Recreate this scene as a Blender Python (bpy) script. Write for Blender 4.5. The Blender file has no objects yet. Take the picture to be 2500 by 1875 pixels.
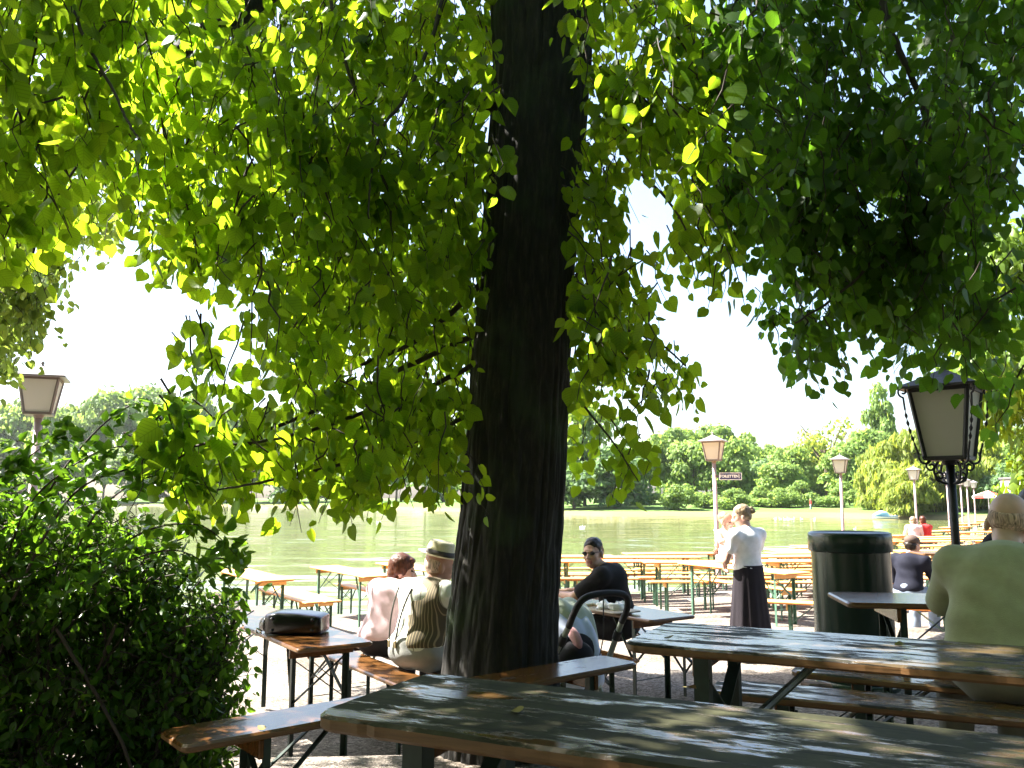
import bpy, math, random
import numpy as np
from mathutils import Vector, Matrix, Euler

# ------------------------------------------------------------------ camera, sky, sun, exposure
scene = bpy.context.scene
COL = scene.collection
EYE = 1.28
cam_data = bpy.data.cameras.new("camera")
cam_data.sensor_width = 36.0
cam_data.lens = 36.0 * 2022.0 / 2500.0
cam_data.clip_start = 0.05
cam_data.clip_end = 3000.0
cam = bpy.data.objects.new("camera", cam_data)
COL.objects.link(cam)
cam.location = (0, 0, EYE)
cam.rotation_euler = (math.radians(90 + 7.86), 0, 0)
scene.camera = cam

SUN_AZ, SUN_EL = math.radians(-74), math.radians(51)     # azimuth from +Y towards +X
world = bpy.data.worlds.new("World")
scene.world = world
world.use_nodes = True
wn = world.node_tree
bg = wn.nodes["Background"]
sky = wn.nodes.new("ShaderNodeTexSky")
sky.sky_type = 'NISHITA'
sky.sun_disc = False
sky.sun_elevation = SUN_EL
sky.sun_rotation = SUN_AZ
sky.air_density = 1.0
sky.dust_density = 2.6
sky.ozone_density = 1.0
wn.links.new(sky.outputs[0], bg.inputs[0])
bg.inputs[1].default_value = 0.07

sun_data = bpy.data.lights.new("sun", 'SUN')
sun_data.energy = 5.0
sun_data.angle = math.radians(0.5)
sun_data.color = (1.0, 0.955, 0.87)
sun = bpy.data.objects.new("sun", sun_data)
COL.objects.link(sun)
sdir = Vector((math.sin(SUN_AZ) * math.cos(SUN_EL), math.cos(SUN_AZ) * math.cos(SUN_EL), math.sin(SUN_EL)))
sun.rotation_euler = sdir.to_track_quat('Z', 'Y').to_euler()

vs = scene.view_settings
vs.view_transform = 'Standard'
vs.look = 'None'
vs.exposure = 2.8
vs.gamma = 1.0
vs.use_curve_mapping = False

# ------------------------------------------------------------------ helpers
rng = np.random.default_rng(11)
random.seed(4)

def setp(o, label=None, cat=None, group=None, kind=None):
    if label: o["label"] = label
    if cat: o["category"] = cat
    if group: o["group"] = group
    if kind: o["kind"] = kind
    return o

def empty(name, loc=(0, 0, 0), rz=0.0, label=None, cat=None, group=None, scale=1.0):
    o = bpy.data.objects.new(name, None)
    COL.objects.link(o)
    o.location = loc
    o.rotation_euler = (0, 0, rz)
    o.scale = (scale, scale, scale)
    return setp(o, label, cat, group)

def link(name, me, parent=None):
    o = bpy.data.objects.new(name, me)
    COL.objects.link(o)
    if parent is not None: o.parent = parent
    return o

def np_mesh(name, V, F, mats=(), fm=None, smooth=False, parent=None, uv=None, attr=None):
    """V (n,3); F list of int arrays (m,k) with one k each; uv per loop; attr = {name: per-face float}"""
    V = np.asarray(V, np.float32)
    F = [np.asarray(f, np.int64) for f in F if len(f)]
    me = bpy.data.meshes.new(name)
    nl = sum(f.size for f in F); nf = sum(len(f) for f in F)
    me.vertices.add(len(V)); me.vertices.foreach_set("co", V.ravel())
    me.loops.add(nl); me.loops.foreach_set("vertex_index", np.concatenate([f.ravel() for f in F]).astype(np.int32))
    me.polygons.add(nf)
    tot = np.concatenate([np.full(len(f), f.shape[1]) for f in F])
    st = np.concatenate([[0], np.cumsum(tot)[:-1]])
    me.polygons.foreach_set("loop_start", st.astype(np.int32))
    for m in mats: me.materials.append(m)
    if fm is not None: me.polygons.foreach_set("material_index", np.asarray(fm, np.int32))
    if smooth: me.polygons.foreach_set("use_smooth", np.ones(nf, bool))
    if uv is not None:
        l = me.uv_layers.new(name="UVMap"); l.data.foreach_set("uv", np.asarray(uv, np.float32).ravel())
    if attr:
        for k, a in attr.items():
            at = me.attributes.new(k, 'FLOAT', 'FACE'); at.data.foreach_set("value", np.asarray(a, np.float32))
    me.update(calc_edges=True)
    return link(name, me, parent)

class MB:
    """collects boxes, bars, tubes and lathes; build() links them as one mesh object"""
    def __init__(s): s.v = []; s.f = []; s.m = []; s.sm = []
    def add(s, vs_, fs_, m=0, smooth=False):
        b = len(s.v); s.v += [tuple(map(float, p)) for p in vs_]
        for f in fs_: s.f.append(tuple(i + b for i in f)); s.m.append(m); s.sm.append(smooth)
        return s
    def box(s, c, d, m=0, R=None, bevel=0.0):
        hx, hy, hz = d[0] / 2, d[1] / 2, d[2] / 2
        bv = min(bevel, hx * .9, hy * .9, hz * .9)
        pts = []; faces = []
        if bv <= 0:
            pts = [(x, y, z) for z in (-hz, hz) for y in (-hy, hy) for x in (-hx, hx)]
            faces = [(0, 2, 3, 1), (4, 5, 7, 6), (0, 1, 5, 4), (2, 6, 7, 3), (0, 4, 6, 2), (1, 3, 7, 5)]
        else:
            bm_idx = {}
            for sx in (-1, 1):
                for sy in (-1, 1):
                    for sz in (-1, 1):
                        for ax in range(3):
                            p = [sx * (hx - bv), sy * (hy - bv), sz * (hz - bv)]
                            p[ax] = (sx * hx, sy * hy, sz * hz)[ax]
                            bm_idx[(sx, sy, sz, ax)] = len(pts); pts.append(tuple(p))
            I = bm_idx
            for sg in (-1, 1):
                q = [(I[(sg, a, b, 0)]) for a, b in ((-1, -1), (1, -1), (1, 1), (-1, 1))]; faces.append(tuple(q if sg > 0 else q[::-1]))
                q = [(I[(a, sg, b, 1)]) for a, b in ((-1, -1), (-1, 1), (1, 1), (1, -1))]; faces.append(tuple(q if sg > 0 else q[::-1]))
                q = [(I[(a, b, sg, 2)]) for a, b in ((-1, -1), (1, -1), (1, 1), (-1, 1))]; faces.append(tuple(q if sg > 0 else q[::-1]))
            for a in (-1, 1):
                for b in (-1, 1):
                    q = (I[(a, b, -1, 0)], I[(a, b, 1, 0)], I[(a, b, 1, 1)], I[(a, b, -1, 1)]); faces.append(q if a * b < 0 else q[::-1])
                    q = (I[(a, -1, b, 0)], I[(a, 1, b, 0)], I[(a, 1, b, 2)], I[(a, -1, b, 2)]); faces.append(q if a * b > 0 else q[::-1])
                    q = (I[(-1, a, b, 1)], I[(1, a, b, 1)], I[(1, a, b, 2)], I[(-1, a, b, 2)]); faces.append(q if a * b < 0 else q[::-1])
                    for c_ in (-1, 1):
                        t = (I[(a, b, c_, 0)], I[(a, b, c_, 1)], I[(a, b, c_, 2)]); faces.append(t if a * b * c_ > 0 else t[::-1])
        if R is not None: pts = [tuple(R @ Vector(p)) for p in pts]
        pts = [(p[0] + c[0], p[1] + c[1], p[2] + c[2]) for p in pts]
        return s.add(pts, faces, m)
    def bar(s, a, b, w, t, m=0, up=(0, 0, 1)):
        """rectangular bar from a to b, width w (perpendicular to up) and thickness t"""
        a = Vector(a); b = Vector(b); d = b - a; L = d.length; x = d.normalized()
        y = Vector(up).cross(x)
        if y.length < 1e-4: y = Vector((0, 1, 0))
        y.normalize(); z = x.cross(y)
        R = Matrix((x, y, z)).transposed()
        return s.box((a + b) / 2, (L, w, t), m, R)
    def tube(s, path, r, n=8, m=0, cap=True, smooth=True):
        P = [Vector(p) for p in path]
        rs = r if hasattr(r, '__len__') else [r] * len(P)
        vs_ = []; fs_ = []; u = None
        for i, p in enumerate(P):
            t = (P[min(i + 1, len(P) - 1)] - P[max(i - 1, 0)]).normalized()
            if u is None:
                u = t.orthogonal().normalized()
            else:
                u = (u - t * u.dot(t)).normalized()
            w = t.cross(u)
            for k in range(n):
                a = 2 * math.pi * k / n
                vs_.append(p + (u * math.cos(a) + w * math.sin(a)) * rs[i])
        for i in range(len(P) - 1):
            for k in range(n):
                k2 = (k + 1) % n
                fs_.append((i * n + k, i * n + k2, (i + 1) * n + k2, (i + 1) * n + k))
        s.add(vs_, fs_, m, smooth)
        if cap:
            s.add([vs_[k] for k in range(n)], [tuple(range(n))[::-1]], m)
            s.add(vs_[-n:], [tuple(range(n))], m)
        return s
    def lathe(s, prof, n=32, c=(0, 0, 0), m=0, smooth=True, sq=None):
        """prof [(r, z)]; closed to the axis where r = 0"""
        vs_ = []; fs_ = []
        for r, z in prof:
            for k in range(n):
                a = 2 * math.pi * (k + .5) / n
                vs_.append((c[0] + r * math.cos(a), c[1] + r * math.sin(a), c[2] + z))
        for i in range(len(prof) - 1):
            for k in range(n):
                k2 = (k + 1) % n
                fs_.append((i * n + k, i * n + k2, (i + 1) * n + k2, (i + 1) * n + k))
        return s.add(vs_, fs_, m, smooth)
    def prism(s, outline, z0, z1, m=0, bev=0.0, side=None):
        """outline [(x, y)] ccw, extruded with a bevelled rim"""
        n = len(outline); cx = sum(p[0] for p in outline) / n; cy = sum(p[1] for p in outline) / n
        def ring(z, ins):
            out = []
            for x, y in outline:
                dx, dy = x - cx, y - cy; L = math.hypot(dx, dy) or 1
                out.append((x - (ins if abs(dx) > 1e-9 else 0) * (1 if dx > 0 else -1), y - ins * (1 if dy > 0 else -1), z))
            return out
        rings = [ring(z0, bev), ring(z0 + bev, 0), ring(z1 - bev, 0), ring(z1, bev)] if bev > 0 else [ring(z0, 0), ring(z1, 0)]
        vs_ = [p for r in rings for p in r]; fs_ = []
        for i in range(len(rings) - 1):
            for k in range(n):
                k2 = (k + 1) % n; fs_.append((i * n + k, i * n + k2, (i + 1) * n + k2, (i + 1) * n + k))
        fs_.append(tuple(range(n))[::-1]); fs_.append(tuple((len(rings) - 1) * n + k for k in range(n)))
        b0 = len(s.m); s.add(vs_, fs_, m)
        if side is not None:
            for i in range(b0, b0 + n * (len(rings) - 1) - (n if bev > 0 else 0)): s.m[i] = side
        return s
    def build(s, name, mats, parent=None):
        if not isinstance(mats, (list, tuple)): mats = [mats]
        me = bpy.data.meshes.new(name)
        me.from_pydata(s.v, [], s.f)
        for m in mats: me.materials.append(m)
        me.polygons.foreach_set("material_index", s.m)
        me.polygons.foreach_set("use_smooth", s.sm)
        me.update()
        return link(name, me, parent)

def kids(o): return [c for c in bpy.data.objects if c.parent is o]

def copy_tree(o, tree, parent=None):
    c = o.copy(); COL.objects.link(c)
    if parent is not None: c.parent = parent
    for ch, sub in tree: copy_tree(ch, sub, c)
    return c

def tree_of(o): return [(c, tree_of(c)) for c in o.children]

def vnoise(x, y, px=None, seed=0):
    """smooth value noise in numpy, periodic in x with integer period px"""
    r = np.random.default_rng(seed + 77); T = r.random((256, 256)).astype(np.float32)
    xi = np.floor(x).astype(int); yi = np.floor(y).astype(int)
    fx = x - xi; fy = y - yi; fx = fx * fx * (3 - 2 * fx); fy = fy * fy * (3 - 2 * fy)
    x0 = xi % px if px else xi % 256; x1 = (xi + 1) % px if px else (xi + 1) % 256
    y0 = yi % 256; y1 = (yi + 1) % 256
    return (T[x0 % 256, y0] * (1 - fx) + T[x1 % 256, y0] * fx) * (1 - fy) + (T[x0 % 256, y1] * (1 - fx) + T[x1 % 256, y1] * fx) * fy

# ------------------------------------------------------------------ materials
def new_mat(name):
    m = bpy.data.materials.new(name); m.use_nodes = True
    return m, m.node_tree.nodes, m.node_tree.links, m.node_tree.nodes["Principled BSDF"]

def plain(name, col, rough=.6, metal=0.0, spec=.5, noise=0.0, nscale=30, bump=0.0, bscale=80, sheen=0.0):
    m, N, L, b = new_mat(name)
    b.inputs["Base Color"].default_value = (*col, 1); b.inputs["Roughness"].default_value = rough
    b.inputs["Metallic"].default_value = metal; b.inputs["Specular IOR Level"].default_value = spec
    if sheen: b.inputs["Sheen Weight"].default_value = sheen
    if noise or bump:
        tc = N.new("ShaderNodeTexCoord")
    if noise:
        t = N.new("ShaderNodeTexNoise"); t.inputs["Scale"].default_value = nscale; t.inputs["Detail"].default_value = 5
        L.new(tc.outputs["Object"], t.inputs["Vector"])
        r = N.new("ShaderNodeValToRGB")
        r.color_ramp.elements[0].position = .3; r.color_ramp.elements[1].position = .7
        r.color_ramp.elements[0].color = (*[c * (1 - noise) for c in col], 1)
        r.color_ramp.elements[1].color = (*[min(1, c * (1 + noise)) for c in col], 1)
        L.new(t.outputs["Fac"], r.inputs[0]); L.new(r.outputs[0], b.inputs["Base Color"])
    if bump:
        t2 = N.new("ShaderNodeTexNoise"); t2.inputs["Scale"].default_value = bscale; t2.inputs["Detail"].default_value = 4
        L.new(tc.outputs["Object"], t2.inputs["Vector"])
        bp = N.new("ShaderNodeBump"); bp.inputs["Strength"].default_value = bump; bp.inputs["Distance"].default_value = .01
        L.new(t2.outputs["Fac"], bp.inputs["Height"]); L.new(bp.outputs[0], b.inputs["Normal"])
    return m

def ramp(N, stops):
    r = N.new("ShaderNodeValToRGB"); e = r.color_ramp.elements
    e[0].position, e[0].color = stops[0][0], (*stops[0][1], 1)
    e[1].position, e[1].color = stops[-1][0], (*stops[-1][1], 1)
    for p, c in stops[1:-1]:
        x = e.new(p); x.color = (*c, 1)
    return r

def leaf_mat(name, refl, trans, rough=.45, hue=.5, veins=True, tw=.5):
    m, N, L, b = new_mat(name)
    at = N.new("ShaderNodeAttribute"); at.attribute_name = "tone"
    def toned(c):
        lo = [v * (1 - .55 * hue) for v in c]; hi = [c[0] * (1 + .9 * hue), c[1] * (1 + .5 * hue), c[2] * (1 + .2 * hue)]
        r = ramp(N, [(0, lo), (.5, c), (1, hi)]); L.new(at.outputs["Fac"], r.inputs[0]); return r.outputs[0]
    cr, ct = toned(refl), toned(trans)
    if veins:
        uv = N.new("ShaderNodeUVMap"); uv.uv_map = "UVMap"
        sep = N.new("ShaderNodeSeparateXYZ"); L.new(uv.outputs[0], sep.inputs[0])
        ab = N.new("ShaderNodeMath"); ab.operation = 'ABSOLUTE'; L.new(sep.outputs[0], ab.inputs[0])
        # side veins: y - 0.7|x| repeated, plus the midrib
        mu = N.new("ShaderNodeMath"); mu.operation = 'MULTIPLY_ADD'; mu.inputs[1].default_value = -.75; L.new(ab.outputs[0], mu.inputs[0]); L.new(sep.outputs[1], mu.inputs[2])
        sc = N.new("ShaderNodeMath"); sc.operation = 'MULTIPLY'; sc.inputs[1].default_value = 6.5; L.new(mu.outputs[0], sc.inputs[0])
        fr = N.new("ShaderNodeMath"); fr.operation = 'PINGPONG'; fr.inputs[1].default_value = .5; L.new(sc.outputs[0], fr.inputs[0])
        mn = N.new("ShaderNodeMath"); mn.operation = 'MULTIPLY'; mn.inputs[1].default_value = .18; L.new(fr.outputs[0], mn.inputs[0])
        mi = N.new("ShaderNodeMath"); mi.operation = 'MINIMUM'; L.new(mn.outputs[0], mi.inputs[0]); L.new(ab.outputs[0], mi.inputs[1])
        st = N.new("ShaderNodeMapRange"); st.inputs[1].default_value = .0; st.inputs[2].default_value = .022; st.inputs[3].default_value = .62; st.inputs[4].default_value = 1.0
        L.new(mi.outputs[0], st.inputs[0])
        mm = N.new("ShaderNodeMix"); mm.data_type = 'RGBA'; mm.blend_type = 'MULTIPLY'; mm.inputs[0].default_value = 1
        L.new(ct, mm.inputs[6]); L.new(st.outputs[0], mm.inputs[7]); ct = mm.outputs[2]
    L.new(cr, b.inputs["Base Color"])
    b.inputs["Roughness"].default_value = rough; b.inputs["Specular IOR Level"].default_value = .28
    tr = N.new("ShaderNodeBsdfTranslucent"); L.new(ct, tr.inputs[0])
    mx = N.new("ShaderNodeMixShader"); mx.inputs[0].default_value = tw
    L.new(b.outputs[0], mx.inputs[1]); L.new(tr.outputs[0], mx.inputs[2])
    L.new(mx.outputs[0], N["Material Output"].inputs[0])
    return m

def wood_mat(name, c1, c2, rough=.35, wear=0.0, wearcol=(.07, .07, .045), seed=0.0, grain=1.0, crough=.12, planks=0.0):
    """varnished board running along local X; wear > 0 leaves grey bare wood between glossy varnish patches"""
    m, N, L, b = new_mat(name)
    tc = N.new("ShaderNodeTexCoord"); mp = N.new("ShaderNodeMapping")
    mp.inputs["Location"].default_value = (seed, seed * .7, 0); mp.inputs["Scale"].default_value = (1.2, 22, 22)
    L.new(tc.outputs["Object"], mp.inputs[0])
    n1 = N.new("ShaderNodeTexNoise"); n1.inputs["Scale"].default_value = 2.2 * grain; n1.inputs["Detail"].default_value = 6; n1.inputs["Roughness"].default_value = .65
    L.new(mp.outputs[0], n1.inputs["Vector"])
    r1 = ramp(N, [(.3, c1), (.7, c2)]); L.new(n1.outputs["Fac"], r1.inputs[0])
    col = r1.outputs[0]
    bp = N.new("ShaderNodeBump"); bp.inputs["Strength"].default_value = .25; bp.inputs["Distance"].default_value = .004
    L.new(n1.outputs["Fac"], bp.inputs["Height"]); L.new(bp.outputs[0], b.inputs["Normal"])
    if planks:
        sy = N.new("ShaderNodeSeparateXYZ"); L.new(tc.outputs["Object"], sy.inputs[0])
        py = N.new("ShaderNodeMath"); py.operation = 'MULTIPLY_ADD'; py.inputs[1].default_value = 1 / planks; py.inputs[2].default_value = 20.5; L.new(sy.outputs[1], py.inputs[0])
        fr = N.new("ShaderNodeMath"); fr.operation = 'FRACT'; L.new(py.outputs[0], fr.inputs[0])
        pp = N.new("ShaderNodeMath"); pp.operation = 'PINGPONG'; pp.inputs[1].default_value = .5; L.new(fr.outputs[0], pp.inputs[0])
        gj = N.new("ShaderNodeMapRange"); gj.inputs[1].default_value = .008; gj.inputs[2].default_value = .03; L.new(pp.outputs[0], gj.inputs[0])
        joint = gj.outputs[0]
    oi = N.new("ShaderNodeObjectInfo")
    hs = N.new("ShaderNodeHueSaturation"); mr = N.new("ShaderNodeMapRange"); mr.inputs[3].default_value = .82; mr.inputs[4].default_value = 1.15
    L.new(oi.outputs["Random"], mr.inputs[0]); L.new(mr.outputs[0], hs.inputs["Value"]); L.new(col, hs.inputs["Color"]); col = hs.outputs[0]
    if wear > 0:
        mp2 = N.new("ShaderNodeMapping"); mp2.inputs["Location"].default_value = (seed * 1.3, seed, 0); mp2.inputs["Scale"].default_value = (2.4, 9, 5)
        L.new(tc.outputs["Object"], mp2.inputs[0])
        n2 = N.new("ShaderNodeTexNoise"); n2.inputs["Scale"].default_value = 1.5; n2.inputs["Detail"].default_value = 9; n2.inputs["Roughness"].default_value = .68; n2.inputs["Distortion"].default_value = .3
        L.new(mp2.outputs[0], n2.inputs["Vector"])
        k = ramp(N, [(wear - .035, (0, 0, 0)), (wear + .02, (1, 1, 1))]); L.new(n2.outputs["Fac"], k.inputs[0])
        n3 = N.new("ShaderNodeTexNoise"); n3.inputs["Scale"].default_value = 7; n3.inputs["Detail"].default_value = 8; n3.inputs["Roughness"].default_value = .7
        L.new(tc.outputs["Object"], n3.inputs["Vector"])
        wc = ramp(N, [(.32, [v * .35 for v in wearcol]), (.55, wearcol), (.75, [v * 1.9 for v in wearcol])]); L.new(n3.outputs["Fac"], wc.inputs[0])
        mx = N.new("ShaderNodeMix"); mx.data_type = 'RGBA'
        L.new(k.outputs[0], mx.inputs[0]); L.new(wc.outputs[0], mx.inputs[6]); L.new(col, mx.inputs[7]); col = mx.outputs[2]
        rr = N.new("ShaderNodeMapRange"); rr.inputs[3].default_value = .7; rr.inputs[4].default_value = crough
        L.new(k.outputs[0], rr.inputs[0]); L.new(rr.outputs[0], b.inputs["Roughness"])
        r5 = N.new("ShaderNodeMapRange"); r5.inputs[3].default_value = .15; r5.inputs[4].default_value = .6
        L.new(k.outputs[0], r5.inputs[0]); L.new(r5.outputs[0], b.inputs["Specular IOR Level"])
        b2 = N.new("ShaderNodeBump"); b2.inputs["Strength"].default_value = .6; b2.inputs["Distance"].default_value = .002
        L.new(k.outputs[0], b2.inputs["Height"]); L.new(bp.outputs[0], b2.inputs["Normal"]); L.new(b2.outputs[0], b.inputs["Normal"])
    else:
        b.inputs["Roughness"].default_value = rough
    if planks:
        mj = N.new("ShaderNodeMix"); mj.data_type = 'RGBA'; mj.inputs[6].default_value = (.008, .006, .004, 1)
        L.new(joint, mj.inputs[0]); L.new(col, mj.inputs[7]); col = mj.outputs[2]
    L.new(col, b.inputs["Base Color"])
    return m

M = {}
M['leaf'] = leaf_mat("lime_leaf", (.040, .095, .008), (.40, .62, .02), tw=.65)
M['leaf_shade'] = leaf_mat("shaded_lime_leaf", (.032, .075, .009), (.15, .34, .016), tw=.52)  # lime leaf darkened: the right crown's shade is put into its colour
M['leaf_far'] = leaf_mat("pale_hanging_leaf", (.075, .13, .03), (.30, .42, .06), tw=.5)
M['leaf_bush'] = leaf_mat("shrub_leaf", (.032, .08, .012), (.19, .40, .02), rough=.28, tw=.45)
M['leaf_gold'] = leaf_mat("golden_maple_leaf", (.09, .16, .02), (.36, .55, .03), tw=.5)
M['crown_mid'] = leaf_mat("far_foliage", (.12, .20, .045), (.34, .50, .09), rough=.6, veins=False, tw=.4)
M['crown_dark'] = leaf_mat("far_dark_foliage", (.075, .14, .055), (.2, .34, .09), rough=.6, veins=False, tw=.35)
M['crown_yellow'] = leaf_mat("willow_foliage", (.15, .20, .035), (.42, .52, .06), rough=.6, veins=False, tw=.45)
M['twig'] = plain("twig_bark", (.035, .024, .016), .8)
M['bark_far'] = plain("far_bark", (.10, .075, .055), .85, noise=.3, nscale=6)

def bark():
    m, N, L, b = new_mat("lime_bark")
    tc = N.new("ShaderNodeTexCoord"); mp = N.new("ShaderNodeMapping"); mp.inputs["Scale"].default_value = (1, 1, .16)
    L.new(tc.outputs["Object"], mp.inputs[0])
    n = N.new("ShaderNodeTexNoise"); n.inputs["Scale"].default_value = 38; n.inputs["Detail"].default_value = 8; n.inputs["Roughness"].default_value = .7
    L.new(mp.outputs[0], n.inputs["Vector"])
    r = ramp(N, [(.3, (.003, .0022, .0018)), (.52, (.010, .0078, .0055)), (.75, (.042, .033, .024))]); L.new(n.outputs["Fac"], r.inputs[0])
    n2 = N.new("ShaderNodeTexNoise"); n2.inputs["Scale"].default_value = 2.5; n2.inputs["Detail"].default_value = 6; L.new(tc.outputs["Object"], n2.inputs["Vector"])
    k = ramp(N, [(.52, (0, 0, 0)), (.68, (1, 1, 1))]); L.new(n2.outputs["Fac"], k.inputs[0])
    mx = N.new("ShaderNodeMix"); mx.data_type = 'RGBA'; mx.inputs[7].default_value = (.03, .055, .018, 1)
    f = N.new("ShaderNodeMath"); f.operation = 'MULTIPLY'; f.inputs[1].default_value = .55; L.new(k.outputs[0], f.inputs[0])
    L.new(f.outputs[0], mx.inputs[0]); L.new(r.outputs[0], mx.inputs[6]); L.new(mx.outputs[2], b.inputs["Base Color"])
    bp = N.new("ShaderNodeBump"); bp.inputs["Strength"].default_value = .9; bp.inputs["Distance"].default_value = .012
    L.new(n.outputs["Fac"], bp.inputs["Height"]); L.new(bp.outputs[0], b.inputs["Normal"])
    b.inputs["Roughness"].default_value = .85
    return m
M['bark'] = bark()
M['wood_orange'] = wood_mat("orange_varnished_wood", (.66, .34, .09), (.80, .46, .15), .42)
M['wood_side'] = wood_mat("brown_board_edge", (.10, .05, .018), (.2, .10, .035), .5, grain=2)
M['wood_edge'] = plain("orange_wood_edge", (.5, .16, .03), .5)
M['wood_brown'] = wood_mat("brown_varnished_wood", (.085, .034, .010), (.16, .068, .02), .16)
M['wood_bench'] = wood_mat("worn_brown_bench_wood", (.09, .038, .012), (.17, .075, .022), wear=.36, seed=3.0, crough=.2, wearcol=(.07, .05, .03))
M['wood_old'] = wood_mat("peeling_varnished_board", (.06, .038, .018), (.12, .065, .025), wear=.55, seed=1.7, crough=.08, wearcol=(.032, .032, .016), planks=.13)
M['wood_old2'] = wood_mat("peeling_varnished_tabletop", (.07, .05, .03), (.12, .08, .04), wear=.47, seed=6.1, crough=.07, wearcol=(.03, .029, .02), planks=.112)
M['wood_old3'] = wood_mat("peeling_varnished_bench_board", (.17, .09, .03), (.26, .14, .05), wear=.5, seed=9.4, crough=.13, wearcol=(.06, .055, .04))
M['green_steel'] = plain("green_painted_steel", (.06, .13, .085), .45, noise=.25, nscale=25)
M['dark_steel'] = plain("dark_green_steel", (.014, .03, .022), .45, noise=.3, nscale=25)
M['marking'] = plain("black_stencil", (.02, .015, .01), .7)

# ------------------------------------------------------------------ setting: ground, lake
SHORE = [(-45, -8), (-16, 4.5), (-7.5, 10.2), (-3.3, 14.4), (3.1, 18.4), (5.6, 20.6), (11.8, 28.6), (18.8, 38.2), (28, 52), (40, 72), (45, 80),
         (40, 88), (36, 97), (24, 101), (12, 103), (4, 112), (-8, 135), (-25, 165), (-60, 215), (-110, 240), (-200, 250), (-320, 190), (-300, 40), (-120, -20)]
LAKE_Z = -.86

def poly_sd(P, poly):
    """signed distance (negative inside) of points P (n,2)"""
    A = np.array(poly, float); B = np.roll(A, -1, 0)
    d = np.full(len(P), 1e18); ins = np.zeros(len(P), bool)
    for a, b in zip(A, B):
        e = b - a; w = P - a
        t = np.clip((w @ e) / (e @ e), 0, 1)
        q = w - t[:, None] * e
        d = np.minimum(d, (q ** 2).sum(1))
        c = ((a[1] > P[:, 1]) != (b[1] > P[:, 1]))
        with np.errstate(divide='ignore', invalid='ignore'):
            x = (b[0] - a[0]) * (P[:, 1] - a[1]) / (b[1] - a[1]) + a[0]
        ins ^= c & (P[:, 0] < x)
    d = np.sqrt(d)
    return np.where(ins, -d, d)

def terrace(X, Y):
    """beer garden ground: an upper terrace, then a gentle fall to the lake"""
    d = Y - np.where(X < .6, 4.3 + .08 * (X + 1.3), 4.45 + 1.05 * (X - .6))
    t = np.clip(d / .9, 0, 1); t = t * t * (3 - 2 * t)
    return -.36 * t - .03 * np.clip(d - .9, 0, 9.7)

def G(x, y): return float(terrace(np.array([x], float), np.array([y], float))[0])

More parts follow.
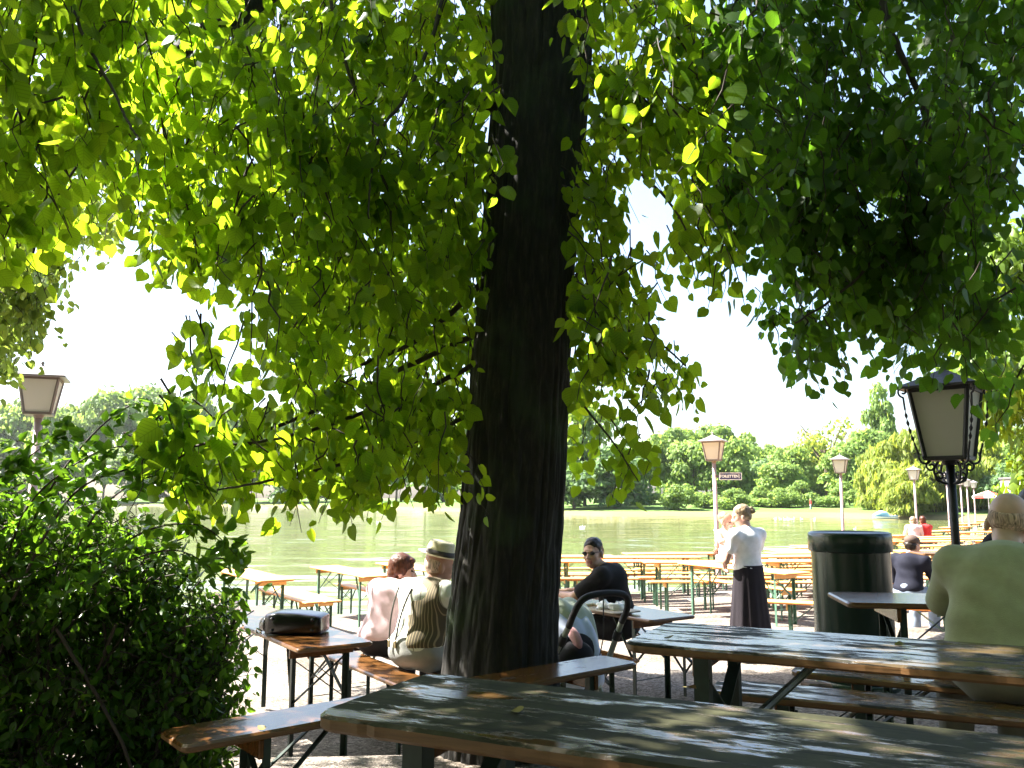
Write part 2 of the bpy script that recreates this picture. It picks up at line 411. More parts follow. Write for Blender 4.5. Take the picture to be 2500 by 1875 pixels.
def make_ground():
    na, nr = 420, 520
    ang = np.concatenate([np.linspace(-62, 62, na - 60), np.linspace(62, 298, 62)[1:-1]]) * np.pi / 180
    rad = np.concatenate([[0.0], np.geomspace(.25, 2500, nr - 1)])
    A, R = np.meshgrid(ang, rad, indexing='ij')
    X = R * np.sin(A); Y = R * np.cos(A)
    P = np.stack([X.ravel(), Y.ravel()], 1)
    sd = poly_sd(P, SHORE).reshape(X.shape)
    near = terrace(X, Y)
    far = -.45 + .05 * np.clip(sd, 0, 20) * (sd > 0)
    w = np.clip((np.hypot(X, Y) - 60) / 20, 0, 1)
    land = near * (1 - w) + far * w
    land += (vnoise(X * 1.3 + 50, Y * 1.3 + 50, seed=2) - .5) * .03 * np.clip((sd) / 3, 0, 1) * (R < 60)
    t = np.clip(-sd / 1.6, 0, 1)
    t2 = np.clip((sd + .15) / .15, 0, 1)
    Z = np.where(sd < 0, LAKE_Z - .02 - 1.3 * t + .0, land)
    edge = np.clip((sd) / .5, 0, 1)
    Z = np.where(sd >= 0, (LAKE_Z + .02) * (1 - edge) + land * edge, Z)
    V = np.stack([X, Y, Z], -1).reshape(-1, 3)
    ii, jj = np.meshgrid(np.arange(na), np.arange(nr - 1), indexing='ij')
    i2 = (ii + 1) % na
    q = np.stack([ii * nr + jj, ii * nr + jj + 1, i2 * nr + jj + 1, i2 * nr + jj], -1).reshape(-1, 4)
    m, N, L, b = new_mat("gravel")
    tc = N.new("ShaderNodeTexCoord")
    v = N.new("ShaderNodeTexVoronoi"); v.inputs["Scale"].default_value = 55; L.new(tc.outputs["Object"], v.inputs["Vector"])
    n = N.new("ShaderNodeTexNoise"); n.inputs["Scale"].default_value = 1.3; n.inputs["Detail"].default_value = 8; L.new(tc.outputs["Object"], n.inputs["Vector"])
    n2 = N.new("ShaderNodeTexNoise"); n2.inputs["Scale"].default_value = 120; n2.inputs["Detail"].default_value = 3; L.new(tc.outputs["Object"], n2.inputs["Vector"])
    sp = N.new("ShaderNodeSeparateColor"); L.new(v.outputs["Color"], sp.inputs[0])
    r = ramp(N, [(0, (.10, .088, .072)), (.5, (.23, .20, .17)), (1, (.38, .34, .3))]); L.new(sp.outputs[0], r.inputs[0])
    r2 = ramp(N, [(.3, (.55, .5, .46)), (.7, (1.0, 1, 1))]); L.new(n.outputs["Fac"], r2.inputs[0])
    mx = N.new("ShaderNodeMix"); mx.data_type = 'RGBA'; mx.blend_type = 'MULTIPLY'; mx.inputs[0].default_value = 1
    L.new(r.outputs[0], mx.inputs[6]); L.new(r2.outputs[0], mx.inputs[7])
    # far land (beyond the lake) is grass with a sandy bank
    sx = N.new("ShaderNodeSeparateXYZ"); L.new(tc.outputs["Object"], sx.inputs[0])
    ln = N.new("ShaderNodeVectorMath"); ln.operation = 'LENGTH'; L.new(tc.outputs["Object"], ln.inputs[0])
    far_m = N.new("ShaderNodeMapRange"); far_m.inputs[1].default_value = 68; far_m.inputs[2].default_value = 75; L.new(ln.outputs["Value"], far_m.inputs[0])
    zb = N.new("ShaderNodeMapRange"); zb.inputs[1].default_value = -.42; zb.inputs[2].default_value = -.28; L.new(sx.outputs[2], zb.inputs[0])
    gr = N.new("ShaderNodeMix"); gr.data_type = 'RGBA'; gr.inputs[6].default_value = (.17, .15, .065, 1); gr.inputs[7].default_value = (.10, .17, .04, 1)
    L.new(zb.outputs[0], gr.inputs[0])
    mf = N.new("ShaderNodeMix"); mf.data_type = 'RGBA'; L.new(far_m.outputs[0], mf.inputs[0]); L.new(mx.outputs[2], mf.inputs[6]); L.new(gr.outputs[2], mf.inputs[7])
    L.new(mf.outputs[2], b.inputs["Base Color"]); b.inputs["Roughness"].default_value = .95; b.inputs["Specular IOR Level"].default_value = .2
    ad = N.new("ShaderNodeMath"); ad.operation = 'ADD'; L.new(v.outputs["Distance"], ad.inputs[0]); L.new(n2.outputs["Fac"], ad.inputs[1])
    bp = N.new("ShaderNodeBump"); bp.inputs["Strength"].default_value = .8; bp.inputs["Distance"].default_value = .012
    L.new(ad.outputs[0], bp.inputs["Height"]); L.new(bp.outputs[0], b.inputs["Normal"])
    o = np_mesh("ground", V, [q], [m], smooth=True)
    setp(o, "pale gravel ground of the beer garden running down to the lake", "ground", kind="structure")
make_ground()

def make_lake():
    m, N, L, b = new_mat("lake_water")
    tc = N.new("ShaderNodeTexCoord")
    mp = N.new("ShaderNodeMapping"); mp.inputs["Scale"].default_value = (.30, 1.15, 1); mp.inputs["Rotation"].default_value = (0, 0, .06); L.new(tc.outputs["Object"], mp.inputs[0])
    n = N.new("ShaderNodeTexNoise"); n.inputs["Scale"].default_value = .8; n.inputs["Detail"].default_value = 7; n.inputs["Roughness"].default_value = .66; L.new(mp.outputs[0], n.inputs["Vector"])
    # wind patches: where the surface is ruffled and where it lies calmer
    mp2 = N.new("ShaderNodeMapping"); mp2.inputs["Scale"].default_value = (.35, 1.6, 1); L.new(tc.outputs["Object"], mp2.inputs[0])
    n2 = N.new("ShaderNodeTexNoise"); n2.inputs["Scale"].default_value = .05; n2.inputs["Detail"].default_value = 4; L.new(mp2.outputs[0], n2.inputs["Vector"])
    mr = N.new("ShaderNodeMapRange"); mr.inputs[1].default_value = .35; mr.inputs[2].default_value = .65; mr.inputs[3].default_value = .18; mr.inputs[4].default_value = .55
    L.new(n2.outputs["Fac"], mr.inputs[0])
    s1 = N.new("ShaderNodeVectorMath"); s1.operation = 'SUBTRACT'; s1.inputs[1].default_value = (.5, .5, .5); L.new(n.outputs["Color"], s1.inputs[0])
    s2 = N.new("ShaderNodeVectorMath"); s2.operation = 'MULTIPLY'; s2.inputs[1].default_value = (.4, .8, 0); L.new(s1.outputs[0], s2.inputs[0])
    s3 = N.new("ShaderNodeVectorMath"); s3.operation = 'SCALE'; L.new(s2.outputs[0], s3.inputs[0]); L.new(mr.outputs[0], s3.inputs["Scale"])
    s4 = N.new("ShaderNodeVectorMath"); s4.operation = 'ADD'; s4.inputs[1].default_value = (0, 0, 1); L.new(s3.outputs[0], s4.inputs[0])
    s5 = N.new("ShaderNodeVectorMath"); s5.operation = 'NORMALIZE'; L.new(s4.outputs[0], s5.inputs[0]); L.new(s5.outputs[0], b.inputs["Normal"])
    b.inputs["Base Color"].default_value = (.125, .142, .055, 1); b.inputs["Roughness"].default_value = .09; b.inputs["IOR"].default_value = 1.33
    S = 420
    o = np_mesh("lake_water", [(-S, -40, LAKE_Z), (60, -40, LAKE_Z), (60, 260, LAKE_Z), (-S, 260, LAKE_Z)], [[(0, 1, 2, 3)]], [m])
    setp(o, "greenish rippled lake water between the beer garden and the far trees", "lake", kind="structure")
make_lake()

# ------------------------------------------------------------------ far trees
def crown_mesh(name, seed, shape, ncard, card, mat, hang=0.0, lobes=16, lobe_r=.3, fill=.25):
    """leaf clumps over a set of lobes; unit tree, crown about 1 wide, total height 1"""
    r = np.random.default_rng(seed)
    C = []; Rr = []
    for i in range(lobes):
        for _ in range(50):
            p = r.uniform(-1, 1, 3)
            if (p ** 2).sum() < 1: break
        C.append(shape(p, r)); Rr.append(lobe_r * r.uniform(.6, 1.1))
    C = np.array(C); Rr = np.array(Rr)
    w = Rr ** 2; w /= w.sum()
    k = r.choice(lobes, ncard, p=w)
    d = r.normal(size=(ncard, 3)); d /= np.linalg.norm(d, axis=1)[:, None]
    d[:, 2] = np.where(d[:, 2] < -.35, -d[:, 2], d[:, 2])
    rad = Rr[k] * (1 - fill * r.random(ncard) ** 2 + .12 * r.normal(size=ncard))
    P = C[k] + d * rad[:, None] * np.array([1, 1, .8])
    P[:, 2] = np.maximum(P[:, 2], .04)
    # each clump: a folded pair of small faces facing roughly outwards
    nrm = d + r.normal(size=(ncard, 3)) * .55; nrm /= np.linalg.norm(nrm, axis=1)[:, None]
    up = np.tile([0, 0, 1.0], (ncard, 1)) + r.normal(size=(ncard, 3)) * .5 * (1 - hang)
    t = np.cross(up, nrm); t /= np.linalg.norm(t, axis=1)[:, None] + 1e-6
    u = np.cross(nrm, t)
    s = card * r.uniform(.6, 1.3, ncard)
    a = t * s[:, None]; c_ = u * (s * (1 + 2.2 * hang))[:, None] * 1.1
    k5 = [P - a * .5, P - c_ * .55 + a * .05 + nrm * s[:, None] * .1, P + a * .5, P + c_ * .6 - a * .1, P + nrm * s[:, None] * .22]
    V = np.stack(k5, 1).reshape(-1, 3)
    b = np.arange(ncard)[:, None] * 5
    F = np.concatenate([b + np.array([[0, 1, 4]]), b + np.array([[1, 2, 4]]), b + np.array([[2, 3, 4]]), b + np.array([[3, 0, 4]])])
    tone = np.tile(np.clip(.5 + .28 * r.normal(size=ncard) + .25 * (Rr[k] - Rr.mean()) / lobe_r, 0, 1), 4)
    o = np_mesh(name, V, [F], [mat], attr={"tone": tone})
    me = o.data; bpy.data.objects.remove(o)
    return me

def shape_round(p, r): return (p[0] * .34, p[1] * .34, .52 + p[2] * .34)
def shape_dome(p, r): return (p[0] * .38 * (1 - .25 * max(0, p[2])), p[1] * .38, .42 + p[2] * .40)
def shape_tall(p, r):
    z = .12 + (p[2] * .5 + .5) * .8; w = .34 * (1 - .75 * abs(z - .4) / .6); return (p[0] * w, p[1] * w, z)
def shape_willow(p, r): return (p[0] * .40, p[1] * .4, .40 + p[2] * .42)
def shape_low(p, r): return (p[0] * .4, p[1] * .4, .34 + p[2] * .3)

def trunk_mesh(name, seed, limbs=5):
    r = random.Random(seed); b = MB()
    b.tube([(0, 0, -.02), (.01, 0, .12), (0, .01, .3), (.01, 0, .55)], [.028, .022, .018, .008], 7)
    for i in range(limbs):
        a = 2 * math.pi * i / limbs + r.uniform(-.4, .4); z = r.uniform(.22, .42)
        b.tube([(0, 0, z), (.12 * math.cos(a), .12 * math.sin(a), z + .12), (.25 * math.cos(a), .25 * math.sin(a), z + .28)], [.013, .009, .003], 5)
    o = b.build(name, M['bark_far']); me = o.data; bpy.data.objects.remove(o); return me

CM = {
 'round': [crown_mesh("tree_crown", 10 + i, shape_round, 4200, .05, M['crown_mid'], lobes=24, lobe_r=.21) for i in range(3)],
 'dome': [crown_mesh("tree_crown", 20 + i, shape_dome, 4600, .05, M['crown_mid'], lobes=28, lobe_r=.19) for i in range(2)],
 'dark': [crown_mesh("tree_crown", 30 + i, shape_dome, 4600, .05, M['crown_dark'], lobes=24, lobe_r=.2) for i in range(2)],
 'tall': [crown_mesh("tree_crown", 40, shape_tall, 3600, .045, M['crown_mid'], lobes=26, lobe_r=.13)],
 'willow': [crown_mesh("tree_crown", 50 + i, shape_willow, 9000, .032, M['crown_yellow'], hang=.8, lobes=34, lobe_r=.17, fill=.4) for i in range(2)],
 'airy': [crown_mesh("tree_crown", 60, shape_round, 1300, .032, M['crown_yellow'], lobes=26, lobe_r=.15, fill=.9)],
 'bush': [crown_mesh("tree_crown", 70 + i, shape_low, 2200, .06, M['crown_mid'], lobes=14, lobe_r=.24) for i in range(2)],
 'gold': [crown_mesh("tree_crown", 80, shape_dome, 9000, .03, M['leaf_gold'], lobes=40, lobe_r=.16, fill=.5)],
}
TM = [trunk_mesh("tree_trunk", i) for i in range(3)]
TM_BIG = trunk_mesh("tree_trunk", 9, 9)

def far_tree(kind, x, y, h, w, label, group, cat="tree", name="park_tree", i=0):
    sd = float(poly_sd(np.array([[x, y]], float), SHORE)[0])
    z = -.45 + .05 * min(max(sd, 0), 20) if y > 60 else G(x, y)
    t = empty(name, (x, y, z), (i * 2.399) % 6.28, label, cat, group)
    mm = CM[kind]
    c = link("crown", mm[i % len(mm)], t); c.scale = (w, w, h)
    k = link("trunk", TM_BIG if kind == 'airy' else TM[i % len(TM)], t); k.scale = (w * .8, w * .8, h)
    if kind == 'airy': k.scale = (w * 1.1, w * 1.1, h * 1.25)
    return t

def T(u, v, Y, wpx):
    """a tree whose top is seen at elevation (1216 - v)/2022 and bearing (u - 1250)/2022 from the garden, Y metres off"""
    return ((u - 1250) / 2022 * Y, Y, EYE + (1216 - v) / 2022 * Y + .5, wpx / 2022 * Y)

HILL = [(-60, 955, 262, 210), (55, 965, 266, 190), (135, 985, 258, 160), (215, 955, 270, 180), (325, 935, 280, 240), (450, 950, 272, 210), (560, 975, 262, 190),
        (680, 985, 262, 200), (800, 990, 262, 190), (920, 1000, 258, 190), (1040, 1005, 255, 180), (1150, 1010, 250, 180), (1260, 1000, 245, 180)]
LOW = [(-40, 1060, 252, 150), (40, 1085, 255, 150), (150, 1055, 250, 150), (262, 1090, 248, 140), (380, 1075, 246, 150), (495, 1090, 240, 150), (610, 1100, 232, 150),
       (730, 1100, 225, 160), (850, 1105, 215, 160), (970, 1110, 200, 150), (1085, 1110, 185, 150), (1190, 1105, 172, 150)]
hl = ["broad tree on the wooded far shore", "tall tree behind the far shore's front row"]
for i, a in enumerate(HILL):
    x, y, h, w = T(*a)
    far_tree(['dome', 'round', 'round'][i % 3], x, y, h, w, "big pale green tree in the back row of the wood across the lake", "back row of trees across the lake", i=i)
for i, a in enumerate(LOW):
    x, y, h, w = T(*a)
    far_tree(['round', 'dark', 'dome'][i % 3], x, y, h, w * 1.1, "smaller tree in the front row of the wood across the lake", "front row of trees across the lake", i=i + 1)
RIGHT = [
 ('dome', 1425, 975, 125, 200, "tallest leafy tree on the bay's bank just beyond the big trunk", None),
 ('dark', 1500, 1085, 113, 190, "dark bluish tree hanging over the bay at its left corner", None),
 ('dark', 1400, 1110, 116, 170, "dark drooping tree at the water's edge close to the big trunk", None),
 ('round', 1585, 1058, 128, 130, "", 'mid'), ('dome', 1650, 1045, 140, 150, "", 'mid'), ('round', 1720, 1036, 150, 150, "", 'mid'),
 ('round', 1800, 1048, 148, 130, "", 'mid'), ('round', 1690, 1085, 124, 130, "", 'mid'), ('dome', 1790, 1080, 122, 140, "", 'mid'), ('round', 1870, 1080, 138, 130, "", 'mid'),
 ('dark', 1850, 1120, 126, 120, "", 'mid'), ('round', 1935, 1092, 132, 120, "", 'mid'), ('dome', 1990, 1085, 138, 120, "", 'mid'), ('round', 1905, 1140, 116, 110, "", 'mid'),
 ('airy', 2015, 1010, 132, 190, "thinly leaved tall tree whose bare branches show against the sky", None),
 ('dome', 2065, 1085, 122, 140, "", 'mid'), ('round', 2115, 1060, 124, 150, "", 'mid'),
 ('tall', 2150, 950, 126, 120, "slender pointed poplar rising above the trees of the bay", None),
 ('willow', 2145, 1075, 100, 130, "", 'wil'), ('willow', 2200, 1045, 93, 170, "", 'wil'), ('willow', 2270, 1015, 90, 210, "", 'wil'), ('willow', 2210, 1120, 86, 130, "", 'wil'), ('willow', 2350, 1035, 92, 190, "", 'wil'),
 ('willow', 2420, 1060, 96, 170, "", 'wil'), ('dome', 2470, 1050, 98, 170, "", 'wil2'), ('round', 2540, 1060, 90, 190, "", 'wil2'), ('round', 2390, 1120, 97, 130, "", 'wil2'), ('dark', 2460, 1130, 84, 130, "", 'wil2')]
G3 = {'mid': ("sunlit round tree in the wood behind the bay's sandy bank", "trees behind the bay's bank"),
      'wil': ("bright yellow green willow hanging over the water where the boat lies", "willows by the boat"),
      'wil2': ("leafy tree of the park beyond the last row of lamps", "trees beyond the last lamps")}
for i, (k, u, v, Y, wp, lab, g) in enumerate(RIGHT):
    x, y, h, w = T(u, v, Y, wp)
    la, gr = (lab, None) if g is None else G3[g]
    far_tree(k, x, y, h, w * 1.15, la, gr, i=i, name="willow_tree" if k == 'willow' else "poplar_tree" if k == 'tall' else "park_tree")
for i in range(17):
    u = 1560 + i * 34 + random.uniform(-14, 14); Y = 106 + random.uniform(0, 7) + (12 if u < 1600 else 0)
    x, y, h, w = T(u, 1195 + random.uniform(-42, 18), Y, 70 + random.uniform(-15, 30))
    far_tree('bush', x, y, h, w, "low shrub under the trees along the bay's sandy bank", "shrubs along the bay's bank", "shrub", "bank_shrub", i)
far_tree('gold', 13.6, 20.5, 9.8, 6.0, "tall sunlit golden green maple beyond the dark crown at the picture's right edge", None, name="maple_tree", i=2)
far_tree('gold', 17.4, 26, 4.3, 4.2, "small golden maple with bright leaves behind the old man's head", None, name="maple_tree", i=5)

# ------------------------------------------------------------------ beer tables and benches
def rrect(L, W, r, n=5):
    out = []
    for cx, cy, a0 in ((L / 2 - r, W / 2 - r, 0), (-L / 2 + r, W / 2 - r, 90), (-L / 2 + r, -W / 2 + r, 180), (L / 2 - r, -W / 2 + r, 270)):
        for k in range(n + 1):
            a = math.radians(a0 + 90 * k / n); out.append((cx + r * math.cos(a), cy + r * math.sin(a)))
    return out

def worn(L, W, r, amp, seed):
    """board outline with rounded corners and knocked, uneven edges"""
    P = rrect(L, W, r, 6); out = []; q = random.Random(seed)
    for i, a in enumerate(P):
        b_ = P[(i + 1) % len(P)]; d = math.hypot(b_[0] - a[0], b_[1] - a[1]); k = max(1, int(d / .025))
        for j in range(k): out.append((a[0] + (b_[0] - a[0]) * j / k + q.gauss(0, amp), a[1] + (b_[1] - a[1]) * j / k + q.gauss(0, amp)))
    return out

def make_table(name, L, W, H, thick, wood, steel, apron_wood, bench=False, mark=None):
    t = empty(name)
    MB().prism(worn(L, W, .06, .0012, int(L * 100 + thick * 1e4)) if thick >= .032 else rrect(L, W, .035), H - thick, H, bev=min(.008, thick * .3), side=1).build('seat_board' if bench else 'tabletop', [wood, M['wood_side'] if steel is M['dark_steel'] else M['wood_edge']], t)
    inset = .27 if not bench else .30
    zl = H - thick - .002
    heavy = thick >= .032
    lw = (.034 if not bench else .03) * (1.5 if heavy else 1); bw = .045 if heavy else .022
    for s in (-1, 1):
        x = s * (L / 2 - inset)
        ap = MB().box((x + s * .024, 0, zl - .034), (.02, W * .86, .066), bevel=.004).build('end_board', apron_wood, t)
        if mark and s > 0:
            cu = bpy.data.curves.new('t', 'FONT'); cu.body = mark; cu.size = .045; cu.align_x = 'CENTER'; cu.align_y = 'CENTER'; cu.extrude = .0006
            ob = bpy.data.objects.new('t', cu); COL.objects.link(ob)
            me = bpy.data.meshes.new_from_object(ob.evaluated_get(bpy.context.evaluated_depsgraph_get()))
            bpy.data.objects.remove(ob)
            me.materials.clear(); me.materials.append(M['marking'])
            k = link('stencil_mark', me, ap); k.matrix_local = Matrix.Translation((x + s * .0355, 0, zl - .036)) @ Matrix(((0, 0, 1, 0), (1, 0, 0, 0), (0, 1, 0, 0), (0, 0, 0, 1)))
        yl = W * (.45 if heavy else .38)
        for sy in (-1, 1):
            b = MB()                                   # angle-iron leg
            b.box((x, sy * yl, zl / 2), (lw, .005, zl)); b.box((x - s * (lw / 2 - .0025), sy * (yl - lw / 2), zl / 2), (.005, lw, zl - .001))
            b.build('leg', steel, t)
        zt, zb_ = zl - .07, zl - (.36 if not bench else .24)
        b = MB()
        b.bar((x - s * .006, -yl, zt), (x - s * .006, yl, zb_), .006, bw, up=(1, 0, 0)); b.bar((x - s * .0115, yl, zt), (x - s * .0115, -yl, zb_), .006, bw, up=(1, 0, 0))
        b.build('cross_brace', steel, t)
        b = MB(); b.tube([(x, -yl, zb_ - .12), (x, yl, zb_ - .12)], .004, 6); b.build('spacer_rod', steel, t)
        b = MB()
        xi = x - s * (.36 if not bench else .28)
        for sy in (-1, 1): b.bar((x - s * .01, sy * yl * .94, zb_ + .02), (xi, sy * yl * .5, zl - .006), bw, .006)
        b.bar((xi, -yl * .6, zl - .005), (xi, yl * .6, zl - .005), .022, .006)
        b.build('folding_stay', steel, t)
    return t

PROTO = {}
def proto(key, *a, **k):
    o = make_table(*a, **k); PROTO[key] = [o, tree_of(o), False]
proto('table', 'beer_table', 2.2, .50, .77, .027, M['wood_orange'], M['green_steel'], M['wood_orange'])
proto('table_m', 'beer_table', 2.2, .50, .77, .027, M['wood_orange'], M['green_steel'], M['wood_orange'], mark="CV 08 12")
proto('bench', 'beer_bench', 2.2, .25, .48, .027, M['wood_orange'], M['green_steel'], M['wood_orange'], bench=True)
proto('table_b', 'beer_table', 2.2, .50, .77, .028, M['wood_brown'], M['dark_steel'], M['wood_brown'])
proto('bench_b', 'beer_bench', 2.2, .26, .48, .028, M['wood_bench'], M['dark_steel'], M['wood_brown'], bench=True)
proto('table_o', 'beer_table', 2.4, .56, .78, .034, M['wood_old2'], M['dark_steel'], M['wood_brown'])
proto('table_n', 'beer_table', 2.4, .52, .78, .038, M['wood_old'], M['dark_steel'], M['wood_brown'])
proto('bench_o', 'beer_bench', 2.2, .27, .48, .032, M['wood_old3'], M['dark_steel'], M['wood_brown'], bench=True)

def place(key, corner, heading, label, group=None, end=(0, 0), z=None, dz=0.0):
    """stand a table so that one corner of its board is at `corner`; heading = direction (deg from +X) of its long axis;
    end = which corner: (-1|1 along the axis, -1|1 across)"""
    p = PROTO[key]
    o = p[0] if not p[2] else copy_tree(p[0], p[1]); p[2] = True
    L, W = {'table': (2.2, .5), 'table_m': (2.2, .5), 'bench': (2.2, .25), 'table_b': (2.2, .5), 'bench_b': (2.2, .26), 'table_o': (2.4, .56), 'table_n': (2.4, .52), 'bench_o': (2.2, .27)}[key]
    a = math.radians(heading); ca, sa = math.cos(a), math.sin(a)
    dx, dy = end[0] * L / 2, end[1] * W / 2
    x = corner[0] - (dx * ca - dy * sa); y = corner[1] - (dx * sa + dy * ca)
    o.location = (x, y, (G(x, y) if z is None else z) + dz); o.rotation_euler = (0, 0, a)
    setp(o, label, "bench" if 'bench' in key else "table", group)
    return o

# near, weathered ones on the terrace
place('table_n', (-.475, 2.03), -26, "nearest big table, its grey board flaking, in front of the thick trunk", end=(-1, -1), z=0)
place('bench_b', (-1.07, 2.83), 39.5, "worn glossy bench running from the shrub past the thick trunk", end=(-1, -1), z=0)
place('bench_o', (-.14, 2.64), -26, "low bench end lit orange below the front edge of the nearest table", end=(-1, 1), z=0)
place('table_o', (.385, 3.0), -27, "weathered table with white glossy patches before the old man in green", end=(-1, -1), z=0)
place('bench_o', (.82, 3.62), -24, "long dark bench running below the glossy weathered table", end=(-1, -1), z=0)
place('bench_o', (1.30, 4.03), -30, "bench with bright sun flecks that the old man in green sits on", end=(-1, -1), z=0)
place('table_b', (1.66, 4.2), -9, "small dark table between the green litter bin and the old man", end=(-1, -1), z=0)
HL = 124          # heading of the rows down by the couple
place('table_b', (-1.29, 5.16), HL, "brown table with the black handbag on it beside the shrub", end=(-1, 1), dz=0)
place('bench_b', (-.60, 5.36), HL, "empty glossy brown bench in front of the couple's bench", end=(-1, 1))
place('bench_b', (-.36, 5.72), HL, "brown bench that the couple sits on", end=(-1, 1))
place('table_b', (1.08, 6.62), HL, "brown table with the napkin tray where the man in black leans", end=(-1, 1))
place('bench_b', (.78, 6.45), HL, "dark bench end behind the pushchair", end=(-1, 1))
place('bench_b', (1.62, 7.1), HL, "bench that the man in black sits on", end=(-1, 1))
# sunlit orange ones: left group
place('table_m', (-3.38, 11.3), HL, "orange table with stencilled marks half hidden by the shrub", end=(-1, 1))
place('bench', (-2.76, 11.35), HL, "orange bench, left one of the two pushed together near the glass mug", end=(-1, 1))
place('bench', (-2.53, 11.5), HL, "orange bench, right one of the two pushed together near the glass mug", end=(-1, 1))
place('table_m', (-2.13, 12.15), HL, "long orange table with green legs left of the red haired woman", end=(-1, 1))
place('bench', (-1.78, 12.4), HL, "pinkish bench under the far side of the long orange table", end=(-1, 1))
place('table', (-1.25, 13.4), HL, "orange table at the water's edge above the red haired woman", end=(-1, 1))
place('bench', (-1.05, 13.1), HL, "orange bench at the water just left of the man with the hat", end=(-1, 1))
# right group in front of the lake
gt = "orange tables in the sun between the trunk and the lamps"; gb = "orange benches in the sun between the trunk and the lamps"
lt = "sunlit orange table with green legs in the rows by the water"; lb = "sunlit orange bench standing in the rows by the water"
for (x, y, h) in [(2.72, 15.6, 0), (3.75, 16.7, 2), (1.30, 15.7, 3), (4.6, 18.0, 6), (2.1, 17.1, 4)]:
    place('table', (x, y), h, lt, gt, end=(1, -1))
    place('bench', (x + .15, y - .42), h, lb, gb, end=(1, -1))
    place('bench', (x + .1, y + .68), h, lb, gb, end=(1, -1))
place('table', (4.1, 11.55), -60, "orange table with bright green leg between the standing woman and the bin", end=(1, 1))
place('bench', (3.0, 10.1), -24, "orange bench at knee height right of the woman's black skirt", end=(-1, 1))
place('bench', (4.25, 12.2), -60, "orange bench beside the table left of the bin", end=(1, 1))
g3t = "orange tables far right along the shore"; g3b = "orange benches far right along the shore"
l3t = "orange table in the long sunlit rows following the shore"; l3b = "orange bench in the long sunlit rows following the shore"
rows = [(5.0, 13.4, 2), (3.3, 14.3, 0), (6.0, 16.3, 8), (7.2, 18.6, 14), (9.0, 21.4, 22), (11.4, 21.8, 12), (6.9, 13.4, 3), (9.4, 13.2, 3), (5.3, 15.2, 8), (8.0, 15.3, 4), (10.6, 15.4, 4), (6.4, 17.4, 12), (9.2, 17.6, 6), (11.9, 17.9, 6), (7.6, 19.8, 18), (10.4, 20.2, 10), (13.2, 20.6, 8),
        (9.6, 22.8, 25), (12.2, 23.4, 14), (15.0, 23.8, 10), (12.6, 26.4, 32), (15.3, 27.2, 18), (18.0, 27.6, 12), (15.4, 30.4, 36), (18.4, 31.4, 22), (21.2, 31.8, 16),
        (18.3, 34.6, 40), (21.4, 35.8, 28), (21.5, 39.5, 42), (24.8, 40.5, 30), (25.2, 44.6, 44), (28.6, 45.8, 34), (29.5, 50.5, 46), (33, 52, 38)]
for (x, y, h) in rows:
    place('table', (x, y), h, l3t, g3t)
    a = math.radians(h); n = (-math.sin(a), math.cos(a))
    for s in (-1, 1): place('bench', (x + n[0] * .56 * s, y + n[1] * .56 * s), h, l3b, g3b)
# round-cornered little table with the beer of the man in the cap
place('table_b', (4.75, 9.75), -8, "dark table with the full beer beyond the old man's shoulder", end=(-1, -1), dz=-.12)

# ------------------------------------------------------------------ leaves, twigs, near trees
LEAF_O = np.array([(0, .06, 0), (-.20, -.03, .03), (-.42, .08, .05), (-.52, .34, .06), (-.42, .62, .05), (-.21, .84, .03), (0, 1.04, 0),
                   (.21, .84, .03), (.42, .62, .05), (.52, .34, .06), (.42, .08, .05), (.20, -.03, .03)], np.float32)
LEAF_O[:, 2] *= 1.6
LEAF_Q = [(0, 1, 2, 3), (0, 3, 4, 6), (4, 5, 6, 6), (0, 9, 10, 11), (0, 6, 8, 9), (6, 7, 8, 8)]
LEAF_F4 = np.array([(0, 3, 2, 1), (0, 6, 4, 3), (0, 11, 10, 9), (0, 9, 8, 6)]); LEAF_F3 = np.array([(6, 5, 4), (6, 8, 7)])
OVAL_O = np.array([(0, 0, 0), (-.25, .22, .05), (-.30, .5, .06), (-.16, .82, .03), (0, 1, -.02), (.16, .82, .03), (.30, .5, .06), (.25, .22, .05)], np.float32)
OVAL_F4 = np.array([(0, 3, 2, 1), (0, 7, 6, 5)]); OVAL_F3 = np.array([(0, 4, 3), (0, 5, 4)])

def leaves(name, P, tip, nrm, size, mat, parent, tone, oval=False, bend=.25):
    """P stalk end, tip direction, blade normal, size: arrays"""
    n = len(P); O = OVAL_O if oval else LEAF_O; F4 = OVAL_F4 if oval else LEAF_F4; F3 = OVAL_F3 if oval else LEAF_F3
    tip = tip / np.linalg.norm(tip, axis=1)[:, None]
    x = np.cross(tip, nrm); x /= np.linalg.norm(x, axis=1)[:, None] + 1e-9
    z = np.cross(x, tip)
    k = len(O)
    bz = O[None, :, 2] * (.5 + 1.2 * rng.random((n, 1))) - bend * O[None, :, 1] ** 2 * rng.uniform(-.2, 1.0, (n, 1))
    wx = O[None, :, 0] * rng.uniform(.76, 1.08, (n, 1)) + .10 * rng.normal(size=(n, 1)) * (O[None, :, 1] - .2) ** 2 + .02 * rng.normal(size=(n, k)) * (np.abs(O[None, :, 0]) > .1)
    V = P[:, None, :] + (wx[..., None] * x[:, None, :] + O[None, :, 1, None] * tip[:, None, :] + bz[..., None] * z[:, None, :]) * size[:, None, None]
    V = V.reshape(-1, 3); b = np.arange(n)[:, None, None] * k
    Q = (F4[None] + b).reshape(-1, 4); Tt = (F3[None] + b).reshape(-1, 3)
    uvv = O[:, :2]
    uv = np.concatenate([np.tile(uvv[F4.ravel()], (n, 1)), np.tile(uvv[F3.ravel()], (n, 1))])
    tn = np.concatenate([np.repeat(tone, len(F4)), np.repeat(tone, len(F3))])
    return np_mesh(name, V, [Q, Tt], [mat], smooth=True, parent=parent, uv=uv, attr={"tone": tn})

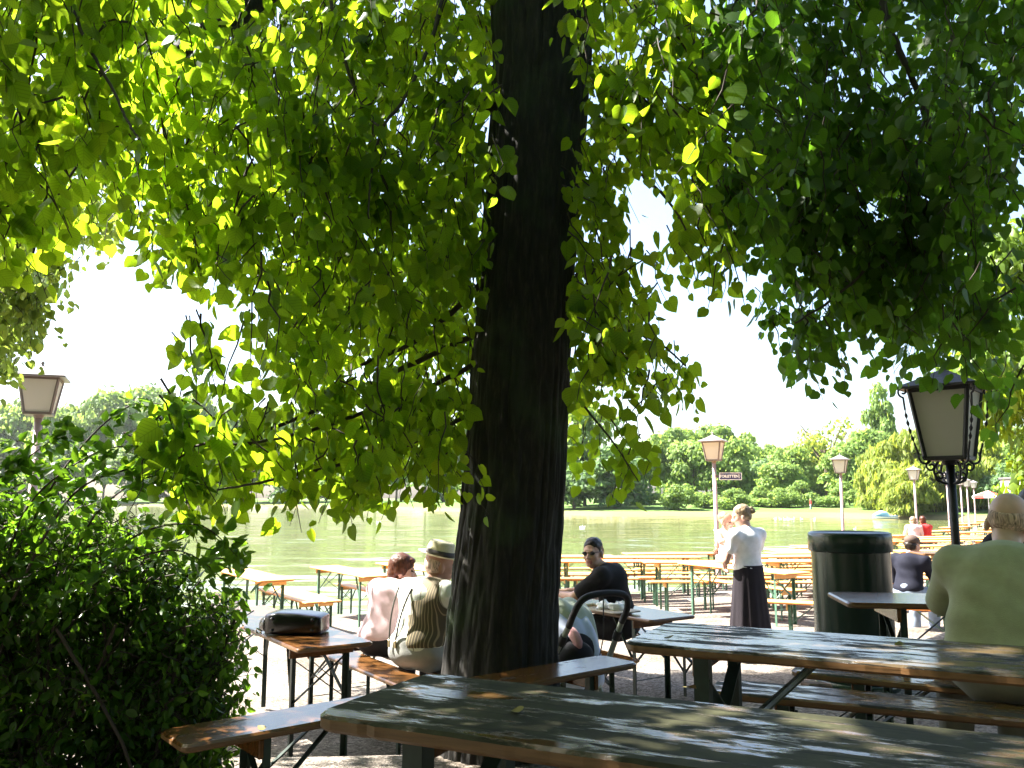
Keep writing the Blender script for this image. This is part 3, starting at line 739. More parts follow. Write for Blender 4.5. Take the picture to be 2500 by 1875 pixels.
def tubes_np(paths, radii):
    """paths (n,k,3), radii (n,k): three-sided tubes -> V, quads"""
    n, k, _ = paths.shape
    d = np.gradient(paths, axis=1); d /= np.linalg.norm(d, axis=2)[..., None] + 1e-9
    ref = np.where(np.abs(d[..., 2:3]) > .9, np.array([1., 0, 0]), np.array([0, 0, 1.]))
    u = np.cross(d, ref); u /= np.linalg.norm(u, axis=2)[..., None] + 1e-9
    w = np.cross(d, u)
    ring = [paths + (u * math.cos(a) + w * math.sin(a)) * radii[..., None] for a in (0, 2.094, 4.189)]
    V = np.stack(ring, 2).reshape(-1, 3)
    b = (np.arange(n)[:, None] * k + np.arange(k - 1)[None]).ravel() * 3
    Q = np.concatenate([np.stack([b + s, b + (s + 1) % 3, b + 3 + (s + 1) % 3, b + 3 + s], 1) for s in range(3)])
    return V, Q

def sprays(P0, L, droop, nleaf, size, seed, spread=.55):
    """drooping leafy twigs from P0 (n,3) -> twig paths, radii, leaf arrays"""
    r = np.random.default_rng(seed); n = len(P0)
    az = r.uniform(0, 2 * np.pi, n)
    dirh = np.stack([np.cos(az), np.sin(az), np.zeros(n)], 1)
    d = dirh * r.uniform(.25, spread + .35, (n, 1)) + np.array([0, 0, -1.0]) * r.uniform(droop * .3, droop * 1.5, (n, 1))
    Ls = L * r.uniform(.7, 1.3, n)
    t = np.linspace(0, 1, 6)
    path = P0[:, None, :] + (d[:, None, :] * t[None, :, None] + np.array([0, 0, -.35])[None, None] * (t ** 2)[None, :, None]) * Ls[:, None, None]
    path -= (d * Ls[:, None] * .5)[:, None, :]
    path[:, 1:, :2] += r.normal(size=(n, 5, 2)) * .012
    rad = np.linspace(.005, .0015, 6)[None] * r.uniform(.7, 1.2, (n, 1))
    # leaves alternate along the twig
    tl = (np.arange(nleaf) + .6) / nleaf
    idx = tl * 5; i0 = np.clip(np.floor(idx).astype(int), 0, 4); f = idx - i0
    base = path[:, i0] * (1 - f)[None, :, None] + path[:, i0 + 1] * f[None, :, None]
    side = np.where(np.arange(nleaf) % 2 == 0, 1, -1)[None, :, None] * np.stack([-np.sin(az), np.cos(az), np.zeros(n)], 1)[:, None, :]
    side = side + r.normal(size=(n, nleaf, 3)) * .45
    stalk = side * .03 + np.array([0, 0, -.012])
    P = base + stalk
    tip = side * r.uniform(.1, .8, (n, nleaf, 1)) + np.array([0, 0, -1.0]) * r.uniform(.45, 1.2, (n, nleaf, 1)) + dirh[:, None, :] * .25
    a2 = r.uniform(0, 2 * np.pi, (n, nleaf))
    nr = np.stack([np.cos(a2), np.sin(a2), r.uniform(-.1, 1.0, (n, nleaf))], -1)
    sz = size * r.uniform(.5, 1.25, (n, nleaf)) * (1 - .25 * tl[None] * r.random((n, 1)))
    tone = np.clip(.45 + .16 * r.normal(size=(n, nleaf)) + .18 * r.normal(size=(n, 1)), 0, 1)
    keep = r.random((n, nleaf)) > .08
    return path, rad, P[keep], tip[keep], nr[keep], sz[keep], tone[keep]

# leafy boughs low enough to be seen: (x, y, z, radius) in metres
BOUGHS = {
    'lime': [(-1.46,2.09,2.69,0.06),(-1.42,2.44,2.92,0.07),(-1.5,2.83,3.18,0.08),(-1.11,3.63,3.72,0.1),(-0.22,4.03,4.01,0.11),(-1.53,2.23,2.72,0.06),(-1.62,2.53,2.92,0.07),(-1.61,2.68,2.98,0.07),(-1.43,2.59,2.92,0.07),(-1.42,2.83,3.08,0.08),(-1.42,3.03,3.21,0.08),(-1.24,2.98,3.2,0.08),(-1.34,3.54,3.53,0.1),(-1.02,3.6,3.56,0.1),(-0.87,3.67,3.64,0.1),(-0.68,3.6,3.6,0.1),(-0.66,4.2,3.96,0.12),(-0.48,4.18,3.91,0.12),(-0.31,4.13,3.94,0.12),(-1.58,2.26,2.65,0.06),(-1.56,2.36,2.68,0.06),(-1.51,2.43,2.77,0.07),(-1.51,2.7,2.88,0.07),(-1.54,2.96,3.03,0.08),(-1.43,2.95,3.05,0.08),(-1.27,2.92,3.02,0.08),(-1.21,3,3.11,0.08),(-1.19,3.34,3.28,0.09),(-1.11,3.56,3.43,0.1),(-0.9,3.51,3.4,0.1),(-0.81,3.77,3.57,0.1),(-0.68,3.92,3.63,0.11),(-0.57,3.97,3.71,0.11),(-0.33,3.95,3.7,0.11),(-0.17,3.87,3.58,0.11),(-1.62,2.4,2.62,0.07),(-1.56,2.68,2.75,0.07),(-1.47,2.68,2.81,0.07),(-1.41,2.86,2.91,0.08),(-1.43,3.05,3.01,0.08),(-1.33,3.23,3.1,0.09),(-1.2,3.3,3.15,0.09),(-1.21,3.61,3.32,0.1),(-0.94,3.26,3.13,0.09),(-0.96,3.86,3.45,0.11),(-0.78,4.09,3.6,0.11),(-0.67,4.1,3.55,0.11),(-0.43,3.78,3.39,0.1),(-0.24,3.84,3.4,0.1),(-1.61,2.35,2.51,0.06),(-1.53,2.33,2.5,0.06),(-1.53,2.53,2.6,0.07),(-1.66,2.99,2.87,0.08),(-1.43,2.72,2.7,0.07),(-1.44,2.97,2.8,0.08),(-1.48,3.42,3.08,0.09),(-1.32,3.29,3,0.09),(-1.14,3.32,3,0.09),(-1.09,3.56,3.15,0.1),(-0.92,3.48,3.1,0.1),(-0.8,3.84,3.28,0.1),(-0.66,3.81,3.24,0.1),(-0.38,3.97,3.32,0.11),(-0.14,3.67,3.23,0.1),(-1.75,2.61,2.52,0.07),(-1.55,2.67,2.59,0.07),(-1.5,2.77,2.64,0.08),(-1.61,3.21,2.8,0.09),(-1.56,3.36,2.93,0.09),(-1.31,3.24,2.88,0.09),(-1.37,3.68,3.05,0.1),(-1.08,3.3,2.87,0.09),(-0.91,3.29,2.83,0.09),(-0.87,3.75,3.08,0.1),(-0.72,3.58,3.02,0.1),(-0.63,4.19,3.33,0.11),(-0.46,4.27,3.37,0.12),(-0.23,3.93,3.15,0.11),(-1.77,2.6,2.43,0.07),(-1.63,2.69,2.49,0.07),(-1.57,2.81,2.56,0.08),(-1.47,3.17,2.69,0.09),(-1.49,3.46,2.83,0.09),(-1.39,3.67,2.91,0.1),(-1.17,3.48,2.85,0.09),(-0.97,3.29,2.71,0.09),(-0.93,3.58,2.86,0.1),(-0.82,3.78,2.98,0.1),(-0.63,3.85,3.02,0.1),(-0.55,4.11,3.11,0.11),(-0.3,3.73,2.97,0.1),(-0.18,3.7,2.92,0.1),(-1.66,2.54,2.29,0.07),(-1.79,2.9,2.48,0.08),(-1.65,2.89,2.46,0.08),(-1.67,3.12,2.57,0.08),(-1.6,3.23,2.56,0.09),(-1.42,3.23,2.6,0.09),(-1.46,3.59,2.76,0.1),(-1.27,3.46,2.69,0.09),(-1.1,3.54,2.74,0.1),(-0.91,3.29,2.61,0.09),(-0.85,3.63,2.71,0.1),(-0.71,3.66,2.74,0.1),(-0.57,4,2.89,0.11),(-0.45,3.77,2.8,0.1),(-0.25,3.67,2.73,0.1),(-0.12,3.6,2.73,0.1),(-1.84,2.74,2.3,0.07),(-1.73,2.68,2.27,0.07),(-1.7,2.89,2.34,0.08),(-1.59,2.91,2.37,0.08),(-1.58,3.35,2.52,0.09),(-1.47,3.43,2.52,0.09),(-1.36,3.53,2.6,0.1),(-1.12,3.27,2.45,0.09),(-1.02,3.38,2.52,0.09),(-0.9,3.55,2.62,0.1),(-0.84,3.9,2.72,0.1),(-0.67,3.9,2.74,0.1),(-0.5,3.8,2.71,0.1),(-0.34,4.06,2.78,0.11),(-0.21,3.84,2.69,0.1),(-1.79,2.69,2.2,0.07),(-1.81,2.95,2.28,0.08),(-1.56,3.53,2.42,0.09),(-1.34,3.42,2.4,0.09),(-1.2,3.42,2.37,0.09),(-1.07,3.27,2.34,0.09),(-0.99,3.66,2.48,0.1),(-0.82,3.37,2.41,0.09),(-0.73,3.67,2.46,0.1),(-0.57,3.69,2.53,0.1),(-0.44,4.18,2.65,0.11),(-0.25,3.75,2.51,0.1),(-1.11,3.21,2.22,0.08),(-1.09,3.64,2.37,0.1),(-0.96,3.7,2.32,0.1),(-0.83,3.92,2.4,0.1),(-0.71,4.01,2.42,0.11),(-0.56,4.05,2.48,0.11),(-0.35,3.92,2.42,0.1),(-0.98,3.61,2.22,0.1),(-0.82,3.51,2.18,0.09),(-0.8,4,2.34,0.11),(-0.55,3.79,2.24,0.1),(-0.44,4.02,2.3,0.11),(-0.3,4.08,2.36,0.11),(-0.95,3.27,1.99,0.09),(-0.87,3.49,2.08,0.09),(-0.76,3.65,2.05,0.1),(-0.63,3.92,2.16,0.1),(-0.57,4.15,2.22,0.11),(-0.35,3.97,2.14,0.1),(-0.94,3.46,1.92,0.09),(-0.86,3.8,2.01,0.1),(-0.71,3.6,1.95,0.09),(-0.57,4.04,1.98,0.1),(-0.28,4.15,2.03,0.11),(-0.87,3.51,1.8,0.09),(-0.84,3.91,1.82,0.1),(-0.62,3.92,1.86,0.1),(-0.22,4.1,1.84,0.11),(-0.89,3.29,1.67,0.08),(-0.85,3.66,1.69,0.1),(-0.61,3.41,1.63,0.09),(-0.53,3.76,1.71,0.1),(-0.43,3.96,1.75,0.1),(-0.29,4.16,1.73,0.11),(-1.21,2.97,1.48,0.08),(-1.1,3.38,1.54,0.09),(-0.84,3.54,1.54,0.09),(-0.76,3.52,1.56,0.09),(-0.59,3.67,1.56,0.09),(-0.48,3.98,1.61,0.1),(-0.29,3.81,1.54,0.1),(-1.31,3.08,1.4,0.08),(-1.25,3.29,1.43,0.08),(-1.14,3.37,1.42,0.09),(-1.05,3.39,1.42,0.09),(-0.87,3.33,1.41,0.08),(-0.73,3.31,1.41,0.08),(-0.6,3.44,1.42,0.09),(-0.6,3.96,1.41,0.1),(-0.38,3.89,1.45,0.1),(-0.27,3.99,1.47,0.1),(-1.23,3.3,1.32,0.08),(-0.75,3.79,1.32,0.1),(-2.98,4.24,4.15,0.12),(-2.73,4.17,4.1,0.12),(-2.26,4.56,4.37,0.13),(-1.49,4.28,4.18,0.12),(-0.99,4.57,4.38,0.13),(-0.19,4.49,4.3,0.12),(-3.02,4.5,4.2,0.12),(-2.72,4.33,4.09,0.12),(-2.9,4.89,4.39,0.14),(-2.55,4.68,4.31,0.13),(-2.5,4.86,4.38,0.14),(-2.24,4.8,4.4,0.13),(-2.09,4.89,4.45,0.14),(-1.67,4.52,4.22,0.13),(-1.46,4.27,4.06,0.12),(-1.27,4.3,4.08,0.12),(-1.14,4.66,4.23,0.13),(-0.91,4.34,4.02,0.12),(-0.67,4.48,4.14,0.12),(-0.51,4.94,4.41,0.14),(-0.3,4.84,4.34,0.13),(-3.1,4.75,4.14,0.13),(-2.64,4.68,4.13,0.13),(-2.37,4.59,4.04,0.13),(-2.2,4.52,4,0.12),(-2,4.63,4.05,0.13),(-1.89,4.77,4.11,0.13),(-1.78,4.96,4.27,0.14),(-1.5,5.05,4.36,0.14),(-1.3,4.78,4.12,0.13),(-1.01,4.69,4.07,0.13),(-0.62,4.83,4.2,0.13),(-0.42,4.54,4.03,0.12),(-0.18,4.77,4.14,0.13),(-3.13,4.57,3.86,0.13),(-2.91,4.53,3.87,0.12),(-2.64,4.58,3.84,0.13),(-2.6,4.78,3.99,0.13),(-2.36,4.64,3.89,0.13),(-2.28,5.04,4.14,0.14),(-2.12,5.21,4.18,0.14),(-1.87,4.91,4.06,0.14),(-1.63,5.12,4.15,0.14),(-1.39,4.81,3.99,0.13),(-1.24,5.21,4.24,0.14),(-0.94,4.59,3.89,0.13),(-0.82,5.23,4.2,0.14),(-0.56,4.86,4.01,0.13),(-0.31,5.13,4.17,0.14),(-0.13,5,4.1,0.14),(-3.44,5.01,3.88,0.14),(-3.11,4.75,3.72,0.13),(-3.11,5.15,3.97,0.14),(-2.61,4.6,3.65,0.13),(-2.49,4.85,3.82,0.13),(-2.28,4.75,3.77,0.13),(-2.16,4.89,3.8,0.13),(-1.97,4.96,3.85,0.14),(-1.55,4.58,3.71,0.12),(-1.45,4.72,3.73,0.13),(-1.22,4.82,3.75,0.13),(-1.02,4.73,3.75,0.13),(-0.84,5.01,3.93,0.14),(-0.62,4.62,3.68,0.13),(-0.49,4.92,3.84,0.13),(-0.19,5.12,3.99,0.14),(-3.06,4.64,3.47,0.13),(-2.92,4.69,3.53,0.13),(-2.87,5.01,3.66,0.14),(-2.33,4.73,3.59,0.13),(-2.18,4.74,3.6,0.13),(-2,4.86,3.64,0.13),(-1.73,4.78,3.61,0.13),(-1.57,4.71,3.52,0.13),(-1.34,4.76,3.58,0.13),(-1.03,4.44,3.44,0.12),(-0.89,4.47,3.41,0.12),(-0.7,4.5,3.46,0.12),(-0.58,4.91,3.67,0.13),(-0.32,4.65,3.5,0.13),(-3.14,4.59,3.32,0.12),(-3.11,4.77,3.43,0.13),(-2.57,4.36,3.19,0.12),(-2.57,4.55,3.32,0.12),(-2.38,4.64,3.34,0.12),(-2.34,4.85,3.42,0.13),(-1.89,4.43,3.25,0.12),(-1.77,4.53,3.25,0.12),(-1.58,4.57,3.32,0.12),(-1.3,4.34,3.19,0.12),(-1.22,4.88,3.48,0.13),(-0.97,4.68,3.37,0.13),(-0.79,4.4,3.24,0.12),(-0.61,4.83,3.37,0.13),(-0.4,4.52,3.26,0.12),(-0.25,4.62,3.35,0.12),(-3.08,4.69,3.19,0.13),(-2.64,4.24,3.01,0.11),(-2.2,4.13,2.96,0.11),(-2.11,4.31,3.05,0.12),(-1.73,4.35,3.08,0.12),(-1.72,4.7,3.18,0.13),(-1.34,4.26,2.98,0.11),(-1.05,4.55,3.14,0.12),(-0.81,4.26,3,0.11),(-0.66,4.59,3.14,0.12),(-0.45,4.35,3.07,0.12),(-0.24,4.25,3.03,0.11),(-2.67,4.21,2.82,0.11),(-2.62,4.48,2.93,0.12),(-2.39,4.32,2.84,0.12),(-1.95,4.19,2.78,0.11),(-1.88,4.45,2.89,0.12),(-1.62,4.3,2.87,0.12),(-1.08,4.26,2.84,0.11),(-1.02,4.57,2.97,0.12),(-0.68,4.04,2.8,0.11),(-0.51,4.1,2.77,0.11),(-0.37,4.02,2.75,0.11),(-0.22,4.4,2.85,0.12),(-1.81,4.15,2.62,0.11),(-1.68,4.12,2.64,0.11),(-1.6,4.32,2.73,0.12),(-1.43,4.6,2.84,0.12),(-1.25,4.37,2.75,0.12),(-1.04,4.4,2.69,0.12),(-0.81,4.39,2.69,0.12),(-0.63,4.07,2.64,0.11),(-0.44,4.43,2.76,0.12),(-0.27,4.62,2.77,0.12),(-1.52,4.55,2.58,0.12),(-1.33,4.43,2.55,0.12),(-1.1,4.47,2.57,0.12),(-0.93,4.25,2.56,0.11),(-0.55,4.34,2.57,0.12),(-0.44,4.72,2.7,0.12),(-0.19,4.19,2.51,0.11),(-1.26,4.64,2.5,0.12),(-1.07,4.6,2.43,0.12),(-0.84,4.49,2.42,0.12),(-0.69,4.9,2.53,0.13),(-0.49,4.47,2.45,0.12),(-0.26,4.38,2.42,0.12),(-1.42,4.87,2.32,0.13),(-1.3,5.12,2.44,0.13),(-0.96,4.51,2.29,0.12),(-0.89,5.07,2.44,0.13),(-0.63,4.98,2.42,0.13),(-0.44,4.73,2.33,0.12),(-1.35,5.13,2.24,0.13),(-1.04,4.69,2.17,0.12),(-0.87,4.74,2.12,0.12),(-0.79,5.02,2.15,0.13),(-0.47,4.8,2.17,0.12),(-0.3,4.88,2.13,0.13),(-1.32,4.66,1.97,0.12),(-1.19,4.69,2.01,0.12),(-0.97,4.54,1.97,0.12),(-0.73,4.63,1.94,0.12),(-0.65,4.95,2.03,0.13),(-0.45,5.08,2.07,0.13),(-1.22,4.53,1.81,0.12),(-0.96,4.11,1.75,0.11),(-0.91,4.61,1.79,0.12),(-0.65,4.58,1.81,0.12),(-0.48,4.84,1.84,0.12),(-0.33,5.04,1.86,0.13),(-1.48,3.7,1.55,0.1),(-1.32,4.12,1.63,0.11),(-1.1,3.78,1.58,0.1),(-1.03,4.07,1.57,0.1),(-0.8,3.96,1.57,0.1),(-0.73,4.18,1.64,0.11),(-0.54,4.43,1.66,0.11),(-0.4,4.56,1.6,0.12),(-1.41,3.32,1.42,0.08),(-1.46,3.74,1.42,0.1),(-1.36,3.88,1.44,0.1),(-1.16,3.9,1.43,0.1),(-1.04,4.03,1.42,0.1),(-0.9,4.08,1.47,0.1),(-0.75,4.08,1.46,0.1),(-0.57,4.07,1.45,0.1),(-0.43,4.28,1.46,0.11),(-0.29,4.14,1.44,0.11),(-1.34,3.68,1.34,0.09),(-0.73,3.75,1.34,0.1),(-3.88,5.78,5.21,0.16),(-3.2,6.05,5.37,0.17),(-2.47,5.49,4.98,0.15),(-2.12,5.3,4.89,0.15),(-1.89,6.04,5.37,0.17),(-1.75,6.33,5.53,0.18),(-0.5,5.67,5.11,0.16),(-4.14,6.14,5.21,0.17),(-2.96,5.86,4.99,0.16),(-2.29,5.03,4.45,0.14),(-2.27,5.52,4.85,0.15),(-2.17,5.85,5,0.16),(-2.1,6.52,5.47,0.18),(-1.85,6.41,5.46,0.18),(-0.95,5.82,5.02,0.16),(-0.45,5.83,5.03,0.16),(-3.98,5.74,4.69,0.16),(-4.09,6.24,4.96,0.17),(-3.99,6.56,5.23,0.18),(-3.3,5.88,4.78,0.16),(-2.79,5.37,4.5,0.15),(-2.64,5.39,4.57,0.15),(-1.79,6.59,5.22,0.18),(-1.25,5.88,4.82,0.16),(-0.7,5.41,4.55,0.15),(-4.04,6.38,4.86,0.18),(-3.23,5.92,4.58,0.16),(-2.84,5.78,4.52,0.16),(-2.34,5.24,4.21,0.14),(-2.52,6,4.63,0.16),(-2.22,6.01,4.64,0.16),(-1.78,6.15,4.75,0.17),(-1.05,5.18,4.16,0.14),(-0.91,5.87,4.54,0.16),(-0.21,6.56,5,0.18),(-4.35,6.7,4.81,0.18),(-3.81,6.35,4.65,0.17),(-2.78,5.34,4.07,0.15),(-2.78,5.77,4.29,0.16),(-2.64,6.17,4.44,0.17),(-2.48,6.37,4.66,0.17),(-2.15,6.17,4.55,0.17),(-0.78,6.22,4.47,0.17),(-0.37,6.67,4.77,0.18),(-4.09,6.5,4.47,0.18),(-3.31,5.8,4.04,0.16),(-2.61,5.23,3.76,0.14),(-1.04,5.14,3.78,0.14),(-0.85,5.75,4.06,0.16),(-0.38,6.15,4.21,0.17),(-3.86,6.05,3.92,0.16),(-3.72,6.13,4,0.17),(-3.21,5.71,3.84,0.15),(-2.55,6.67,4.28,0.18),(-1.38,5.51,3.71,0.15),(-0.27,5.74,3.8,0.16),(-2.94,6.7,3.94,0.18),(-2.15,5.87,3.63,0.16),(-1.52,5.62,3.53,0.15),(-0.89,6.24,3.76,0.17),(-0.72,6.21,3.73,0.17),(-0.36,5.63,3.51,0.15),(-3.58,5.63,3.32,0.15),(-3.3,5.48,3.25,0.15),(-1.9,5.55,3.34,0.15),(-1.61,5.49,3.33,0.15),(-1.47,5.73,3.38,0.15),(-1.08,6.2,3.52,0.17),(-0.29,5.36,3.26,0.14),(-3.17,7.02,3.57,0.19),(-1.85,5.25,3.06,0.14),(-1.35,5.59,3.17,0.15),(-0.95,6.39,3.37,0.17),(-0.65,6.19,3.31,0.16),(-0.43,5.93,3.2,0.16),(-1.83,5.55,2.9,0.15),(-1.64,6.32,3.17,0.17),(-1.44,6.68,3.23,0.18),(-1.08,6.67,3.21,0.18),(-0.74,5.88,2.99,0.16),(-0.55,5.82,2.95,0.15),(-0.22,5.21,2.85,0.14),(-1.46,6.19,2.8,0.16),(-1.26,6.67,3.01,0.18),(-0.54,5.56,2.75,0.15),(-0.38,5.31,2.6,0.14),(-1.22,6.06,2.65,0.16),(-1.01,6.11,2.65,0.16),(-0.69,5.8,2.54,0.15),(-0.42,5.42,2.48,0.14),(-0.26,5.79,2.57,0.15),(-1.8,6.61,2.43,0.17),(-1.44,6.37,2.49,0.17),(-0.87,5.89,2.42,0.15),(-0.58,5.07,2.21,0.13),(-1.31,3.41,1.94,0.07),(-1.5,3.72,1.96,0.08),(-1.23,3.44,1.87,0.07),(0.36,3.97,1.59,0.09),(0.57,4.27,1.53,0.1),(0.43,4.68,1.58,0.1),(0.64,4.56,1.46,0.1),(0.42,3.5,3.66,0.1),(0.39,3.83,3.75,0.11),(0.77,3.34,3.38,0.09),(0.58,3.39,3.35,0.09),(0.72,3.42,3.33,0.09),(0.85,3.4,3.32,0.09),(0.37,3.59,3.31,0.1),(0.54,3.51,3.27,0.1),(0.67,3.66,3.33,0.1),(0.83,3.45,3.18,0.1),(0.44,3.57,3.18,0.1),(0.52,3.36,3.04,0.09),(0.64,3.21,2.93,0.09),(0.83,3.27,2.97,0.09),(0.59,3.36,2.89,0.09),(0.79,3.36,2.88,0.09),(0.51,3.89,3.04,0.1),(0.61,3.68,2.93,0.1),(0.67,3.25,2.72,0.09),(0.75,3.06,2.64,0.08),(0.41,3.92,2.84,0.1),(0.77,3.29,2.61,0.09),(0.85,3.4,2.51,0.09),(0.38,3.96,2.62,0.11),(0.69,3.1,2.33,0.08),(0.89,3.41,2.41,0.09),(0.45,3.88,2.4,0.1),(0.84,3.4,2.28,0.09),(0.34,3.73,2.23,0.1),(0.53,3.74,2.22,0.1),(0.29,3.5,2.05,0.09),(0.39,3.58,2.1,0.09),(0.58,3.58,2.08,0.09),(0.34,3.48,1.91,0.09),(0.45,3.49,1.92,0.09),(0.6,3.41,1.89,0.09),(0.4,3.51,1.82,0.09),(0.57,3.46,1.77,0.09),(0.53,4.27,4.16,0.12),(0.83,4.61,4.39,0.13),(0.71,4.83,4.36,0.13),(0.93,4.99,4.43,0.14),(1.03,4.5,4.2,0.12),(0.65,5.07,4.35,0.14),(0.75,4.64,4.1,0.13),(1.18,4.62,4.08,0.13),(0.74,5.4,4.32,0.15),(1.23,5.11,4.15,0.14),(0.8,4.81,3.78,0.13),(1.15,5.33,4.06,0.15),(1.23,5.03,3.89,0.14),(0.67,4.83,3.65,0.13),(0.92,5.13,3.79,0.14),(1.17,5,3.65,0.14),(0.54,4.75,3.39,0.13),(0.75,4.82,3.39,0.13),(1.04,4.96,3.45,0.13),(1.31,5.09,3.58,0.14),(0.45,4.22,2.95,0.11),(1.13,4.8,3.26,0.13),(0.51,4.1,2.81,0.11),(1.13,4.42,2.91,0.12),(0.45,4.19,2.67,0.11),(1.01,4.32,2.74,0.12),(1.09,4.24,2.72,0.11),(0.46,4.19,2.49,0.11),(0.83,4.32,2.57,0.12),(1.1,4.35,2.57,0.12),(0.49,4.69,2.52,0.12),(0.64,4.79,2.54,0.13),(0.84,4.4,2.44,0.12),(0.42,5.11,2.37,0.13),(0.6,4.86,2.36,0.13),(0.71,4.58,2.28,0.12),(0.49,4.82,2.2,0.13),(0.75,5.24,2.19,0.14),(0.45,5.27,2.04,0.14),(0.57,4.79,1.98,0.12),(0.96,4.79,1.97,0.12)],
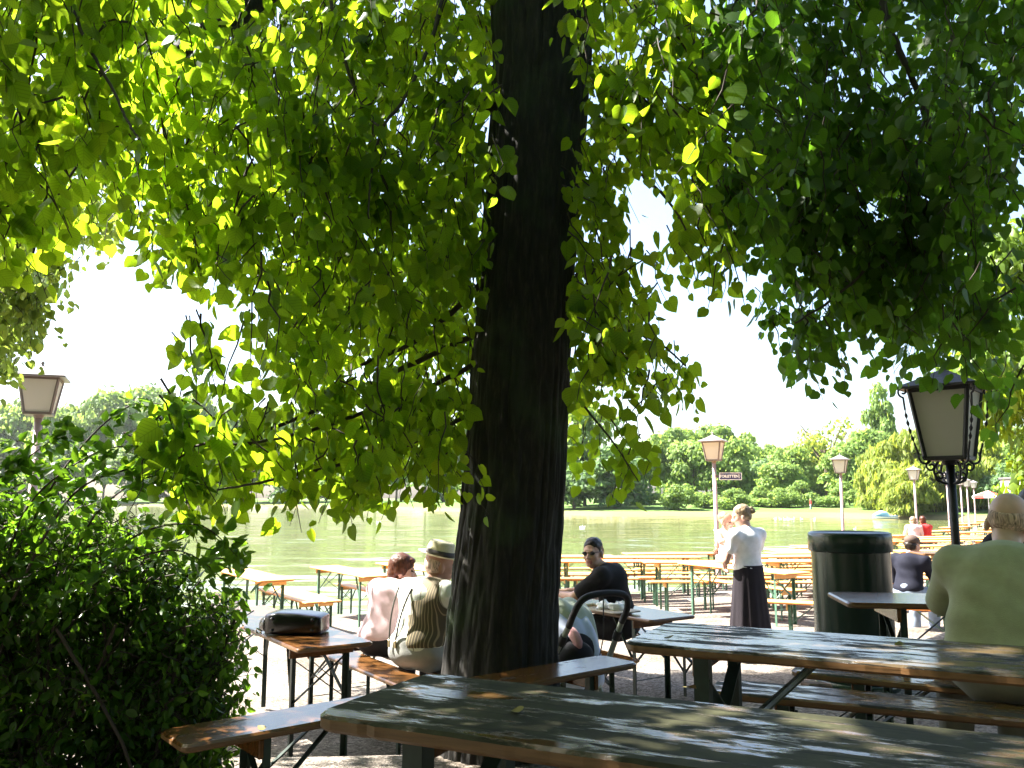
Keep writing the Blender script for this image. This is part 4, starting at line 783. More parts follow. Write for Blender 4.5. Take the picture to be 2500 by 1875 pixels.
    'right': [(1.15,3.44,3.62,0.1),(1.87,4.34,4.19,0.12),(1.94,3.98,3.97,0.11),(2.15,4.09,4.04,0.11),(2.29,3.83,3.89,0.11),(2.74,3.97,3.98,0.11),(0.91,3.33,3.38,0.09),(1.15,3.61,3.61,0.1),(1.49,4.11,3.96,0.11),(1.66,4.09,3.88,0.11),(1.89,4.23,3.96,0.12),(1.97,3.9,3.8,0.11),(2.3,3.94,3.78,0.11),(2.33,3.66,3.6,0.1),(2.71,4.1,3.93,0.11),(0.93,3.15,3.17,0.09),(1.11,3.27,3.26,0.09),(1.69,4.37,3.9,0.12),(1.83,4.2,3.76,0.12),(1.83,3.95,3.64,0.11),(2.13,4.05,3.73,0.11),(2.44,4.01,3.73,0.11),(2.57,4.02,3.72,0.11),(2.71,3.92,3.65,0.11),(0.87,3.14,3.07,0.09),(1.03,3.35,3.17,0.09),(1.77,4.33,3.75,0.12),(1.86,4.22,3.62,0.12),(2.03,4.19,3.63,0.12),(2.11,3.96,3.47,0.11),(2.03,3.58,3.31,0.1),(2.44,3.89,3.49,0.11),(2.66,4.03,3.58,0.11),(1.04,3.49,3.13,0.1),(1.18,3.52,3.08,0.1),(1.69,4.42,3.62,0.12),(1.77,4.1,3.45,0.11),(1.81,3.96,3.31,0.11),(2.02,3.89,3.35,0.11),(2.07,3.73,3.23,0.1),(2.46,3.91,3.36,0.11),(2.7,3.96,3.33,0.11),(0.84,3.19,2.82,0.09),(1.05,3.41,2.95,0.09),(1.46,4.18,3.31,0.11),(1.64,4.01,3.25,0.11),(1.9,4.33,3.34,0.12),(1.88,3.84,3.13,0.1),(2.29,3.97,3.21,0.11),(2.61,3.98,3.18,0.11),(1.16,3.46,2.79,0.09),(1.68,4.41,3.26,0.12),(1.74,4.09,3.09,0.11),(2.03,4.32,3.21,0.12),(1.94,3.58,2.85,0.1),(2.14,3.62,2.92,0.1),(2.4,3.73,2.95,0.1),(0.94,3.44,2.69,0.09),(1.11,3.49,2.66,0.09),(1.47,4.24,2.99,0.11),(1.6,4.06,2.94,0.11),(1.92,4.41,3.11,0.12),(1.9,3.87,2.88,0.1),(1.96,3.81,2.8,0.1),(2,3.54,2.74,0.1),(0.95,3.23,2.5,0.09),(1.39,4.08,2.78,0.11),(1.45,3.9,2.76,0.1),(1.68,4.06,2.78,0.11),(1.84,3.98,2.72,0.11),(2.03,4,2.76,0.11),(2.03,3.54,2.59,0.1),(1.04,3.33,2.41,0.09),(1.53,4.29,2.65,0.11),(1.77,4.09,2.59,0.11),(2.08,4.08,2.65,0.11),(2.08,3.77,2.49,0.1),(1.61,4.28,2.55,0.11),(1.77,4.23,2.56,0.11),(1.94,4.32,2.53,0.12),(2.03,4.16,2.53,0.11),(2.12,4.01,2.41,0.11),(1.5,4.26,2.4,0.11),(1.55,3.98,2.3,0.1),(1.85,4.21,2.39,0.11),(2.02,4.33,2.37,0.11),(1.95,3.77,2.24,0.1),(1.91,4.27,2.25,0.11),(1.97,4.08,2.14,0.11),(1.89,3.58,2.03,0.09),(2.23,3.92,2.14,0.1),(1.55,4.04,2.03,0.11),(2.06,3.8,1.98,0.1),(2.53,4.1,1.84,0.11),(1.28,4.3,4.18,0.12),(1.63,4.73,4.46,0.13),(1.85,4.74,4.5,0.13),(1.91,4.48,4.3,0.12),(2.13,4.54,4.35,0.13),(2.31,4.39,4.23,0.12),(2.56,4.47,4.3,0.12),(1.42,4.36,4.12,0.12),(1.8,4.97,4.48,0.14),(2.36,4.76,4.28,0.13),(2.47,4.55,4.22,0.13),(2.73,4.61,4.26,0.13),(2.79,4.52,4.15,0.12),(2.97,4.41,4.09,0.12),(1.69,5.01,4.24,0.14),(1.86,4.81,4.18,0.13),(2.11,4.86,4.24,0.13),(2.14,4.58,4.06,0.13),(2.63,5.06,4.3,0.14),(2.8,4.98,4.23,0.14),(2.75,4.62,4.03,0.13),(3.03,4.65,4.02,0.13),(3.38,4.85,4.15,0.13),(1.47,5.18,4.18,0.14),(1.6,5.13,4.14,0.14),(1.94,5.27,4.25,0.14),(2.69,5.39,4.35,0.15),(3.15,5.41,4.31,0.15),(1.47,4.89,3.82,0.13),(1.69,4.84,3.82,0.13),(2.02,5.39,4.11,0.15),(2.32,5.36,4.05,0.15),(2.49,4.79,3.74,0.13),(3.01,5.37,4.07,0.15),(2.9,4.95,3.86,0.14),(3.33,5.16,3.93,0.14),(3.23,4.79,3.74,0.13),(1.28,4.71,3.59,0.13),(1.59,5.18,3.75,0.14),(1.87,4.78,3.6,0.13),(2.4,5.29,3.85,0.14),(2.54,5.22,3.81,0.14),(2.53,4.86,3.67,0.13),(2.71,4.7,3.59,0.13),(2.99,4.84,3.62,0.13),(1.44,4.8,3.37,0.13),(1.63,4.82,3.37,0.13),(1.7,4.59,3.28,0.12),(1.9,4.6,3.34,0.12),(2.11,4.55,3.28,0.12),(2.56,5.11,3.56,0.14),(2.59,4.66,3.35,0.13),(2.69,4.58,3.28,0.12),(3.19,5.08,3.55,0.14),(1.21,4.55,3.09,0.12),(1.45,4.58,3.14,0.12),(1.56,4.3,3.06,0.12),(1.71,4.25,2.97,0.11),(2.25,4.78,3.2,0.13),(2.24,4.29,2.99,0.12),(2.56,4.49,3.1,0.12),(1.32,4.63,2.94,0.12),(1.42,4.35,2.91,0.12),(1.59,4.31,2.89,0.12),(2,4.35,2.9,0.12),(2.24,4.43,2.89,0.12),(2.41,4.49,2.89,0.12),(1.24,4.14,2.63,0.11),(1.72,4.46,2.78,0.12),(1.93,4.53,2.79,0.12),(1.98,4.08,2.65,0.11),(2.09,4.11,2.6,0.11),(1.49,4.44,2.6,0.12),(1.57,4.33,2.55,0.12),(1.72,4.12,2.52,0.11),(1.99,4.42,2.55,0.12),(2.08,4.19,2.48,0.11),(2.56,4.4,2.53,0.12),(1.63,4.8,2.5,0.13),(1.83,4.72,2.53,0.12),(2.22,4.75,2.45,0.12),(2.32,4.57,2.49,0.12),(2.51,4.44,2.44,0.12),(2.54,4.31,2.35,0.11),(1.65,4.61,2.25,0.12),(2.09,4.61,2.3,0.12),(2.38,4.82,2.32,0.13),(2.53,4.77,2.28,0.12),(2.69,4.74,2.29,0.12),(1.97,5.17,2.28,0.14),(2.28,5.31,2.27,0.14),(2.45,4.83,2.2,0.13),(3.09,5.13,1.99,0.13),(1.37,4.03,3.1,0.11),(1.85,4.01,3.07,0.11),(2.06,4.06,3.1,0.11),(1.44,4.03,2.96,0.11),(1.64,4.04,2.94,0.11),(2.28,4.35,3.06,0.12),(2.44,4.32,3.06,0.12),(1.53,4.04,2.74,0.11),(1.78,4.25,2.86,0.11),(1.86,4,2.76,0.11),(2.03,4.07,2.81,0.11),(1.46,4,2.61,0.11),(1.73,4.35,2.71,0.12),(2.38,4.21,2.67,0.11),(1.62,4.37,2.6,0.12),(2.02,4.44,2.56,0.12),(2.08,4.16,2.48,0.11),(1.82,4.17,2.33,0.11),(1.93,4.08,2.35,0.11),(2.26,4.28,2.35,0.11),(2.33,4.17,2.35,0.11),(2.22,4.15,2.17,0.11),(2.49,4.34,2.25,0.11),(3.01,5.19,3.74,0.14),(1.89,5.04,3.49,0.14),(2.32,5.4,3.66,0.15),(2.48,5.37,3.62,0.14),(2.62,5.19,3.58,0.14),(2.93,5.3,3.59,0.14),(2.69,5.43,3.47,0.15),(2.82,5.29,3.46,0.14),(3.09,5.38,3.48,0.14),(1.93,5.54,3.34,0.15),(1.94,5.1,3.12,0.14),(2.31,5.49,3.34,0.15),(2.52,5.5,3.32,0.15),(2.57,5.01,3.14,0.13),(1.77,5.04,2.97,0.13),(2.1,5.21,3.03,0.14),(2.88,5.08,2.98,0.14),(2.37,5.56,2.87,0.15),(2.54,5.43,2.89,0.14),(2.95,5.05,2.75,0.13),(2.75,5.23,2.67,0.14),(2.7,5.07,2.42,0.13),(2.52,3.83,2.83,0.1),(2.58,4.14,2.88,0.11),(2.44,4.02,2.62,0.11),(2.69,4.03,2.46,0.11),(2.85,4.32,2.29,0.11)],
    'left': [(-3.6,5.6,3.03,0.11),(-3.8,6.25,3.23,0.12),(-3.81,5.82,2.99,0.11),(-3.67,5.84,2.96,0.11),(-3.77,6.28,3.07,0.12),(-3.7,5.59,2.81,0.11),(-3.73,5.92,2.9,0.11),(-3.43,5.6,2.73,0.11),(-3.66,5.61,2.61,0.11),(-3.6,5.76,2.73,0.11),(-3.38,5.74,2.65,0.11),(-4,6.1,2.56,0.12),(-3.91,6.13,2.57,0.12),(-3.68,6.14,2.62,0.12),(-4.15,6.34,2.44,0.12),(-3.79,6.09,2.4,0.12),(-4.49,7.23,3.47,0.14),(-3.96,6.55,3.22,0.13),(-4.39,6.94,3.15,0.13),(-4.3,7,3.21,0.14),(-3.89,6.82,3.16,0.13),(-4.4,6.84,2.89,0.13),(-3.95,6.43,2.84,0.12),(-3.98,6.33,2.64,0.12),(-4.08,6.7,2.7,0.13),(-4.7,7.24,2.61,0.14),(-4.36,6.63,2.34,0.13),(-4.34,6.79,2.37,0.13),(-4.1,7.11,3.8,0.14),(-4.36,7.88,4.18,0.15),(-3.68,7.08,3.75,0.14),(-4.24,7.27,3.69,0.14),(-4.27,7.73,3.9,0.15),(-4.42,8.49,4.5,0.17),(-4.99,8.65,4.33,0.17),(-4.48,8.11,4.26,0.16),(-4.43,8.65,4.33,0.17),(-4.8,8.73,4.22,0.17),(-4.56,8.73,4.23,0.17)]}


def in_boughs(bl, per, seed):
    r = np.random.default_rng(seed); out = []
    for (x, y, z, rad) in bl:
        k = r.poisson(per * min(1.4, max(.5, (rad / .1) ** 1.0)))
        if not k: continue
        p = r.normal(size=(k, 3)); p /= np.linalg.norm(p, axis=1)[:, None]; p *= (r.random((k, 1)) ** (1 / 3))
        out.append(np.array([x, y, z + .03]) + p * np.array([rad, rad * 3.2, rad]))
    return np.concatenate(out)

def overhead(n, box, seed, slope=.70):
    """crown above the camera's view: points higher than the line of sight to the top of the photograph"""
    r = np.random.default_rng(seed)
    P = r.uniform([b[0] for b in box], [b[1] for b in box], (n * 4, 3))
    lim = EYE + slope * np.maximum(P[:, 1], 0) + .45
    P = P[P[:, 2] > lim]
    return P[:n]

def smooth_path(pts, k=8):
    P = [Vector(p) for p in pts]; out = []
    for i in range(len(P) - 1):
        p0, p1, p2, p3 = P[max(i - 1, 0)], P[i], P[i + 1], P[min(i + 2, len(P) - 1)]
        for j in range(k):
            t = j / k
            out.append(.5 * ((2 * p1) + (p2 - p0) * t + (2 * p0 - 5 * p1 + 4 * p2 - p3) * t * t + (3 * p1 - p0 - 3 * p2 + p3) * t ** 3))
    out.append(P[-1]); return out

def limb(b, pts, r0, r1):
    S = smooth_path(pts); n = len(S)
    S = [s + Vector((random.gauss(0, r0 * .12), random.gauss(0, r0 * .12), random.gauss(0, r0 * .12))) for s in S]
    b.tube(S, [r0 + (r1 - r0) * i / (n - 1) for i in range(n)], 7)

def bark_trunk(name, spine, mat, parent, na=260, nz=420, amp=.022, seed=0):
    """spine [(z, x, y, r)] -> ridged trunk"""
    S = np.array(spine); z = np.linspace(S[0, 0], S[-1, 0], nz)
    def itp(c):
        # smooth interpolation
        v = np.interp(z, S[:, 0], S[:, c]); ker = np.hanning(31); ker /= ker.sum()
        return np.convolve(np.pad(v, 15, mode='edge'), ker, 'valid')
    cx, cy, rr = itp(1), itp(2), itp(3)
    th = np.arange(na) / na
    TH, Z = np.meshgrid(th, z, indexing='ij')
    warp = (vnoise(TH * 12, Z * 1.6, 12, seed + 5) - .5) * .9
    n1 = vnoise(TH * 40 + warp, Z * 1.5, 40, seed); n2 = vnoise(TH * 70 + warp * 2, Z * 4.5, 70, seed + 1); n3 = vnoise(TH * 140, Z * 16, 140, seed + 2); n0 = vnoise(TH * 5, Z * .9, 5, seed + 3)
    ridge = 1 - np.abs(2 * n1 - 1); ridge2 = 1 - np.abs(2 * n2 - 1)
    R = rr[None] * (1 + .09 * (n0 - .5)) + amp * (-.75 * ridge ** 3 - .45 * ridge2 ** 2 + .25 * (n3 - .5)) + amp * .5
    # root flare lobes and knots
    A = TH * 2 * np.pi
    X = cx[None] + R * np.cos(A); Yy = cy[None] + R * np.sin(A)
    V = np.stack([X, Yy, Z], -1).reshape(-1, 3)
    ii, jj = np.meshgrid(np.arange(na), np.arange(nz - 1), indexing='ij'); i2 = (ii + 1) % na
    q = np.stack([ii * nz + jj, i2 * nz + jj, i2 * nz + jj + 1, ii * nz + jj + 1], -1).reshape(-1, 4)
    return np_mesh(name, V, [q], [mat], smooth=True, parent=parent)

# --- the big lime tree
lime = empty("lime_tree", (0, 0, 0), 0, "large lime tree with thick dark ridged trunk standing before the lake", "tree")
bark_trunk("trunk", [(-.6, -.10, 4.60, .42), (-.2, -.085, 4.58, .35), (.15, -.075, 4.56, .325), (.45, -.065, 4.55, .305), (.75, -.04, 4.55, .298), (1.23, .005, 4.55, .285), (1.72, .04, 4.55, .278),
                     (2.25, .075, 4.55, .268), (2.8, .11, 4.55, .266), (3.3, .145, 4.55, .276), (3.5, .155, 4.55, .282), (3.82, .18, 4.55, .28), (4.2, .175, 4.55, .31), (5.0, .2, 4.6, .30), (6.4, .3, 4.7, .24), (8.5, .4, 4.8, .16), (11, .5, 4.9, .06)], M['bark'], lime)
b = MB(); limb(b, [(-.10, 4.40, 3.46), (-.135, 4.36, 3.50), (-.14, 4.34, 3.56)], .05, .035); b.build("branch_stub", M['bark'], lime)
b = MB()
limb(b, [(-.1, 4.5, 4.6), (-.7, 4.45, 4.75), (-1.21, 4.3, 4.21), (-1.39, 4.0, 3.79), (-1.47, 3.8, 3.58), (-1.56, 3.7, 3.41), (-1.63, 3.6, 3.22)], .062, .042)
limb(b, [(.0, 4.5, 5.3), (-1.2, 4.0, 5.3), (-2.6, 3.2, 4.9), (-3.8, 2.4, 4.2)], .08, .02)
limb(b, [(.3, 4.6, 5.5), (1.2, 4.7, 5.6), (2.1, 4.6, 5.0), (2.8, 4.6, 4.5)], .08, .03)
limb(b, [(.2, 4.4, 5.0), (.4, 3.0, 5.5), (.6, 1.2, 5.6), (.7, -.5, 5.2)], .09, .03)
limb(b, [(.1, 4.8, 4.8), (-.6, 6.2, 5.6), (-1.2, 7.4, 6.0)], .09, .03)
b.build("limbs", M['bark'], lime)
b = MB()
for pts, r0, r1 in [
 ([(-.95, 4.0, 4.1), (-.95, 4.0, 3.88), (-.84, 3.9, 3.46), (-.71, 3.8, 3.14), (-.62, 3.7, 3.01)], .012, .006),
 ([(-.33, 4.2, 4.2), (-.37, 4.1, 3.94), (-.42, 4.0, 3.62), (-.52, 3.8, 3.21), (-.61, 3.7, 3.01), (-.64, 3.6, 2.73), (-.63, 3.5, 2.5)], .014, .004),
 ([(-1.66, 2.8, 3.3), (-1.56, 2.7, 3.03), (-1.42, 2.6, 2.78), (-1.28, 2.5, 2.58), (-1.18, 2.4, 2.43), (-1.09, 2.3, 2.32)], .008, .003),
 ([(-.1, 4.45, 2.6), (-.15, 4.4, 2.47), (-.36, 4.3, 2.22), (-.53, 4.1, 2.04), (-.72, 3.9, 1.91)], .022, .008),
 ([(-.15, 4.5, 2.05), (-.23, 4.45, 1.99), (-.49, 4.2, 1.81), (-.76, 3.9, 1.66), (-.99, 3.5, 1.53), (-1.17, 3.2, 1.48)], .018, .004),
 ([(-.15, 4.5, 2.2), (-.58, 4.5, 2.0), (-.91, 4.4, 1.81), (-1.22, 4.0, 1.6), (-1.36, 3.6, 1.57), (-1.46, 3.3, 1.45)], .018, .003),
 ([(-.18, 4.45, 1.78), (-.26, 4.4, 1.71), (-.52, 4.1, 1.54), (-.81, 3.6, 1.41), (-.97, 3.2, 1.34), (-1.06, 3.0, 1.31)], .014, .003),
 ([(.35, 4.55, 3.55), (.49, 4.5, 3.46), (.67, 4.4, 3.12), (.84, 4.3, 2.88), (.91, 4.2, 2.67)], .012, .006),
 ([(.95, 4.4, 4.2), (1.01, 4.3, 3.77), (1.09, 4.2, 3.58), (1.15, 4.1, 3.38), (1.28, 4.0, 3.02), (1.42, 3.9, 2.57)], .02, .005),
 ([(.3, 4.5, 2.42), (.37, 4.45, 2.36), (.55, 4.3, 2.19), (.73, 4.1, 2.06), (.85, 4.0, 1.92)], .012, .004),
 ([(.28, 4.5, 1.95), (.34, 4.5, 1.85), (.43, 4.4, 1.71), (.53, 4.25, 1.55), (.63, 4.15, 1.36)], .009, .003),
 ([(.27, 4.42, 2.78), (.36, 4.36, 2.72), (.385, 4.34, 2.6), (.33, 4.36, 2.42), (.29, 4.4, 2.35)], .012, .006)]:
    limb(b, pts, r0, r1)
b.build("branches", M['twig'], lime)

def foliage_for(parent, pts, L, droop, nleaf, size, seed, mat, tw='twigs', fo='foliage'):
    path, rad, P, tip, nr, sz, tone = sprays(pts, L, droop, nleaf, size, seed)
    V, Q = tubes_np(path, rad)
    np_mesh(tw, V, [Q], [M['twig']], parent=parent)
    leaves(fo, P, tip, nr, sz, mat, parent, tone)
    return len(P)

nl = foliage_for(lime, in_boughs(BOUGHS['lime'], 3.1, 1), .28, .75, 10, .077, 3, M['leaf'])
foliage_for(lime, np.concatenate([overhead(850, ((-3.2, 4), (-7, 8), (3.5, 8)), 2), overhead(520, ((-5.2, -2.2), (-1, 3.2), (3, 6)), 28), overhead(1200, ((-7, 7), (-9, 1), (3.2, 6)), 22), overhead(3400, ((-5.6, 4.5), (6.2, 10.6), (5.5, 11)), 23), overhead(600, ((-7, -5), (8.6, 10.6), (7, 11)), 26), overhead(500, ((-3, .6), (4.2, 6.2), (4.2, 7)), 27), overhead(1300, ((-6, 4), (-1, 5), (3.2, 7)), 25)]), .4, .6, 9, .14, 43, M['leaf_shade'], 'unseen_shade_twigs', 'unseen_shade_foliage')  # unseen upper crown, boxes set along the sun's path to shade tables and gravel
# --- the tree at the right whose trunk stands out of the picture
rt = empty("lime_tree", (5.4, 5.2, 0), 0, "lime tree with shade darkened leaves overhanging the lantern, trunk out of the picture", "tree")
rt.location = (0, 0, 0)
bark_trunk("trunk", [(-.6, 5.4, 5.2, .36), (0, 5.4, 5.2, .30), (1, 5.42, 5.2, .26), (3, 5.45, 5.25, .24), (5, 5.5, 5.3, .2), (8.5, 5.6, 5.4, .06)], M['bark'], rt, na=120, nz=200)
b = MB()
limb(b, [(5.45, 5.25, 3.4), (4.5, 5.0, 4.3), (3.3, 4.8, 4.6), (2.2, 4.5, 4.6)], .09, .03)
limb(b, [(5.45, 5.25, 2.8), (4.4, 5.0, 3.4), (3.4, 4.8, 3.5), (2.6, 4.6, 3.1)], .06, .02)
b.build("limbs", M['bark'], rt)
b = MB()
limb(b, [(2.1, 4.5, 4.6), (2.11, 4.4, 4.17), (2.13, 4.3, 3.79), (2.19, 4.2, 3.42), (2.23, 4.2, 3.1), (2.04, 4.1, 2.76), (1.71, 4.0, 2.36), (1.36, 3.9, 2.11)], .024, .005)
limb(b, [(2.8, 4.7, 4.6), (2.76, 4.6, 4.3), (2.53, 4.6, 3.79), (2.34, 4.5, 3.32), (2.11, 4.4, 2.47)], .026, .006)
b.build("branches", M['twig'], rt)
foliage_for(rt, in_boughs(BOUGHS['right'], 3.4, 5), .28, .75, 10, .076, 7, M['leaf_shade'])
foliage_for(rt, overhead(1850, ((1, 9), (-7, 9), (3.5, 8)), 6), .4, .6, 9, .14, 47, M['leaf_shade'], 'unseen_shade_twigs', 'unseen_shade_foliage')  # unseen upper crown, placed for the shade it casts on the right
# --- the tree at the left, its sunlit hanging tip in the picture
lt_ = empty("lime_tree", (0, 0, 0), 0, "lime tree at the left whose pale sunlit branch tips hang above the lamp", "tree")
bark_trunk("trunk", [(-.6, -8.6, 7.2, .34), (0, -8.6, 7.2, .28), (2, -8.6, 7.2, .24), (5, -8.6, 7.2, .18), (8, -8.6, 7.2, .06)], M['bark'], lt_, na=100, nz=160)
b = MB(); limb(b, [(-8.6, 7.2, 3.6), (-6.8, 7.4, 4.6), (-5.0, 7.6, 4.9), (-3.9, 7.7, 4.4)], .08, .02); limb(b, [(-6.2, 7.4, 4.7), (-4.6, 6.6, 4.4), (-3.8, 6.3, 3.8), (-3.7, 6.2, 3.0)], .03, .008); b.build("limbs", M['bark'], lt_)
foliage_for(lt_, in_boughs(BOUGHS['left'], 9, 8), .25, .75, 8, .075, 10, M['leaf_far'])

foliage_for(lt_, np.concatenate([overhead(120, ((-10, -5.5), (6, 10), (4, 8)), 9, slope=.75), overhead(520, ((-9, -4.6), (.5, 5.8), (2.2, 7)), 19, slope=0)]), .4, .6, 9, .13, 49, M['leaf_shade'], 'unseen_shade_twigs', 'unseen_shade_foliage')  # unseen sprays added beside the view to shade the shrub
# --- the shrub at the left
shrub = empty("shrub", (0, 0, 0), 0, "dense dark shrub with small glossy leaves and long arching shoots", "shrub")
SHR = [(-1.33, 3.75, .55, .16, .4), (-1.15, 3.55, .02, .14, .06), (-2.2, 3.45, 1.15, .5, .22), (-2.9, 3.4, 1.25, .5, .3), (-1.9, 3.55, 1.0, .5, .3), (-2.5, 3.5, 1.1, .6, .35), (-1.42, 3.62, .35, .28, .6), (-2.05, 3.5, .25, .55, .55), (-2.7, 3.6, .45, .7, .7), (-1.75, 3.55, .62, .42, .4), (-2.3, 3.5, .85, .55, .35), (-3.1, 3.7, .9, .6, .5), (-1.5, 3.65, .15, .33, .5), (-1.47, 3.6, .62, .27, .42), (-2.3, 3.2, -.05, .6, .45), (-1.75, 3.3, -.05, .35, .4), (-3.3, 3.3, .2, .6, .8), (-1.62, 3.55, .98, .25, .16)]
r_ = np.random.default_rng(31); pts = []
for (x, y, z, rh, rv) in SHR:
    k = int(2100 * rh * rv / .2 * .24)
    p = r_.normal(size=(k, 3)); p /= np.linalg.norm(p, axis=1)[:, None]; p *= (r_.random((k, 1)) ** .42)
    pts.append(np.array([x, y, z]) + p * np.array([rh, rh * .9, rv]))
pts = np.concatenate(pts)
# arching shoots with larger leaves
SHOOT = [[(-2.0, 3.3, .9), (-1.75, 3.2, 1.35), (-1.45, 3.1, 1.62), (-1.2, 3.05, 1.6)], [(-2.2, 3.2, .9), (-1.95, 3.1, 1.3), (-1.75, 3.05, 1.45), (-1.62, 3.0, 1.52)], [(-2.4, 3.3, .9), (-2.2, 3.2, 1.2), (-2.05, 3.1, 1.4)],
         [(-1.9, 3.4, .8), (-1.5, 3.3, 1.12), (-1.2, 3.2, 1.18), (-1.02, 3.15, 1.06)], [(-2.6, 3.4, 1.0), (-2.3, 3.3, 1.45), (-1.9, 3.2, 1.5)], [(-1.8, 3.4, .9), (-1.65, 3.3, 1.2), (-1.4, 3.2, 1.36), (-1.15, 3.1, 1.33)],
         [(-2.0, 3.3, .9), (-1.85, 3.2, 1.25), (-1.55, 3.1, 1.45), (-1.3, 3.05, 1.47)], [(-2.3, 3.2, 1.0), (-2.1, 3.1, 1.3), (-1.8, 3.05, 1.40)], [(-1.5, 3.6, .8), (-1.28, 3.5, 1.02), (-1.1, 3.45, 1.02)]]
b = MB(); shp = []
SHOOT += [[(a + .12, b_ - .1, c_) if i == 0 else (a + random.uniform(-.25, .2), b_ + random.uniform(-.25, .2), c_ + random.uniform(-.22, .04)) for i, (a, b_, c_) in enumerate(q)] for q in SHOOT[:5]]
for s in SHOOT:
    S = smooth_path(s, 10); b.tube(S, [.006 - .0045 * i / (len(S) - 1) for i in range(len(S))], 5)
    for i, q in enumerate(S):
        if i > 3: shp += [tuple(q)] * 4
for i in range(40):
    x, y = random.uniform(-2.9, -1.4), random.uniform(3.2, 3.8)
    b.tube(smooth_path([(x, y, -.45), (x + random.uniform(-.1, .1), y, .2), (x + random.uniform(-.3, .3), y + random.uniform(-.2, .2), .8)], 4), .007, 5)
b.build("stems", M['twig'], shrub)
n = len(pts); per = 7
path, rad, P, tip, nr, sz, tone = sprays(pts, .16, .35, per, .046, 33, spread=.9)
tip += r_.normal(size=tip.shape) * .5; nr = r_.normal(size=nr.shape) + np.array([0, -.1, .5])
V, Q = tubes_np(path, rad * .6); np_mesh("twigs", V, [Q], [M['twig']], parent=shrub)
shp = np.array(shp); m_ = len(shp)
shp = shp + r_.normal(size=shp.shape) * .022; tipS = r_.normal(size=(m_, 3)) * .7 + np.array([.3, 0, -.1]); nrS = r_.normal(size=(m_, 3)) * .6 + np.array([0, -.5, .7])
szS = r_.uniform(.04, .07, m_)
leaves("foliage", np.concatenate([P, shp]), np.concatenate([tip, tipS]), np.concatenate([nr, nrS]), np.concatenate([sz, szS]), M['leaf_bush'], shrub,
       np.concatenate([tone, r_.uniform(.3, .9, m_)]), oval=True, bend=.15)
print("leaves:", nl, "shrub:", len(P))
# unseen trees added behind the seats to keep skylight off the terrace
for i, (x, y) in enumerate([(-9, -5), (-4, -8), (2, -9), (7, -7), (11, -2), (-12, 1)]):
    far_tree('dark', x, y, 9.5, 8.5, "broad unseen tree added behind the terrace for its shade", "unseen trees added for shade", name="lime_tree", i=i)

# ------------------------------------------------------------------ lamps, sign, bin, small things
M['lamp_metal'] = plain("brown_lamp_metal", (.14, .105, .09), .5)
M['lamp_roof'] = plain("lamp_roof_metal", (.22, .19, .19), .4)
M['lamp_pole'] = plain("rosy_lamp_pole", (.42, .29, .27), .5, noise=.15, nscale=8)
M['black_iron'] = plain("black_wrought_iron", (.008, .007, .007), .55, bump=.3, bscale=60)
def frosted(name, col, tw):
    m, N, L, b = new_mat(name)
    b.inputs["Base Color"].default_value = (*col, 1); b.inputs["Roughness"].default_value = .45
    tc = N.new("ShaderNodeTexCoord"); n = N.new("ShaderNodeTexNoise"); n.inputs["Scale"].default_value = 90; L.new(tc.outputs["Object"], n.inputs["Vector"])
    bp = N.new("ShaderNodeBump"); bp.inputs["Strength"].default_value = .15; bp.inputs["Distance"].default_value = .004; L.new(n.outputs["Fac"], bp.inputs["Height"]); L.new(bp.outputs[0], b.inputs["Normal"])
    t = N.new("ShaderNodeBsdfTranslucent"); t.inputs[0].default_value = (*col, 1); x = N.new("ShaderNodeMixShader"); x.inputs[0].default_value = tw
    L.new(b.outputs[0], x.inputs[1]); L.new(t.outputs[0], x.inputs[2]); L.new(x.outputs[0], N["Material Output"].inputs[0])
    return m
M['pane'] = frosted("frosted_lamp_pane", (.78, .74, .68), .5)
M['pane_old'] = frosted("dusty_yellowed_pane", (.62, .60, .50), .5)

